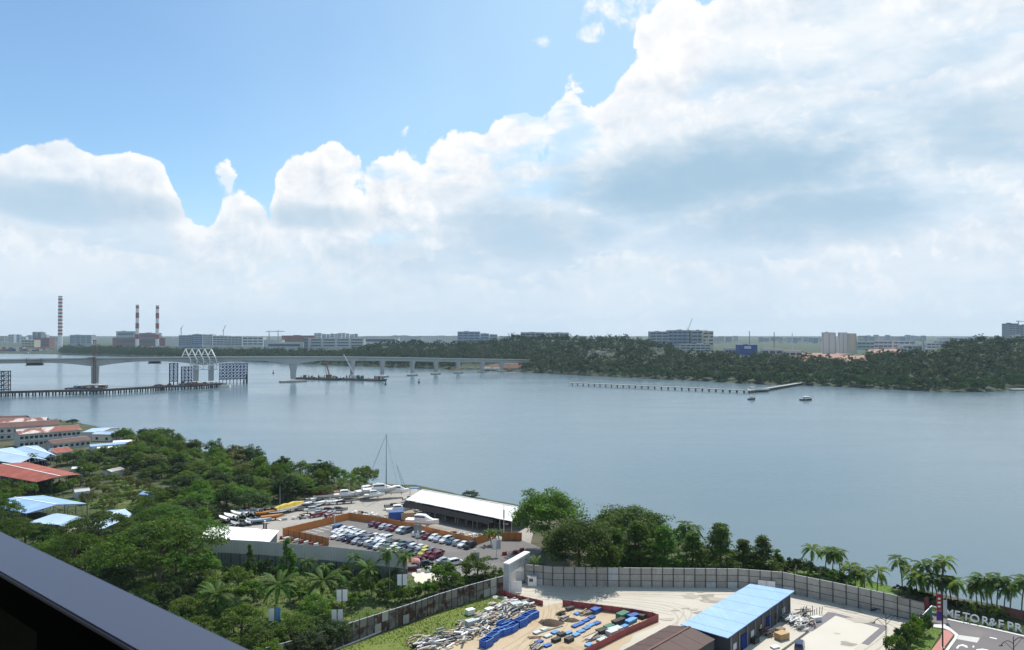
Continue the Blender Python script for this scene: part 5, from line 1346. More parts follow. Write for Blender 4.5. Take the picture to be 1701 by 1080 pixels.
# clutter strip behind the orange hoarding
deb = MB(); keys = ['white', 'grey_wood', 'dark', 'wood', 'galv']
for (x0, y0, x1, y1, n, w) in [(475, 884, 580, 856, 60, 3), (585, 855, 640, 864, 50, 3), (640, 866, 700, 882, 60, 3), (740, 890, 812, 900, 40, 4), (465, 870, 530, 860, 40, 5), (465, 900, 490, 905, 20, 4)]:
    a, b = G(x0, y0), G(x1, y1)
    for _ in range(n):
        p = a.lerp(b, rnd.random()) + Vector((rnd.uniform(-w, w) * .4, rnd.uniform(0, w), 0))
        s = Vector((rnd.uniform(.3, 2.2), rnd.uniform(.2, .7), rnd.uniform(.15, .8)))
        deb.box((p.x, p.y + 1.2, s.z / 2), s, rnd.choice((0, 0, 1, 2, 3, 4)), rnd.uniform(0, 3.1))
tag(obj('scrap', deb.mesh('scrap', [M[k] for k in keys])), 'scattered odds and ends behind the orange hoarding', None, None, 'stuff')

# ------------------------------------------------------------------ the site materials inside the red barriers
def tank(px, py, rz, label, s=(3.2, 2.0, 1.5), n=3):
    t = thing('steel_bin', label, 'bin', G(px, py, .035), rz, 'blue bins on the sand')
    L, B, h = s
    for x, y, sx, sy in ((0, -B / 2, L, .12), (0, B / 2, L, .12), (-L / 2, 0, .12, B - .13), (L / 2, 0, .12, B - .13)): obj('side', ubox('side', 'blue_tank'), t, M=xf((x, y, .05), (sx, sy, h)))
    obj('floor', ubox('floor', 'dark'), t, M=xf((0, 0, .0), (L - .15, B - .15, .2)))
    for i in range(n - 1): obj('crossbar', ubox('crossbar', 'blue_tank'), t, M=xf((-L / 2 + L * (i + 1) / n, 0, h - .16), (.14, B - .15, .14)))
    for y in (-B / 2, B / 2): obj('rim', ubox('rim', 'blue_sheet'), t, M=xf((0, y, h + .05), (L + .1, .2, .09)))
ta = 0.85
for i, (px, py, sc_) in enumerate([(808, 1073, 1.05), (818, 1064, 1.0), (828, 1056.5, 1.0), (839, 1053, .95), (851, 1048, .95), (836, 1043, 1.0), (848, 1041, .9), (865, 1039, 1.1), (873, 1033, 1.1), (885, 1026, 1.0)]):
    tank(px, py, ta + rnd.uniform(-.15, .15), 'open blue steel bin, ' + ORD[i] + ' in the line from the frame edge towards the gate', (2.45 * sc_, 1.65 * sc_, 1.3 * sc_), 3 if i % 2 == 0 else 4)
def stack(px, py, rz, key, label, size=(1.8, 1.15, .28), n=3, name='panel_stack', cat='panel stack', group=None):
    t = thing(name, label, cat, G(px, py, .035), rz, group)
    for i in range(n):
        obj('panel', ubox('panel', key), t, M=xf((rnd.uniform(-.06, .06), rnd.uniform(-.06, .06), .1 + i * size[2] / n), (size[0], size[1], size[2] / n - .025), rnd.uniform(-.05, .05)))
    for x in (-.35, .35): obj('bearer', ubox('bearer', 'wood'), t, M=xf((x * size[0], 0, 0), (.12, size[1], .1)))
SG = 'flat stacks of panels on the sand'
off = lambda x, y: (880 + x / 7.396, 970 + y / 7.396)
for i, (x, y, k) in enumerate([(590, 372, 'blue_sheet'), (760, 420, 'blue_paint'), (690, 458, 'blue_paint'), (625, 495, 'blue_paint'), (560, 525, 'blue_paint'), (825, 490, 'blue_paint'), (750, 515, 'blue_sheet'), (697, 552, 'blue_sheet'), (632, 592, 'blue_sheet'), (570, 635, 'blue_sheet'),
                               (470, 610, 'blue_sheet'), (312, 605, 'blue_sheet'), (182, 565, 'pale_stack'), (90, 605, 'pale_stack'), (222, 650, 'pale_stack'), (112, 720, 'blue_paint'), (218, 765, 'blue_paint'), (60, 765, 'pale_stack'), (1165, 530, 'blue_sheet'), (730, 760, 'blue_sheet')]):
    px, py = off(x, y)
    nm = {'blue_sheet': 'mid blue', 'blue_paint': 'deep blue', 'pale_stack': 'pale grey'}[k]
    stack(px, py, .75 + rnd.uniform(-.12, .12), k, nm + ' flat panel stack on the sand, ' + (ORD[i] if i < 25 else '') + ' counted from the barrier opening', group=SG)
for x, y, k, sz, lab in [(810, 350, 'blue_paint', (2.6, 1.6, .9), 'tall blue panel stack against the long red barrier'), (1140, 410, 'green_stack', (3.0, 1.8, 1.0), 'green stack near the barrier corner'), (1090, 500, 'pallet_dark', (3.4, 1.3, 1.1), 'dark green box stack in the middle of the row'),
                         (975, 555, 'green_stack', (2.4, 1.4, .8), 'pale green stack beside the dark box stack'), (885, 610, 'pallet_dark', (2.4, 1.5, .9), 'dark brown stack beside the bundle of pipes'), (1050, 595, 'pale_stack', (3.2, 1.8, .9), 'pale frame stack next to the near barrier'),
                         (1010, 630, 'galv', (2.4, 1.6, 1.0), 'grey metal frame stack against the near barrier'), (390, 640, 'pallet_dark', (1.8, 1.1, .6), 'dark stack behind the two low brown crates'), (325, 705, 'pallet_dark', (2.0, 1.1, .6), 'low brown crate nearest the blue bins'),
                         (485, 705, 'pallet_dark', (1.9, 1.3, .7), 'low brown crate with open top by the blue panels'), (1270, 420, 'blue_paint', (2.8, 1.5, .8), 'blue frame stack in the barrier corner'), (1240, 475, 'blue_sheet', (3.2, 1.4, .7), 'second blue frame stack in the barrier corner'), (1390, 420, 'pallet_dark', (2.0, 1.2, .8), 'dark heap tight in the barrier corner'),
                         (900, 700, 'pale_stack', (2.6, 1.6, .4), 'pale board stack by the near barrier'), (495, 320, 'pallet_dark', (2.2, 1.0, .6), 'dark timber stack behind the plank heap')]:
    px, py = off(x, y); stack(px, py, .75 + rnd.uniform(-.15, .15), k, lab, sz, 4)
def heap(px, py, rz, n, L, spread, keys_, label, name='timber_pile', cat='timber pile', part='plank', hh=.8, w=.16, jit=.25):
    t = thing(name, label, cat, G(px, py, .035), rz)
    for i in range(n):
        l = L * rnd.uniform(.6, 1.1)
        obj(part, ubox(part, rnd.choice(keys_)), t, M=xf((rnd.uniform(-.4, .4), rnd.uniform(-spread, spread), hh * rnd.random() * (1 - .0)), (l, w * rnd.uniform(.8, 1.8), w * .7), rnd.uniform(-jit, jit), rnd.uniform(-.1, .1)))
for x, y, L, k, lab in [(420, 440, 2.6, ['wood', 'grey_wood', 'pallet_dark'], 'heap of cut brown planks beside the dark earth mound'), (385, 370, 2.4, ['wood', 'pallet_dark'], 'second heap of planks nearer the barrier opening'), (780, 670, 4.2, ['grey_wood', 'galv', 'wood'], 'bundle of grey pipes by the dark brown stack'),
                        (690, 370, 2.6, ['wood', 'grey_wood'], 'loose boards under the blue stack at the long barrier'), (90, 785, 3.0, ['wood', 'grey_wood', 'dark'], 'loose boards between the two blue panel stacks')]:
    px, py = off(x, y); heap(px, py, .85, 16, L, .9, k, lab, hh=.7)
px, py = off(260, 560); heap(px, py, .62, 2, 8.0, .15, ['grey_wood'], 'single long grey beam lying on the sand', 'long_beam', 'beam', 'beam', .1, .2, .03)
# earth mound
def mound(name, label, cat, p, rx, ry, h, m, seed=1):
    rs = np.random.RandomState(seed); mb = MB(); rings = []
    for k in range(6):
        f = k / 5; rings.append([(math.cos(a) * rx * (1 - f) * (1 + .2 * math.sin(3 * a + seed) + .08 * rs.randn()), math.sin(a) * ry * (1 - f) * (1 + .2 * math.cos(2 * a + seed) + .08 * rs.randn()), h * (1 - (1 - f) ** 1.6) + .05 * rs.randn() * (k > 0)) for a in np.linspace(0, 6.283, 17)[:-1]])
    rings[-1] = [(0.02 * math.cos(a), .02 * math.sin(a), h) for a in np.linspace(0, 6.283, 17)[:-1]]
    mb.loft(rings, caps=False)
    return tag(obj(name, mb.mesh(name, m, True), None, p), label, cat)
mk('dark_earth', (0.085, 0.06, 0.04), 0.95, 0.3, 0.6, bump=0.8, bscale=2.0)
px, py = off(250, 490); mound('earth_mound', 'dark earth mound beside the plank heap', 'earth mound', G(px, py, .03), 2.6, 2.0, 1.0, M['dark_earth'])
px, py = off(520, 450); mound('earth_mound', 'smaller dark earth mound at the foot of the planks', 'earth mound', G(px, py, .03), 1.6, 1.2, .5, M['dark_earth'], 3)
px, py = off(60, 665); heap(px, py, .3, 5, 3.2, .4, ['rust_dark', 'red_soil'], 'rusty red bars lying on the sand', 'rusty_bars', 'bars', 'bar', .25, .12)
# long debris bank beside the bins
deb = MB(); keys = ['grey_wood', 'wood', 'pale_stack', 'steel', 'dark', 'white']
line = [(690, 1078), (735, 1062), (770, 1055), (795, 1042), (822, 1026), (850, 1010), (875, 1003)]
for a, b in zip(line, line[1:]):
    A_, B_ = G(*a), G(*b); d = (B_ - A_).normalized(); n_ = Vector((d.y, -d.x, 0)); ang = math.atan2(d.y, d.x)
    for _ in range(int((B_ - A_).length * 24)):
        p = A_.lerp(B_, rnd.random()) + n_ * rnd.gauss(.6, 1.6)
        s = Vector((rnd.uniform(.4, 3.0), rnd.uniform(.10, .5), rnd.uniform(.06, .3)))
        deb.box((p.x, p.y, s.z / 2 + rnd.random() ** 2 * 1.1), s, rnd.choice((0, 0, 0, 1, 1, 2, 3, 3, 4, 4, 5)), M=Matrix.Rotation(ang + rnd.gauss(0, .45), 3, 'Z') @ Matrix.Rotation(rnd.uniform(-.12, .12), 3, 'Y'))
tag(obj('scrap_bank', deb.mesh('scrap_bank', [M[k] for k in keys])), 'long bank of boards and scrap between the grass strip and the blue bins', None, None, 'stuff')
for px, py, k, sz, lab in [(781, 1021, 'white', (1.9, 1.4, 1.2), 'white topped box standing alone in the grass strip'), (813, 1015, 'white', (2.0, 1.3, .6), 'flat white box in the grass nearer the gate'), (782, 1042, 'galv', (2.2, 1.5, 1.5), 'grey crate at the edge of the scrap bank'),
                           (858, 1011, 'pale_stack', (2.6, 1.6, 1.3), 'pale crate near the short red barrier'), (870, 1009, 'pale_stack', (2.2, 1.5, 1.0), 'second pale crate near the short red barrier'), (796, 1033, 'pale_stack', (1.6, 1.0, .7), 'small pale crate behind the scrap bank')]:
    crate_thing('crate', lab, 'crate', G(px, py, .045), .7 + rnd.uniform(-.2, .2), sz, k)
for px, py, lab in [(823, 993, 'pale rubble lump by the grass corner near the gate'), (836, 994, 'second pale rubble lump by the grass corner'), (818, 1003, 'sandy lump in the grass strip')]:
    mound('rubble_lump', lab, 'rubble', G(px, py, .04), 1.1, .8, .45, M['pad'], int(px))

# beside the blue roofed shed
offh = lambda x, y: (1200 + x / 5.67, 960 + y / 5.67)
for x, y, n, L, k, lab, part, w in [(640, 400, 18, 4.6, ['galv', 'grey_wood', 'steel'], 'bundle of long grey pipes beside the blue roofed shed', 'pipe', .2), (700, 440, 16, 3.6, ['galv', 'steel', 'white'], 'pale heap of scaffold tubes beside the blue roofed shed', 'tube', .14),
                                    (760, 340, 20, 3.2, ['steel_dark', 'dark', 'steel'], 'dark heap of scaffold frames at the shed corner', 'frame_bar', .14), (820, 440, 18, 2.6, ['rust_dark', 'grey_wood', 'steel'], 'rusty mixed heap next to the paved strip', 'bar', .14),
                                    (430, 540, 18, 2.4, ['rust_dark', 'steel_dark', 'wood'], 'rusty brown heap before the shed door', 'bar', .16), (740, 480, 14, 2.4, ['dark', 'steel', 'galv'], 'dark scrap heap at the drain end', 'bar', .14)]:
    px, py = offh(x, y); heap(px, py, .7, n, L, 1.3, k, lab, 'scrap_heap', 'scrap heap', part, 1.3, w, .6)
px, py = offh(560, 575); crate_thing('cardboard_box', 'tan cardboard coloured crate before the shed', 'crate', G(px, py), .5, (2.6, 1.8, 1.3), 'cardboard')
px, py = offh(545, 530); crate_thing('cardboard_box', 'darker tan crate behind the first one', 'crate', G(px, py), .6, (1.8, 1.3, 1.2), 'wood')
px, py = offh(300, 610); crate_thing('oil_drum_box', 'low dark box near the shed wall', 'crate', G(px, py), .8, (2.0, 1.4, 1.1), 'dark')
px, py = offh(495, 660); crate_thing('white_board', 'small white board lying near the crates', 'board', G(px, py), .4, (1.6, 1.1, .3), 'white')
px, py = offh(880, 410); crate_thing('white_board', 'grey board lying on the heap by the paved strip', 'board', G(px, py), .3, (2.2, 1.2, 1.0), 'galv')
t = thing('post_rack', 'row of thin standing posts at the dark scaffold heap', 'rack', G(*offh(860, 345)), .3)
for i in range(8): obj('post', ubox('post', 'steel_dark'), t, M=xf((-2.2 + i * .6 + rnd.uniform(-.1, .1), rnd.uniform(-.4, .4), 0), (.1, .1, rnd.uniform(1.2, 2.2)), 0, rnd.uniform(-.15, .15)))
t = thing('drain_grating', 'dark drain line along the edge of the concrete pad', 'drain', G(*offh(800, 515)))
for i in range(12):
    p = G(*offh(800, 515)).lerp(G(*offh(560, 690)), i / 11) - t.location; obj('slab', ubox('slab', 'dark'), t, M=xf((p.x, p.y, .03), (1.1, .5, .06), .72))
for i, (x, y) in enumerate([(1110, 215), (1170, 235), (1220, 235), (1440, 305)]):
    heap(*offh(x, y + 12), -.3, 8, 1.6, .5, ['dark', 'steel_dark', 'blue_steel'], 'dark scrap heap at the foot of the yard hoarding, ' + ORD[i] + ' from the blue shed', 'scrap_heap', 'scrap heap', 'bar', .8, .2, .8)

# person in dark clothes and light shirt standing by the shed
# ------------------------------------------------------------------ lamps, banners, letters
def banner_lamp(px, yb, yt, label, colours=('white', 'white'), bh=2.6, bw=1.05, drop=.6, group='lamp posts with twin banners', polem='dark', w=.14):
    p = G(px, yb); zt = EYE + ray(px, yt).z / ray(px, yt).y * p.y
    t = thing('banner_post', label, 'lamp post', p, .12, group)
    mb = MB(); mb.tube((0, 0, 0), (0, 0, zt), w * .6, w * .4, 7); obj('pole', mb.mesh('pole', M[polem]), t)
    obj('lamp_head', ubox('lamp_head', polem), t, M=xf((0, 0, zt), (.5, .5, .22)))
    for s, k in ((-1, colours[0]), (1, colours[1])):
        obj('banner', ubox('banner', k), t, M=xf((s * (bw / 2 + .12), 0, zt - drop - bh), (bw, .05, bh)))
        for z in (zt - drop + .03, zt - drop - bh - .05): obj('bracket', ubox('bracket', polem), t, M=xf((s * (bw / 2 + .05), 0, z), (bw + .1, .06, .05)))
banner_lamp(456, 1062, 1006, 'banner post with one white and one blue banner near the balcony rail', ('white', 'blue_sheet'))
banner_lamp(560, 1052, 1008, 'banner post with white banners standing just behind the rusty fence')
banner_lamp(568, 1030, 975, 'banner post with white banners in front of the dark palm shade')
banner_lamp(668, 1000, 950, 'banner post with white banners at the end of the long wall')
banner_lamp(789, 962, 914, 'banner post with grey white banners on the entrance road', ('galv', 'galv'), polem='galv')
banner_lamp(825, 925, 894, 'pale banner post by the planted bed of the entrance', ('white', 'galv'), polem='galv')
banner_lamp(694, 905, 868, 'grey banner post between the cars at the orange hoarding', ('steel', 'steel'), polem='galv')
banner_lamp(440, 905, 866, 'thin post with two black banners at the white shed', ('black', 'black'), 2.6, .45, polem='white')
t = thing('tall_lamp', 'tall white lamp post with long cylinder lamp before the hall roof', 'lamp post', G(837, 893))
mb = MB(); mb.tube((0, 0, 0), (0, 0, 10.4), .12, .08, 7); obj('pole', mb.mesh('pole', M['white']), t)
mb = MB(); mb.tube((0, 0, 6.0), (0, 0, 8.8), .26, .26, 9); obj('lamp', mb.mesh('lamp', M['white']), t)
def pole_lamp(px, yb, yt, label, arms=2, m='galv', name='lamp_post', al=1.6):
    p = G(px, yb); zt = EYE + ray(px, yt).z / ray(px, yt).y * p.y
    t = thing(name, label, 'lamp post', p, .3)
    mb = MB(); mb.tube((0, 0, 0), (0, 0, zt), .11, .07, 6); obj('pole', mb.mesh('pole', M[m]), t)
    for s in (-1, 1)[:arms]:
        mb = MB(); mb.tube((0, 0, zt - .2), (s * al, 0, zt + .2), .05, n=5); a = obj('arm', mb.mesh('arm', M[m]), t)
        obj('lamp_head', ubox('lamp_head', 'white'), a, M=xf((s * al, 0, zt + .12), (.7, .25, .12)))
pole_lamp(345, 876, 834, 'bare white pole at the wood edge behind the white shed', 0)
pole_lamp(465, 856, 808, 'bare white pole just before the yellow covered boats', 0)
pole_lamp(556, 878, 828, 'twin arm lamp post inside the orange hoarding', 2, 'white')
def arch_lamp(px, yb, yt, label):
    p = G(px, yb); zt = EYE + ray(px, yt).z / ray(px, yt).y * p.y
    t = thing('street_lamp', label, 'street lamp', p, .2, 'black street lamps with arched arms')
    mb = MB(); mb.tube((0, 0, 0), (0, 0, zt), .12, .06, 7); obj('pole', mb.mesh('pole', M['black']), t)
    for s, za in ((-1, zt - 1.4), (1, zt - 1.0)):
        mb = MB(); pts = [(s * (.05 + 2.8 * f), 0, za + 1.0 * math.sin(f * 2.2) - .9 * f * f) for f in np.linspace(0, 1, 8)]
        for q, r_ in zip(pts, pts[1:]): mb.tube(q, r_, .07, n=5)
        mb.tube((0, 0, za - 1.2), pts[5], .045, n=5)
        a = obj('arm', mb.mesh('arm', M['black']), t); obj('lamp_head', ubox('lamp_head', 'dark'), a, M=xf((pts[-1][0], 0, pts[-1][2] - .12), (.7, .28, .14)))
arch_lamp(1472, 1082, 1020, 'black street lamp with arched arms before the concrete pad')
arch_lamp(1684, 1112, 1057, 'black street lamp with arched arms over the road below the letters')
p = G(1566, 1077); t = thing('flag_post', 'tall black post with a red and purple hanging banner by the road bend', 'flag post', p, -.1)
mb = MB(); mb.tube((0, 0, 0), (0, 0, 17.5), .15, .09, 7); obj('pole', mb.mesh('pole', M['black']), t)
bn = obj('banner', ubox('banner', 'red'), t, M=xf((-.65, 0, 7.6), (1.0, .05, 3.4)))
for z, s in ((8.3, .5), (9.1, .62), (9.9, .5)): obj('emblem', ubox('emblem', 'white'), t, M=xf((-.65, -.05, z), (s, .03, .35)))
obj('banner', ubox('banner', 'purple'), t, M=xf((-.62, 0, 5.6), (1.1, .05, 1.9)))
obj('footing', ubox('footing', 'kerb'), t, M=xf((0, 0, 0), (.6, .6, .2)))
p = G(1573, 1033); t = thing('flag_post', 'white hanging banner beside the red and purple one', 'flag post', p, -.1)
mb = MB(); mb.tube((0, 0, 0), (0, 0, 5.5), .07, .05, 6); obj('pole', mb.mesh('pole', M['galv']), t)
obj('banner', ubox('banner', 'pale_wall'), t, M=xf((-.4, 0, 1.8), (.75, .05, 3.0)))
p = G(1543, 1026); t = thing('flag_post', 'dark red banner at the end of the white railed fence', 'flag post', p, -.1)
mb = MB(); mb.tube((0, 0, 0), (0, 0, 4.6), .07, .05, 6); obj('pole', mb.mesh('pole', M['dark']), t)
obj('banner', ubox('banner', 'maroon'), t, M=xf((-.5, 0, 1.2), (.9, .05, 3.2)))
# the white standing letters
a, b = G(1550, 1022), G(1692, 1049)
lt = thing('letter_sign', 'row of large white standing letters reading COME TO R&F PR along the road', 'sign', a, math.atan2(b.y - a.y, b.x - a.x))
L = (b - a).length
def letter(ch):
    cu = bpy.data.curves.new('letter', 'FONT'); cu.body = ch; cu.size = 2.35; cu.extrude = .16; cu.offset = .035; cu.align_x = 'CENTER'
    o = bpy.data.objects.new('letter', cu); col.objects.link(o)
    dg = bpy.context.evaluated_depsgraph_get(); me = bpy.data.meshes.new_from_object(o.evaluated_get(dg)); bpy.data.objects.remove(o)
    me.materials.clear(); me.materials.append(M['white']); me.name = 'letter'; return me
XS = [(1550, 'C'), (1562.5, 'O'), (1576.5, 'M'), (1590, 'E'), (1605, 'T'), (1619, 'O'), (1636.5, 'R'), (1649, '&'), (1662.5, 'F'), (1678, 'P'), (1691.5, 'R')]
inv = Matrix.Rotation(-lt.rotation_euler.z, 4, 'Z')
LM = {}
for x, ch in XS:
    f = (x - 1550) / 142
    yb = 1020 + 30.5 * f
    q = inv @ (G(x, yb) - a)
    if ch not in LM: LM[ch] = letter(ch)
    obj('letter', LM[ch], lt, M=Matrix.Translation(Vector((q.x, q.y, .12))) @ Matrix.Rotation(R(78), 4, 'X'))
    obj('stand', ubox('stand', 'steel'), lt, M=xf((q.x, q.y + .35, 0), (.9, .12, .5)))
cover('hedge', [[(1540, 1024), (1600, 1036), (1701, 1055), (1760, 1066), (1760, 1052), (1701, 1042), (1600, 1018), (1545, 1010)]], 6.0, .45, .25, 'mid', 'low clipped planting round the white letters')

# ------------------------------------------------------------------ the balcony rail
hdir = Vector((-.7815, .624, 0)).normalized(); hn = Vector((.624, .7815, 0))
t = thing('balcony_rail', 'dark grey metal balcony handrail crossing the corner with glass below', 'railing', (0, 0, 0))
def railbox(n0, n1, s0, s1, z0, z1, m, name, bev=0.0):
    mb = MB(); c = hn * ((n0 + n1) / 2) + hdir * ((s0 + s1) / 2)
    mb.box((c.x, c.y, (z0 + z1) / 2), (s1 - s0, n1 - n0, z1 - z0), rz=math.atan2(hdir.y, hdir.x))
    me = mb.mesh(name, M[m])
    if bev:
        bm = bmesh.new(); bm.from_mesh(me); bmesh.ops.bevel(bm, geom=bm.edges[:], offset=bev, segments=2, affect='EDGES'); bm.to_mesh(me); bm.free()
    return obj(name, me, t)
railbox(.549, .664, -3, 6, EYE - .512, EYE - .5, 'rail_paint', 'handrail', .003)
railbox(.556, .657, -3, 6, EYE - .582, EYE - .513, 'rail_dark', 'handrail_core')  # near-black inner side, its shade put into the colour
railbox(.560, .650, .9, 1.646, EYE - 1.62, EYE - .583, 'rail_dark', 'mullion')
gm = bpy.data.materials.new('tinted_glass'); gm.use_nodes = True; gm.node_tree.nodes.clear(); T = NT(gm.node_tree)
tb = T.n('ShaderNodeBsdfTransparent', {0: (.035, .075, .05, 1)}); gb = T.n('ShaderNodeBsdfGlossy', {0: (1, 1, 1, 1), 1: .03})
mx = T.n('ShaderNodeMixShader', {0: .012, 1: tb.outputs[0], 2: gb.outputs[0]}); T.n('ShaderNodeOutputMaterial', {0: mx.outputs[0]})
M['tint'] = gm
mb = MB(); c = hn * (-1.1) + hdir * 1.0
mb.box((c.x, c.y, EYE + 1.4), (9, 3.5, .25), rz=math.atan2(hdir.y, hdir.x)); struct('balcony_ceiling', mb.mesh('balcony_ceiling', M['dark_concrete']))  # out of view, added to take light off the rail's inner side
mb = MB(); c = hn * (-2.6) + hdir * 1.0
mb.box((c.x, c.y, EYE - .2), (9, .3, 3.0), rz=math.atan2(hdir.y, hdir.x)); struct('balcony_wall', mb.mesh('balcony_wall', M['dark_concrete']))  # behind the camera, added with the ceiling to darken the rail
railbox(.598, .610, 1.648, 6, EYE - 1.60, EYE - .584, 'tint', 'glass_pane')
railbox(.598, .610, -3, .898, EYE - 1.60, EYE - .584, 'tint', 'glass_pane')
mb = MB(); c = hn * (-.9) + hdir * 1.0
mb.box((c.x, c.y, EYE - 1.72), (9, 3.2, .18), rz=math.atan2(hdir.y, hdir.x))
struct('balcony_floor', mb.mesh('balcony_floor', M['dark_concrete']))

# ------------------------------------------------------------------ the bridge
def wl(px, py): return G(px, py, WZ)
mk('bridge', (0.40, 0.40, 0.385), 0.85, 0.12, 0.05, c2=(0.31, 0.31, 0.30), thr=(0.5, 0.7))
mk('rust_steel', (0.22, 0.10, 0.055), 0.8, 0.3, 0.3)
piers = [('p', 158, 642, 1), ('p', 338, 637.5, 1), ('p', 487, 634.5, 1), ('p', 585, 629.5, 0), ('p', 635, 626.5, 0), ('p', 685, 624.2, 0), ('p', 724, 622, 0), ('p', 761, 620.2, 0), ('p', 801, 618.3, 0), ('p', 833, 617.2, 0)]
PP = [wl(p[1], p[2]) for p in piers]
tops = [33.5, 33.2, 32.4, 30, 28, 26, 24, 22, 20.4, 19]
path = [PP[0] + (PP[0] - PP[1]) * 2.2] + PP + [PP[-1] + (PP[-1] - PP[-2]) * 1.6]
zt_ = [32] + tops + [16.5]
samp = []
for i in range(len(path) - 1):
    L = (path[i + 1] - path[i]).length; n = max(2, int(L / 6))
    for k in range(n): samp.append((path[i].lerp(path[i + 1], k / n), zt_[i] + (zt_[i + 1] - zt_[i]) * k / n))
samp.append((path[-1], zt_[-1]))
bt = thing('rail_bridge', 'unfinished grey concrete bridge with haunched spans crossing the strait', 'bridge', PP[2])
o = PP[2]
rings = []
for k, (p, z) in enumerate(samp):
    q = samp[min(k + 1, len(samp) - 1)][0] - samp[max(k - 1, 0)][0]; q.z = 0; q.normalize(); s = Vector((q.y, -q.x, 0))
    hd = 0.0
    for j in (0, 1, 2):
        hd = max(hd, max(0, 1 - (p - PP[j]).length / 56) ** 1.8)
    if p.x < PP[0].x - 60: hd = 0
    dep = (4.6 + 6.2 * hd) if p.x < PP[3].x - 30 else 5.2
    c = p - o
    P = lambda a, h: (c.x + s.x * a, c.y + s.y * a, h - o.z)
    rings.append([P(-5.2, z), P(-5.2, z - .5), P(-3.0, z - 1.3), P(-2.7, z - dep), P(2.7, z - dep), P(3.0, z - 1.3), P(5.2, z - .5), P(5.2, z)])
mb = MB(); mb.loft(rings); obj('deck', mb.mesh('deck', M['bridge']), bt)
for sgn, idx in ((1, 7), (-1, 0)):
    mb = MB()
    for a, b in zip(rings, rings[1:]): mb.bar(Vector(a[idx]) + Vector((0, 0, .55)), Vector(b[idx]) + Vector((0, 0, .55)), .3, 1.1)
    obj('parapet', mb.mesh('parapet', M['pale_concrete']), bt)
for i, (p, z) in enumerate(zip(PP, tops)):
    d = (path[i + 2] - path[i]).normalized(); ang = math.atan2(d.y, d.x)
    big = piers[i][3]
    soff = z - (10.6 if big else 5.1)
    mb = MB(); h0, h1 = 1.4 - o.z, soff - o.z
    def blk(cx, w0, w1, d0, d1):
        R_ = Matrix.Rotation(ang, 3, 'Z'); rr = []
        for f in (0, .55, .8, 1):
            w = w0 + (w1 - w0) * max(0, (f - .4) / .6) ** 1.5; dd = d0 + (d1 - d0) * max(0, (f - .4) / .6) ** 1.5
            rr.append([tuple(R_ @ Vector((cx + x * w / 2, y * dd / 2, 0)) + (p - o) + Vector((0, 0, h0 + (h1 - h0) * f - (p - o).z))) for x, y in ((-1, -1), (1, -1), (1, 1), (-1, 1))])
        mb.loft(rr)
    if i == 1: blk(-9.5, 7, 7, 7, 7); blk(9.5, 7, 7, 7, 7)
    elif i == 0: blk(0, 8.5, 9, 6.5, 7)
    elif i == 2: blk(0, 6.0, 11, 6.0, 7.5)
    else: blk(0, 4.6, 8.4, 4.0, 6.0)
    pr_ = obj('pier', mb.mesh('pier', M['bridge']), bt)
    cw = (30, 34, 36, 15, 18, 15, 14, 14, 14, 13)[i]
    mb = MB(); mb.box((p.x - o.x, p.y - o.y, 0.4), (cw, 13 if i < 3 else 10, 3.4), rz=ang)
    obj('pile_cap', mb.mesh('pile_cap', M['concrete']), pr_)

# white raking frames over the twin pier
ang = math.atan2((PP[2] - PP[0]).y, (PP[2] - PP[0]).x)
t = thing('launching_frames', 'five white raking formwork frames straddling the bridge over the twin pier', 'formwork frame', Vector((PP[1].x, PP[1].y, 0)), ang)
for i in range(5):
    x = -16 + i * 8.0
    mb = MB()
    mb.bar((x, -7.2, 30), (x - 6.5, 0, 44.5), 1.2); mb.bar((x - 13, 7.2, 30), (x - 6.5, 0, 44.5), .9); mb.bar((x - 3.2, -3.6, 37.2), (x - 9.7, 3.6, 37.2), .5)
    obj('raking_frame', mb.mesh('raking_frame', M['white']), t)
    mb = MB()
    for y in (-7.4, 7.4): mb.bar((x, y, 30), (x, y, 17), 1.0)
    mb.bar((x, -7.4, 17), (x, 7.4, 17), .6); mb.bar((x, -7.4, 24), (x + 7, -7.4, 17.5), .6); mb.bar((x, -7.4, 29), (x + 7, -7.4, 24), .6)
    obj('hanger', mb.mesh('hanger', M['white']), t)
for z in (30, 24, 17):
    mb = MB(); mb.bar((-18, -7.5, z), (18, -7.5, z), .9); obj('walkway', mb.mesh('walkway', M['pale_concrete']), t)
mb = MB(); mb.bar((-23.5, 0, 44.8), (10.5, 0, 44.8), .7); obj('ridge_beam', mb.mesh('ridge_beam', M['white']), t)
def lattice(label, p, rz, L, Wd, h, z0, nx, nz, m, name='falsework', cat='falsework', leg=.55, brace=.3):
    t = thing(name, label, cat, Vector((p.x, p.y, 0)), rz)
    for y in ((-Wd / 2, 0, Wd / 2) if nx > 9 else (-Wd / 2, Wd / 2)):
        for i in range(nx + 1):
            x = -L / 2 + L * i / nx; obj('leg', ubox('leg', m), t, M=xf((x, y, WZ), (leg, leg, z0 + h - WZ)))
        mb = MB()
        for k in range(nz + 1): mb.bar((-L / 2, y, z0 + h * k / nz), (L / 2, y, z0 + h * k / nz), brace)
        for i in range(nx):
            for k in range(nz):
                a, b = (-L / 2 + L * i / nx, y, z0 + h * k / nz), (-L / 2 + L * (i + 1) / nx, y, z0 + h * (k + 1) / nz)
                mb.bar(a, b, brace); mb.bar((a[0], y, b[2]), (b[0], y, a[2]), brace)
        obj('bracing', mb.mesh('bracing', M[m]), t)
    for z in (z0, z0 + h): obj('platform', ubox('platform', 'steel_dark'), t, M=xf((0, 0, z), (L + 1, Wd + 1, .5)))
    return t
dv = (PP[2] - PP[1]).normalized()
p = PP[1] + dv * 38; lattice('dense dark blue steel falsework beside the twin pier', p, ang, 36, 10, 21, 3, 8, 5, 'blue_steel', leg=.7, brace=.42)
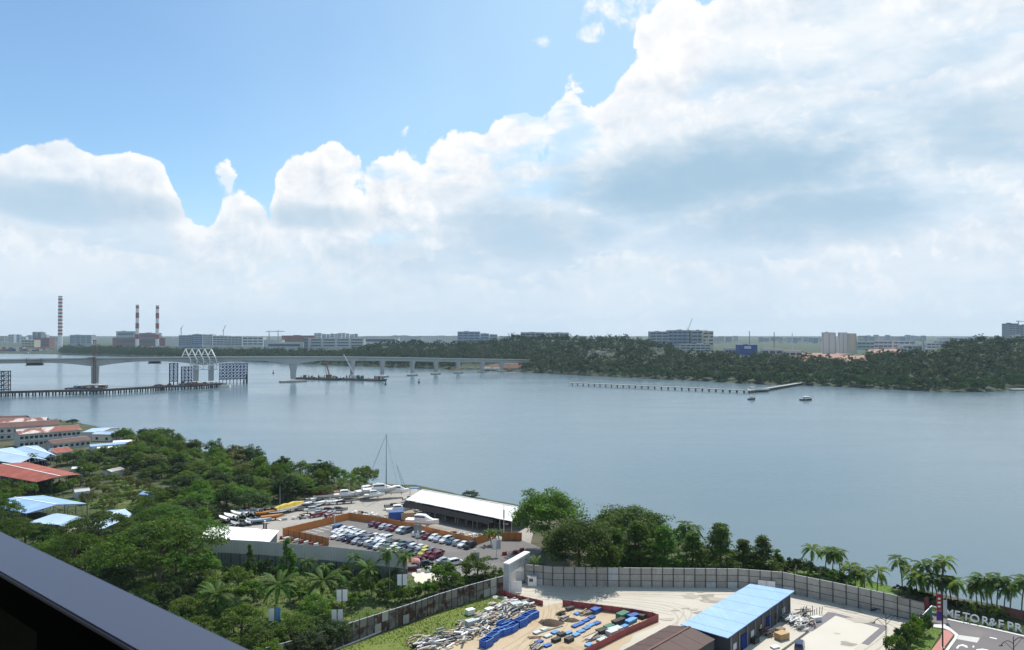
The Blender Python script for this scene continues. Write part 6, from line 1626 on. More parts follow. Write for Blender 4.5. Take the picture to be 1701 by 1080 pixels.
p = PP[1] - dv * 21; lattice('dark blue falsework tower next to the twin pier on the open span side', p, ang, 13, 9, 19, 1.5, 3, 4, 'blue_steel', leg=.8, brace=.4)
p = PP[1] - dv * 37; lattice('slim dark falsework tower standing alone under the span end', p, ang, 10, 8, 24, 1.5, 2, 5, 'blue_steel', leg=.9, brace=.4)
q = G(3, 655, WZ); lattice('dark falsework tower at the frame edge under the bridge deck', Vector((q.x - 6, q.y + 10, 0)), ang, 13, 9, 21, 1.5, 2, 4, 'steel_dark', leg=.8, brace=.4)
for (k, off_, L, lab) in [(0, -66, 18, 'dark travelling formwork hung under the deck end at the frame edge'), (1, -60, 16, 'dark travelling formwork hung under the span end by the slim tower')]:
    p = PP[k] + ((PP[1] - PP[0]).normalized() if k == 0 else dv) * off_
    t = thing('form_traveller', lab, 'formwork', Vector((p.x, p.y, 0)), ang)
    obj('platform', ubox('platform', 'steel_dark'), t, M=xf((0, 0, 25.6), (L, 13, .8)))
    for x in (-L / 2.3, L / 2.3):
        for y in (-6, 6): obj('hanger', ubox('hanger', 'steel_dark'), t, M=xf((x, y, 25.6), (.5, .5, 9.5)))
    for y in (-6.4, 6.4): obj('side_form', ubox('side_form', 'dark'), t, M=xf((0, y, 26), (L * .8, .4, 3.0)))
# hoist mast at the first pier
p = PP[0] + Vector((3, -7, 0)); t = thing('hoist_mast', 'rust orange lattice hoist mast rising past the bridge deck at the first pier', 'hoist', Vector((p.x, p.y, 0)), ang)
mb = MB()
for x, y in ((-1.3, -1.3), (1.3, -1.3), (1.3, 1.3), (-1.3, 1.3)): mb.bar((x, y, 1), (x, y, 56), .45)
for k in range(22):
    z = 1 + 2.5 * k
    for a, b in (((-1.3, -1.3), (1.3, -1.3)), ((1.3, -1.3), (1.3, 1.3)), ((1.3, 1.3), (-1.3, 1.3)), ((-1.3, 1.3), (-1.3, -1.3))): mb.bar((a[0], a[1], z), (b[0], b[1], z + 2.5), .3)
obj('mast', mb.mesh('mast', M['rust_steel']), t)
obj('cage', ubox('cage', 'rust_steel'), t, M=xf((0, -2.4, 30), (2.6, 2.0, 4.0)))
obj('platform', ubox('platform', 'steel_dark'), t, M=xf((-4, -1, 34.5), (9, 5, .5)))
obj('mast_head', ubox('mast_head', 'rust_steel'), t, M=xf((0, 0, 56), (3.4, 3.4, 1.2)))
# temporary jetty
jp = [wl(-60, 662), wl(0, 658.5), wl(90, 656), wl(180, 654), wl(278, 648), wl(330, 646), wl(372, 643)]
t = thing('work_jetty', 'dark temporary steel jetty running along the bridge to the twin pier', 'jetty', jp[0]); o = jp[0]
for a, b in zip(jp, jp[1:]):
    d = (b - a); L = d.length; rz = math.atan2(d.y, d.x); c = (a + b) / 2 - o
    obj('deck', ubox('deck', 'steel_dark'), t, M=xf(c + Vector((0, 0, 3.2)), (L + .5, 9, 1.7), rz))
    obj('railing', ubox('railing', 'rust_steel'), t, M=xf(c + Vector((0, -4.3, 4.9)), (L, .15, .9), rz))
    for k in range(max(2, int(L / 6))):
        for y in (-3.6, 3.6):
            q = a.lerp(b, (k + .5) / max(2, int(L / 6))) - o; obj('pile', ubox('pile', 'dark'), t, M=xf((q.x, q.y + y, -1), (1.1, 1.1, 4.3)))
for px, py, n, w, lab in [(140, 651, 26, 26, 'cluttered dark work platform at the first pier'), (330, 643, 26, 30, 'cluttered dark work platform at the twin pier'), (268, 647, 12, 12, 'small cabin platform on the jetty before the twin pier')]:
    p = wl(px, py); t = thing('work_platform', lab, 'work platform', Vector((p.x, p.y + 4, 0)), .1)
    obj('deck', ubox('deck', 'steel_dark'), t, M=xf((0, 0, .8), (w * 1.6, 14, 1.4)))
    for i in range(n): obj('load', ubox('load', rnd.choice(['rust_steel', 'dark', 'steel', 'white', 'maroon', 'blue_steel'])), t, M=xf((rnd.uniform(-w * .75, w * .75), rnd.uniform(-6, 6), 2.2), (rnd.uniform(1, 5), rnd.uniform(.8, 2), rnd.uniform(.5, 2.4)), rnd.uniform(0, 3)))
    for x in np.linspace(-w * .75, w * .75, 8): obj('pile', ubox('pile', 'dark'), t, M=xf((x, -6, WZ - 1), (1, 1, 4.4)))
p = wl(371, 643.5); t = thing('pontoon', 'pale yellow pontoon moored by the dense falsework', 'pontoon', p, .1); obj('hull', ubox('hull', 'cream'), t, M=xf((0, 0, -.5), (17, 7, 3.2))); obj('rail', ubox('rail', 'white'), t, M=xf((0, -3.2, 2.7), (17, .2, 1)))
for i, (px, py) in enumerate([(405, 637), (409.5, 637)]):
    p = wl(px, py); t = thing('dolphin_pile', ['pair of dark piles at the edge of the dense falsework', 'lone dark pile just past the dense falsework'][i], 'pile', p)
    mb = MB(); mb.tube((0, 0, -1), (0, 0, 13 if i else 5), 1.1, n=9); obj('pile', mb.mesh('pile', M['dark']), t); mb = MB(); mb.tube((0, 0, 13 if i else 5), (0, 0, 13.5 if i else 5.5), 1.3, n=9); obj('cap', mb.mesh('cap', M['white']), t)
# crane barges
def barge(px0, px1, py, label, boom):
    a, b = wl(px0, py), wl(px1, py + 2); d = b - a; L = d.length; t = thing('crane_barge', label, 'barge', (a + b) / 2, math.atan2(d.y, d.x))
    mb = MB(); mb.loft([[(x, -w, zb), (x, w, zb), (x, w, 2.6), (x, -w, 2.6)] for x, w, zb in ((-L / 2, 8, 1.4), (-L / 2 + 4, 9, -.6), (L / 2 - 4, 9, -.6), (L / 2, 8, 1.4))])
    obj('hull', mb.mesh('hull', M['steel_dark']), t)
    mb = MB(); mb.box((0, -9.1, 1.2), (L * .9, .3, 1.0)); obj('rubbing_band', mb.mesh('rubbing_band', M['rust_steel']), t)
    cx = boom[0] * L
    cr = obj('crane_house', ubox('crane_house', 'white' if boom[3] else 'rust_steel'), t, M=xf((cx, 0, 2.6), (7, 5, 5.0)))
    mb = MB(); e0, e1 = Vector((cx + 1, 0, 6)), Vector((cx + boom[1], 0, boom[2])); n = 9
    for y in (-1.1, 1.1):
        mb.bar(e0 + Vector((0, y, -.8)), e1 + Vector((0, y * .4, -.3)), .45); mb.bar(e0 + Vector((0, y, .9)), e1 + Vector((0, y * .4, .3)), .45)
    for k in range(n):
        q0, q1 = e0.lerp(e1, k / n), e0.lerp(e1, (k + 1) / n); mb.bar(q0 + Vector((0, -.9, -.7)), q1 + Vector((0, -.8, .7)), .28); mb.bar(q0 + Vector((0, .9, .7)), q1 + Vector((0, .8, -.7)), .28)
    obj('boom', mb.mesh('boom', M['galv' if boom[3] else 'rust_steel']), t)
    mb = MB(); mb.bar((cx - 3, 0, 7), (cx - 6, 0, 14), .5); mb.bar((cx - 6, 0, 14), e1, .18); mb.bar(e1, (e1.x, 0, 6), .12); obj('stay', mb.mesh('stay', M['steel_dark']), t)
    for i in range(22): obj('deck_load', ubox('deck_load', rnd.choice(['dark', 'rust_steel', 'steel', 'white', 'green_stack', 'maroon'])), t, M=xf((rnd.uniform(-L * .45, L * .45), rnd.uniform(-7, 7), 2.6), (rnd.uniform(1, 5), rnd.uniform(1, 2.5), rnd.uniform(.8, 4.5)), rnd.uniform(0, 3)))
    for i in range(8): obj('spud', ubox('spud', 'steel'), t, M=xf((-L * .48 + L * .96 * i / 7, -8, 2.6), (.35, .35, rnd.uniform(2, 7))))
barge(494, 567, 629.5, 'dark crane barge with a green load and rusty short crane behind the third pier', (.22, -5, 26, 0))
barge(570, 638, 631.0, 'dark crane barge with a long pale boom leaning towards the third pier', (-.22, -19, 37, 1))
for px, py, lab in [(454, 620.6, 'dark buoy between the falsework and the third pier'), (640.5, 639, 'dark buoy in front of the pale boomed barge'), (696, 636, 'dark cone topped buoy in front of the receding piers')]:
    p = wl(px, py); t = thing('buoy', lab, 'buoy', p)
    mb = MB(); mb.tube((0, 0, -.5), (0, 0, 1.4), 1.6, 1.5, 10); obj('float', mb.mesh('float', M['dark']), t)
    mb = MB(); mb.tube((0, 0, 1.4), (0, 0, 4.6), .7, .2, 8); mb.box((0, 0, 5), (1.2, 1.2, .9)); obj('topmark', mb.mesh('topmark', M['dark']), t)
def vessel(px, py, L, label, hm_, rz, cat='boat'):
    p = wl(px, py); t = thing('motor_vessel', label, cat, p, rz)
    B = L * .3
    mb = MB(); mb.loft([[(f * L, -w * B, -.6), (f * L, w * B, -.6), (f * L, w * B * 1.1, h), (f * L, -w * B * 1.1, h)] for f, w, h in ((-.5, .45, 1.3), (-.2, .5, 1.2), (.2, .47, 1.5), (.4, .25, 2.0), (.5, .04, 2.3))]); obj('hull', mb.mesh('hull', M[hm_]), t)
    obj('wheelhouse', ubox('wheelhouse', 'white'), t, M=xf((.02 * L, 0, 1.3), (L * .42, B * .7, 2.3)))
    obj('window', ubox('window', 'car_glass'), t, M=xf((.02 * L, 0, 2.5), (L * .43, B * .72, .6)))
    obj('roof', ubox('roof', 'white'), t, M=xf((0, 0, 3.6), (L * .5, B * .8, .2)))
    mb = MB(); mb.tube((0, 0, 3.7), (0, 0, 6.2), .1, n=5); mb.bar((-.6, 0, 5.2), (.6, 0, 5.2), .1); obj('mast', mb.mesh('mast', M['white']), t)
vessel(1339, 665, 13, 'dark hulled workboat with a white wheelhouse on the open water', 'dark', .25)
vessel(1248.5, 664, 8, 'small boat with white cabin below the bend of the long jetty', 'dark', .2)
vessel(48, 588, 24, 'low boat by the far port shore', 'dark', 0)
# the long jetty
jp = [wl(946, 639.5), wl(1050, 644), wl(1150, 648.5), wl(1242, 653)]
t = thing('long_jetty', 'long thin piled jetty lying in front of the wooded shore', 'jetty', jp[0]); o = jp[0]
hp = [wl(1242, 653), wl(1275, 649), wl(1342, 637.5)]
for pts, w in ((jp, 4.5), (hp, 5.5)):
    for a, b in zip(pts, pts[1:]):
        d = b - a; L = d.length; rz = math.atan2(d.y, d.x); c = (a + b) / 2 - o
        obj('deck', ubox('deck', 'concrete'), t, M=xf(c + Vector((0, 0, 2.4)), (L, w, .8), rz)); 
        mb = MB(); mb.bar(a - o + Vector((0, -w / 2, 4.9)), b - o + Vector((0, -w / 2, 4.9)), .18); n = int(L / 5)
        for k in range(n): q = a.lerp(b, (k + .5) / n) - o; mb.bar(q + Vector((0, -w / 2, 3.6)), q + Vector((0, -w / 2, 5.0)), .16)
        obj('railing', mb.mesh('railing', M['steel']), t)
        for k in range(int(L / 8)):
            q = a.lerp(b, (k + .5) / int(L / 8)) - o
            obj('pile', ubox('pile', 'steel_dark'), t, M=xf((q.x, q.y - w * .3, -1), (1.0, 1.0, 4.1))); obj('pile', ubox('pile', 'steel_dark'), t, M=xf((q.x, q.y + w * .3, -1), (1.0, 1.0, 4.1)))
p = wl(1258, 651); t = thing('landing_stage', 'wide landing stage with rails at the bend of the long jetty', 'landing stage', p, .35)
obj('deck', ubox('deck', 'pale_concrete'), t, M=xf((0, 0, 2.2), (26, 9, 1))); obj('rail', ubox('rail', 'white'), t, M=xf((0, -4.4, 3.2), (26, .2, 1.1))); obj('shelter', ubox('shelter', 'galv'), t, M=xf((-6, 1, 3.2), (7, 3, 2.6)))
for i in range(6): obj('pile', ubox('pile', 'dark'), t, M=xf((-11 + 4.4 * i, -4, WZ - .5), (1, 1, 5)))
for i, px in enumerate((1328, 1335, 1342)):
    p = wl(px, 638 + i * -.4); t = thing('moored_launch', 'small white launch moored at the shore end of the long jetty', 'boat', p, .2, 'white launches at the shore end of the jetty')
    obj('hull', ubox('hull', 'white'), t, M=xf((0, 0, -.3), (6.5, 2.2, 1.5))); obj('cabin', ubox('cabin', 'white'), t, M=xf((-.4, 0, 1.2), (3, 1.8, 1.4)))
p = wl(1692, 648.5); t = thing('shore_landing', 'pale landing at the wooded shore on the frame edge', 'landing stage', p, .1)
obj('deck', ubox('deck', 'pale_concrete'), t, M=xf((0, 0, .8), (22, 6, 1))); obj('wall', ubox('wall', 'concrete'), t, M=xf((0, 2, -.5), (22, 1, 1.4)))
p = wl(848, 616.5); t = thing('excavation_bank', 'orange earth bank and white sheds where the bridge lands', 'earth bank', Vector((p.x - 26, p.y + 22, 0)))
mb = MB(); mb.loft([[(x, -8, -2), (x, 14, -2), (x, 14, h), (x, 2, h), (x, -8, .6)] for x, h in ((-28, 3), (-5, 9), (20, 11), (42, 10), (60, 3))]); obj('bank', mb.mesh('bank', M['red_soil']), t)
for i in range(9): obj('site_shed', ubox('site_shed', rnd.choice(['white', 'orange', 'steel', 'white'])), t, M=xf((-80 + i * 16, -11 + rnd.uniform(-2, 2), 0), (rnd.uniform(6, 13), 5, rnd.uniform(2, 4))))

# ------------------------------------------------------------------ buildings beyond the water
mk('tower_beige', (0.55, 0.50, 0.40), 0.8, 0.08, 0.02); mk('tower_white', (0.62, 0.62, 0.60), 0.8, 0.06, 0.02); mk('block_grey', (0.36, 0.39, 0.43), 0.8, 0.12, 0.02); mk('block_blue', (0.27, 0.34, 0.45), 0.8, 0.12, 0.02)
mk('block_dark', (0.18, 0.20, 0.24), 0.8, 0.15, 0.02); mk('plant_red', (0.25, 0.11, 0.10), 0.8, 0.15, 0.02); mk('block_pale', (0.50, 0.51, 0.52), 0.8, 0.12, 0.01); mk('block_green', (0.30, 0.42, 0.40), 0.8, 0.1, 0.02)
mk('stack_red', (0.33, 0.045, 0.04), 0.7, 0.1, 0.05); mk('far_glass', (0.06, 0.08, 0.11), 0.3, 0.2, 0.05); mk('sign_blue', (0.02, 0.07, 0.30), 0.6, 0.1, 0.05)
def building(px0, px1, yt, D, label, key, floors=3, depth=None, name='building', cat='building', roofk='concrete', bays=1, base=None, cols=0, rz=0.0):
    pm = (px0 + px1) / 2
    x0, x1 = (px0 - CX) / FOC * D, (px1 - CX) / FOC * D; w = x1 - x0
    zt = EYE + (HZ - yt) / FOC * D
    zb = far_z(pm, max(0, D - shore_d(pm))) - 3 if base is None else base
    dp = depth or max(12, min(40, w * .5)); h = max(4, zt - zb)
    t = thing(name, label, cat, ((x0 + x1) / 2, D + dp / 2, zb), rz)
    wl_ = obj('wall', ubox('wall', key), t, M=xf((0, 0, 0), (w, dp, h)))
    obj('roof', ubox('roof', roofk), t, M=xf((0, 0, h), (w * 1.01, dp * 1.01, max(.6, h * .03))))
    if w > 20: obj('plant_room', ubox('plant_room', key), t, M=xf((w * rnd.uniform(-.25, .25), 0, h), (w * .2, dp * .4, max(2, h * .07))))
    vis = h * .75 if h > 25 else h
    for f in range(floors):
        z = h - vis + vis * (f + .3) / floors
        for b in range(bays):
            xx = -w / 2 + w * (b + .5) / bays
            obj('window', ubox('window', 'far_glass'), t, M=xf((xx, -dp / 2 - .15, z), (w / bays * .82, .5, vis / floors * .42)))
    for c in range(cols): obj('column', ubox('column', roofk), t, M=xf((-w / 2 + w * c / max(1, cols - 1), -dp / 2 - .4, 0), (w / cols * .16, .9, h)))
    return t
B_ = building
B_(367, 0, 0, 1, '', 'white') if False else None
B_(1367, 1387.5, 553.5, 1750, 'pale high rise tower with a dark roof, the one standing alone', 'tower_white', 0, 8, 'apartment_tower', 'tower', 'block_grey', 1, cols=3)
B_(1394, 1407.5, 553.5, 1780, 'pale high rise tower next to the lone tower', 'tower_white', 0, 8, 'apartment_tower', 'tower', 'block_grey', 1, cols=3)
B_(1409.5, 1422, 555, 1800, 'beige high rise tower at the open ground side of the pair', 'tower_beige', 0, 8, 'apartment_tower', 'tower', 'block_grey', 1, cols=2)
B_(1677, 1692, 538.5, 1900, 'grey unfinished tower block under a crane at the frame edge', 'block_grey', 9, 30, 'tower_block', 'tower', 'dark', 3)
B_(1693, 1716, 541, 1920, 'second grey unfinished tower block cut by the frame edge', 'block_grey', 9, 30, 'tower_block', 'tower', 'dark', 3)
B_(1686, 1712, 557, 1860, 'low white block at the foot of the unfinished towers', 'tower_white', 2, 20)
B_(1080, 1110, 551.5, 2050, 'grey slab block at the wooded end of the hilltop row', 'block_grey', 4, 30, bays=3)
B_(1110.5, 1148, 549.5, 2080, 'long blue grey slab block in the hilltop row', 'block_blue', 4, 30, bays=5)
B_(1149, 1168, 549.8, 2060, 'darker slab block in the middle of the hilltop row', 'block_grey', 4, 30, bays=2)
B_(1168.5, 1185, 551, 2040, 'tan grey slab block closing the hilltop row', 'tower_beige', 4, 30, bays=2)
B_(865, 905, 552.5, 2300, 'long low grey block showing over the wooded hill', 'block_grey', 2, 24, bays=5); B_(906, 945, 553.0, 2320, 'long low grey block with roof boxes over the wooded hill', 'block_pale', 2, 24, bays=5)
B_(1131, 1180, 572, 1640, 'long pale terrace block in the building site clearing', 'block_pale', 3, 16, bays=6); B_(1162, 1180, 588.5, 1380, 'white roofed hut among the trees below the clearing', 'white', 1, 10, base=8); B_(1190, 1201, 589, 1390, 'small white hut among the trees below the clearing', 'white', 1, 10, base=8)
B_(1105, 1128, 577, 1600, 'grey unfinished block at the wooded side of the clearing', 'concrete', 2, 14, bays=3); B_(1060, 1092, 578, 1600, 'long low pale roof among the trees', 'block_pale', 1, 14)
for a, b, y, D, k, lab in [(978, 1016, 587.5, 1460, 'white', 'long low white roof among the trees above the long jetty'), (1204, 1222, 579, 1620, 'block_pale', 'pale shed between the clearing and the blue building'), (1266, 1300, 579.5, 1680, 'tower_white', 'white shed row past the blue building'),
                           (1302, 1332, 583, 1560, 'block_pale', 'pale shed row at the edge of the red soil'), (1085, 1103, 584, 1500, 'block_pale', 'small pale roof at the wooded end of the clearing'), (1535, 1556, 580, 1560, 'tower_white', 'white roof among the trees past the arched frame')]:
    B_(a, b, y, D, lab, k, 1, 12, 'low_shed', 'shed', 'concrete', 3)
bs = B_(1228, 1258, 573.5, 1560, 'solid blue box building with a white lettered board', 'sign_blue', 0, 25, 'blue_building', 'building', 'sign_blue')
wpx = 30 / FOC * 1560
sb = obj('sign_board', ubox('sign_board', 'white'), bs, M=xf((-1.5, -12.8, 17), (14, .5, 4.6)))
mb = MB()
for i in range(7): mb.box((-6.8 + i * 1.75, -13.15, 19.2), (1.2, .12, 1.7))
obj('lettering', mb.mesh('lettering', M['block_blue']), bs)
for i, (a, b, y, D, k, lab) in enumerate([(1425, 1452, 568, 2300, 'block_green', 'pale green low factory beside the high rise pair'), (1452, 1482, 566.5, 2350, 'block_pale', 'pale long factory roof past the high rise pair'), (1484, 1520, 567, 2400, 'tower_white', 'white factory before the arched frame'),
                                          (1540, 1568, 570, 2200, 'tower_white', 'white factory hall past the arched frame'), (1560, 1582, 567, 2450, 'block_grey', 'grey factory block before the dark wooded ridge'), (1500, 1530, 574, 2000, 'block_pale', 'pale low hall in front of the arched frame')]):
    B_(a, b, y, D, lab, k, 2, 30, 'factory', 'factory', bays=4)
t = thing('arch_frame', 'dark arched steel frame over the white factory roofs', 'arch', ((1525 - CX) / FOC * 2050, 2050, far_z(1525, 1000)))
mb = MB(); pts = [(16 * math.cos(a), 0, 12 + 16 * math.sin(a)) for a in np.linspace(.15, 2.99, 12)]
for q, r_ in zip(pts, pts[1:]): mb.bar(q, r_, 1.3)
mb.bar((16, 0, 0), pts[0], 1.3); mb.bar((-16, 0, 0), pts[-1], 1.3); obj('arch_rib', mb.mesh('arch_rib', M['block_dark']), t); mb2 = MB(); [mb2.bar((x, 0, 0), (x, 0, 14), .8) for x in (-9, 0, 9)]; obj('strut', mb2.mesh('strut', M['block_dark']), t)
keys = ['block_pale', 'tower_white', 'block_grey', 'tower_beige', 'block_blue']
def skyline(px0, px1, ytl, D0, D1, wmin, wmax, where, grp, fl=4):
    px = px0; i = 0
    while px < px1:
        w = rnd.uniform(wmin, wmax); D = rnd.uniform(D0, D1)
        B_(px, px + w * .9, rnd.uniform(*ytl), D, 'distant hazy block in the skyline ' + where, rnd.choice(keys), fl, 25, 'distant_block', 'building', 'concrete', 2)['group'] = grp
        px += w * rnd.uniform(.95, 1.3); i += 1
skyline(1428, 1535, (556.5, 560), 4200, 5200, 4, 8, 'between the high rise pair and the dark ridge', 'distant blocks past the high rise pair')
skyline(1262, 1364, (559, 562), 4000, 5000, 5, 10, 'between the blue building and the high rise pair', 'distant blocks before the high rise pair')
skyline(522, 590, (553.5, 556), 4600, 5200, 4, 8, 'above the red factory roof', 'distant blocks above the red roof')
skyline(0, 95, (556, 561), 4300, 5000, 6, 11, 'behind the container port', 'distant blocks behind the port')
skyline(640, 760, (557.5, 560), 4200, 5000, 9, 18, 'behind the long white factories', 'distant blocks behind the white factories')
skyline(830, 862, (557, 559), 4200, 5000, 6, 12, 'just before the wooded hill', 'distant blocks before the wooded hill')
skyline(1186, 1228, (558, 561), 4200, 5000, 6, 12, 'just past the hilltop row', 'distant blocks past the hilltop row')
skyline(1560, 1676, (559, 562), 4200, 5000, 8, 14, 'over the dark wooded ridge', 'distant blocks over the ridge')
for a, b, y, D, k, f, lab in [(54, 60, 552, 4000, 'block_dark', 6, 'dark twin topped tower in the port skyline'), (61, 68, 552.5, 4020, 'block_dark', 6, 'second dark tower in the port skyline'), (116, 152, 557, 3700, 'block_grey', 5, 'wide grey block between the tall chimney and the power hall'),
                              (36, 57, 565, 3000, 'tower_beige', 3, 'yellowish block at the container port'), (56, 82, 562, 3300, 'plant_red', 3, 'brownish block at the container port'), (193, 224, 551, 3900, 'block_green', 2, 'pale green block behind the power hall'), (224, 262, 554, 3550, 'plant_red', 2, 'upper red brown power hall between the twin chimneys'),
                              (187, 274, 561.5, 3350, 'plant_red', 1, 'long dark red power station hall at the twin chimneys'), (275, 297, 561, 3300, 'tower_white', 0, 'cream box building beside the power hall'), (297, 319, 557.5, 3150, 'block_blue', 5, 'blue grey factory block with ribbon windows'),
                              (319.5, 336, 556, 3150, 'block_blue', 5, 'darker blue grey factory block with ribbon windows'), (337, 353, 556.5, 3100, 'tower_white', 5, 'white office block next to the blue grey factory'), (353.5, 378, 558.5, 3050, 'block_pale', 4, 'pale block with dark window rows behind the white frames'),
                              (379, 402, 559.5, 3050, 'block_pale', 4, 'second pale block with dark window rows'), (403, 437, 560, 3000, 'tower_white', 3, 'white car park block with dark decks'), (438, 468, 565, 2900, 'block_pale', 0, 'grey white shed roof beside the car park block'),
                              (468, 521, 558, 3100, 'plant_red', 0, 'factory with a red top behind the big white factory'), (505, 512, 562, 2600, 'block_dark', 3, 'dark stair tower at the end of the white factory'), (512.5, 604, 562.5, 2650, 'block_pale', 3, 'big white factory with long dark window bands'),
                              (440, 504, 569, 2650, 'block_pale', 1, 'low pale factory wing before the red top'), (590, 662, 560.5, 3200, 'tower_white', 1, 'long white roofed factory behind the umbrella topped trees'), (606, 700, 558.8, 3500, 'block_pale', 0, 'very long pale factory roof on the horizon'),
                              (700, 760, 558.5, 3600, 'tower_white', 0, 'bright pale factory roof on the horizon'), (760, 797, 551.5, 3000, 'block_blue', 4, 'blue grey tall block standing over the horizon roofs'), (798, 812, 554.5, 3050, 'block_blue', 3, 'lower blue grey block joined to the tall one'), (813, 826, 556, 3100, 'block_grey', 3, 'small grey block beside the blue grey ones')]:
    B_(a, b, y, D, lab, k, f, 40, 'factory' if f < 4 else 'office_block', 'building', 'concrete' if k != 'plant_red' else 'plant_red', 4 if f > 2 else 1)
mk('container_red', (0.40, 0.10, 0.06), .7, .2); mk('container_orange', (0.50, 0.24, 0.08), .7, .2)
for i in range(16):
    p = far_at(2 + i * 5.6, 583.5); D = p.y
    t = thing('container_stack', 'stack of port containers on the far quay before the tall chimney', 'containers', p, rnd.uniform(-.1, .1), 'container stacks on the far quay')
    for k in range(3): obj('container', ubox('container', rnd.choice(['container_red', 'container_orange', 'white', 'blue_paint', 'cream', 'tower_beige'])), t, M=xf((rnd.uniform(-1.5, 1.5), 0, k * 5), (13, 6, 4.8)))
for px, D, yt, yb, w, n, lab in [(100, 2780, 493, 585, 6.4, 12, 'tall chimney with narrow red and white bands'), (228, 3180, 507.5, 580, 5.2, 6, 'chimney with broad red and white bands, on the side of the tall chimney'), (261.3, 3180, 508.5, 580, 5.2, 6, 'chimney with broad red and white bands, farther from the tall chimney')]:
    x = (px - CX) / FOC * D; zt = EYE + (HZ - yt) / FOC * D; r = w / FOC * D / 2; zb = far_z(px, D - shore_d(px)) - 2
    t = thing('chimney', lab, 'chimney', (x, D, zb)); h = zt - zb
    mb = MB(); mb.tube((0, 0, 0), (0, 0, h), r * 1.12, r * .95, 14); obj('shaft', mb.mesh('shaft', M['white']), t)
    if n == 12: bands = [(.30 + .7 * (k / 11.0) - .0, .30 + .7 * ((k + .45) / 11.0)) for k in range(11)]
    else: bands = [(.20 + .0, .31), (.45, .58), (.70, .83), (.93, .985)]
    for f0, f1 in bands:
        rr = r * (1.12 - .17 * f0) + .25; mb = MB(); mb.tube((0, 0, h * f0), (0, 0, h * f1), rr, rr - .05, 14); obj('band', mb.mesh('band', M['stack_red']), t)
    mb = MB(); mb.tube((0, 0, h), (0, 0, h + 2.5), r * 1.02, r * 1.02, 14); obj('rim', mb.mesh('rim', M['block_dark']), t)
def crane_(px, D, yt, label, jib, ytj=None, key='tower_beige'):
    x = (px - CX) / FOC * D; zt = EYE + (HZ - yt) / FOC * D; zb = far_z(px, max(5, D - shore_d(px))) - 1; h = zt - zb
    t = thing('tower_crane', label, 'crane', (x, D, zb)); w = max(1.0, D * .0006)
    mb = MB()
    for a, b in ((-1, -1), (1, -1), (1, 1), (-1, 1)): mb.bar((a * w * .6, b * w * .6, 0), (a * w * .6, b * w * .6, h), w * .3)
    n = max(6, int(h / 6))
    for k in range(n):
        mb.bar((-w * .6, -w * .6, h * k / n), (w * .6, -w * .6, h * (k + 1) / n), w * .25)
    obj('mast', mb.mesh('mast', M[key]), t)
    mb = MB()
    if jib[0] == 'T':
        L = jib[1]; mb.bar((-L * .35, 0, h), (L, 0, h), w); mb.bar((0, 0, h), (0, 0, h + L * .16), w * .6); mb.bar((0, 0, h + L * .16), (L * .8, 0, h), w * .25); mb.bar((0, 0, h + L * .16), (-L * .33, 0, h), w * .25)
        obj('jib', mb.mesh('jib', M[key]), t); obj('counterweight', ubox('counterweight', 'block_dark'), t, M=xf((-L * .33, 0, h - w), (L * .08, w * 1.6, w * 2)))
    elif jib[0] == 'L':
        dx, dz = jib[1] / FOC * D, jib[2] / FOC * D
        mb.bar((0, 0, h), (dx, 0, h + dz), w * .9); mb.bar((0, 0, h), (-dx * .35, 0, h + dz * .12), w); mb.bar((-dx * .35, 0, h + dz * .12), (dx, 0, h + dz), w * .2)
        obj('jib', mb.mesh('jib', M[key]), t); obj('cab', ubox('cab', key), t, M=xf((0, 0, h - w), (w * 2.4, w * 2, w * 2.4)))
crane_(1143, 1900, 548, 'pale luffing crane before the hilltop row, jib raised high', ('L', 7, 19)); crane_(1166, 1750, 556, 'white crane before the tan slab block with a short jib', ('L', 5, 9), key='tower_white'); crane_(1174, 1700, 566, 'low white crane in the building site clearing', ('L', 6, 8), key='tower_white')
crane_(1692, 1880, 534, 'dark crane on top of the unfinished towers', ('T', 14), key='block_dark')
crane_(1245, 1900, 550, 'thin dark mast behind the blue building', ('N',), key='block_dark'); crane_(1286, 2000, 552, 'thin dark mast between blue building and tall lattice mast', ('N',), key='block_dark'); crane_(1316, 1800, 553, 'tall pale lattice mast before the high rise towers', ('N',), key='tower_white')
crane_(447, 3800, 551, 'hazy tower crane above the car park block', ('T', 40), key='plant_red'); crane_(462, 3850, 550.5, 'second hazy tower crane above the car park block', ('T', 36), key='plant_red'); crane_(301, 3900, 546, 'faint luffing crane past the twin chimneys', ('L', 3, 6)); crane_(371, 3900, 549, 'faint luffing crane over the pale blocks', ('L', 4, 9)); crane_(266, 3500, 556, 'faint crane by the second broad banded chimney', ('L', 8, -5))
crane_(869, 1420, 590, 'rust coloured piling rig at the bridge landing', ('L', -3, 17), key='rust_steel'); crane_(801, 1420, 592, 'yellow crawler crane behind the receding piers', ('L', 1.5, 20), key='rust_steel'); crane_(535, 1900, 590, 'yellow crane behind the bridge deck', ('L', 3, 8), key='yellow'); crane_(536, 1900, 585, 'slim yellow mast behind the bridge deck', ('N',), key='yellow')

# open red soil on the slope
me = bpy.data.meshes.new('cleared_soil'); vs_, fs_ = [], []
for (x0, x1, ya, yb) in [(1302, 1440, 601, 587), (1442, 1500, 590, 578)]:
    o_ = len(vs_); nx, ny = 14, 6
    for i in range(nx + 1):
        for j in range(ny + 1):
            px = x0 + (x1 - x0) * i / nx; py = ya + (yb - ya) * j / ny
            p = far_at(px, py); vs_.append((p.x, p.y, p.z + .8))
    for i in range(nx):
        for j in range(ny): a = o_ + i * (ny + 1) + j; fs_.append((a, a + ny + 1, a + ny + 2, a + 1))
mb = MB(); mb.add(vs_, fs_); struct('cleared_soil', mb.mesh('cleared_soil', M['red_soil']))

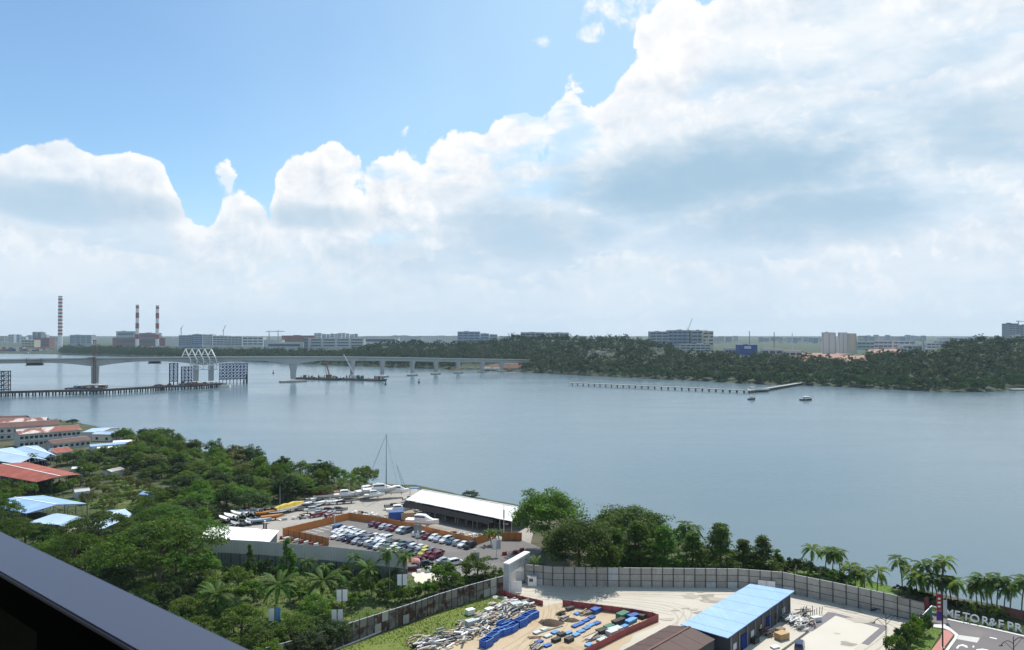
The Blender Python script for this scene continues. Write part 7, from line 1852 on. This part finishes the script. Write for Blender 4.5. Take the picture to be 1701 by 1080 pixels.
# ------------------------------------------------------------------ the woods of the far shore
def raw(me):
    n = len(me.vertices); v = np.empty(n * 3, np.float32); me.vertices.foreach_get('co', v)
    tt = np.empty(len(me.polygons), np.float32); me.attributes['tone'].data.foreach_get('value', tt)
    return v.reshape(-1, 4, 3), tt
FT = []
for sd in range(5): FT.append(crown('round', 31 + sd, 5.2, -.4, 9.5 + sd % 2 * 2, 18, 9, 2.0, [LEAF['far']], jit=.2)[0])
for sd in range(2): FT.append(crown('umbrella', 51 + sd, 6.5, 7.5, 12.5, 16, 7, 2.3, [LEAF['far']])[0])
FR_ = [raw(m) for m in FT]
FN = [crown('round', 71 + sd, 5.2, -.6, 9.0 + sd % 2 * 2, 40, 24, 1.15, [LEAF['far']], jit=.25)[0] for sd in range(5)]
NOT = [[(974, 586), (1020, 585), (1020, 600), (974, 601)], [(1200, 577), (1226, 577), (1226, 594), (1200, 594)], [(1262, 578), (1336, 580), (1336, 597), (1262, 595)], [(1082, 583), (1106, 583), (1106, 597), (1082, 597)], [(1532, 579), (1558, 579), (1558, 593), (1532, 593)], [(1104, 573), (1200, 573), (1195, 590), (1160, 596), (1128, 590)], [(1306, 588), (1442, 583), (1442, 603), (1400, 608), (1340, 600), (1306, 598)], [(1356, 566), (1430, 566), (1430, 596), (1356, 596)],
       [(1426, 560), (1582, 560), (1582, 578), (1500, 582), (1426, 585)], [(-10, 550), (100, 550), (100, 592), (-10, 592)], [(190, 550), (340, 550), (300, 577), (190, 577)], [(1221, 568), (1264, 568), (1264, 597), (1221, 597)],
       [(765, 605), (862, 605), (866, 620), (765, 622)], [(440, 560), (640, 560), (600, 584), (440, 584)], [(1685, 645), (1701, 645), (1701, 655), (1685, 655)], [(340, 555), (440, 555), (440, 576), (340, 576)]]
spots = []
px = -120.0
while px < 1860:
    d0 = shore_d(px); dens = 11.0
    step = FOC / d0 * dens                                               # one crown along the shore
    px += step
    tmax = 480 if px > 600 else 400
    t_ = rnd.uniform(-2, 2)
    while t_ < tmax:
        q = px + rnd.uniform(-.8, .8) * step; p = far_p(q, max(t_, -2)); sx, sy = proj(p)
        if not any(inside(sx, sy, n_) for n_ in NOT): spots.append((p, t_, q))
        t_ += dens * rnd.uniform(.6, 1.4)
spots.sort(key=lambda s: (s[1] > 60, s[0].y))
near = [s for s in spots if s[1] < 60 and 850 < s[2] < 1720][:290]
nid = set(id(s) for s in near)
for i, (p, t_, q) in enumerate(near):
    k = rnd.choice((0, 1, 2, 3, 4)); s = rnd.uniform(.7, 1.25)
    o = obj('shore_tree', FN[k], None, p, rnd.uniform(0, 6.28)); o.scale = (s, s, s * rnd.uniform(.8, 1.25))
    seg = ('from the bridge landing to the long jetty' if q < 946 else 'behind the long jetty' if q < 1345 else 'from the long jetty to the frame edge')
    tag(o, 'tree at the far wooded water line ' + seg, 'tree', 'trees at the water line ' + seg)
Vs, Ts = [], []
for s in spots:
    if id(s) in nid: continue
    p, t_, q = s
    tall = 1.0 + (.08 if (1440 < q < 1701 and 150 < t_ < 420) else 0)
    k = rnd.choice((0, 1, 2, 3, 4)) if not (600 < q < 760 and t_ > 330) else rnd.choice((5, 6, 0))
    V, T_ = FR_[k]; sc_ = rnd.choice((.7, .85, 1.0, 1.1, 1.2, 1.4, 1.6)) * rnd.uniform(.9, 1.1); a = rnd.uniform(0, 6.28); c, s_ = math.cos(a) * sc_, math.sin(a) * sc_
    W_ = np.empty_like(V); W_[..., 0] = V[..., 0] * c - V[..., 1] * s_ + p.x; W_[..., 1] = V[..., 0] * s_ + V[..., 1] * c + p.y; W_[..., 2] = V[..., 2] * sc_ * tall * rnd.uniform(.85, 1.2) + p.z
    Vs.append(W_); Ts.append(np.clip(T_ * .45 + rnd.random() ** 1.3 * .6 - .05, 0, 1))
me = quad_mesh('far_wood', np.concatenate(Vs), np.concatenate(Ts), [LEAF['far']])
tag(obj('far_wood', me), 'dense wood covering the slopes of the far shore', None, None, 'stuff')
print('FARTREES', len(spots), len(near), 'quads', sum(len(v) for v in Vs))

# ------------------------------------------------------------------ labels of trees that stand closest to something one can find
def closest(group, stem, marks):
    left = [o for o in sc.objects if o.get('group') == group]
    for name, px, py in marks:
        q = G(px, py); left.sort(key=lambda o: (o.location.x - q.x) ** 2 + (o.location.y - q.y) ** 2)
        if left: left.pop(0)['label'] = stem + ', the one closest to ' + name
closest('trees of the wood by the boatyard', 'tree in the boatyard wood', [('the yellow covered boats', 474, 846), ('the maroon covered boat', 541, 824), ('the tall masted yacht', 612, 815), ('the white roofed shed', 350, 868), ('the small blue roof', 250, 815),
    ('the racked white boats', 395, 858), ('the whitish shed by the shore', 240, 745), ('the motor cruiser', 574, 822), ('the orange brown boats', 446, 855), ('the broken grey shack', 215, 780), ('the long pale shore roof', 290, 755)])
closest('trees on the slope below the sheds', 'tree on the slope below the sheds', [('the white roofed shed', 335, 885), ('the tarpaulin shelter', 118, 895), ('the leafy blue roof', 222, 870), ('the long grey wall', 335, 940), ('the blue warehouse', 44, 880), ('the low flat blue roof', 75, 885)])
closest('bushes on the dry clearing', 'bush on the dry clearing', [('the grey box shed', 137, 826), ('the broken grey shack', 200, 790), ('the small blue roof', 240, 830), ('the blue warehouse', 145, 845), ('the leafy blue roof', 205, 848)])
closest('trees just behind the rail', 'tree just behind the balcony rail', [('the rusty fence end', 470, 1085), ('the nearest date palm', 365, 1040)])
closest('leafy trees of the overgrown garden', 'leafy garden tree', [('the blue and white banner post', 456, 1062), ('the nearest date palm', 363, 1042), ('the banner post behind the rusty fence', 560, 1050), ('the slim pale tree', 415, 960), ('the middle date palm', 531, 1014)])
closest('shrubs along the rusty fence', 'leafy shrub along the rusty fence', [('the gate portal', 836, 975), ('the end of the long wall', 668, 990), ('the bright green bush', 793, 970)])
closest('trees among the sheds', 'tree among the sheds', [('the red roof corner', 134, 790), ('the small white house', 115, 760), ('the low pale blue shed', 175, 745)])
closest('trees below the red roof', 'tree below the red roof', [('the red roof gable', 100, 808), ('the grey box shed', 128, 818)])
for g in ('from the bridge landing to the long jetty', 'behind the long jetty', 'from the long jetty to the frame edge'):
    closest('trees at the water line ' + g, 'far shore tree', {'f': [('the bridge landing', 870, 616)], 'b': [('the shore end of the long jetty', 1345, 636)]}.get(g[0], []) if 'frame' not in g else [('the shore landing at the frame edge', 1680, 648)])
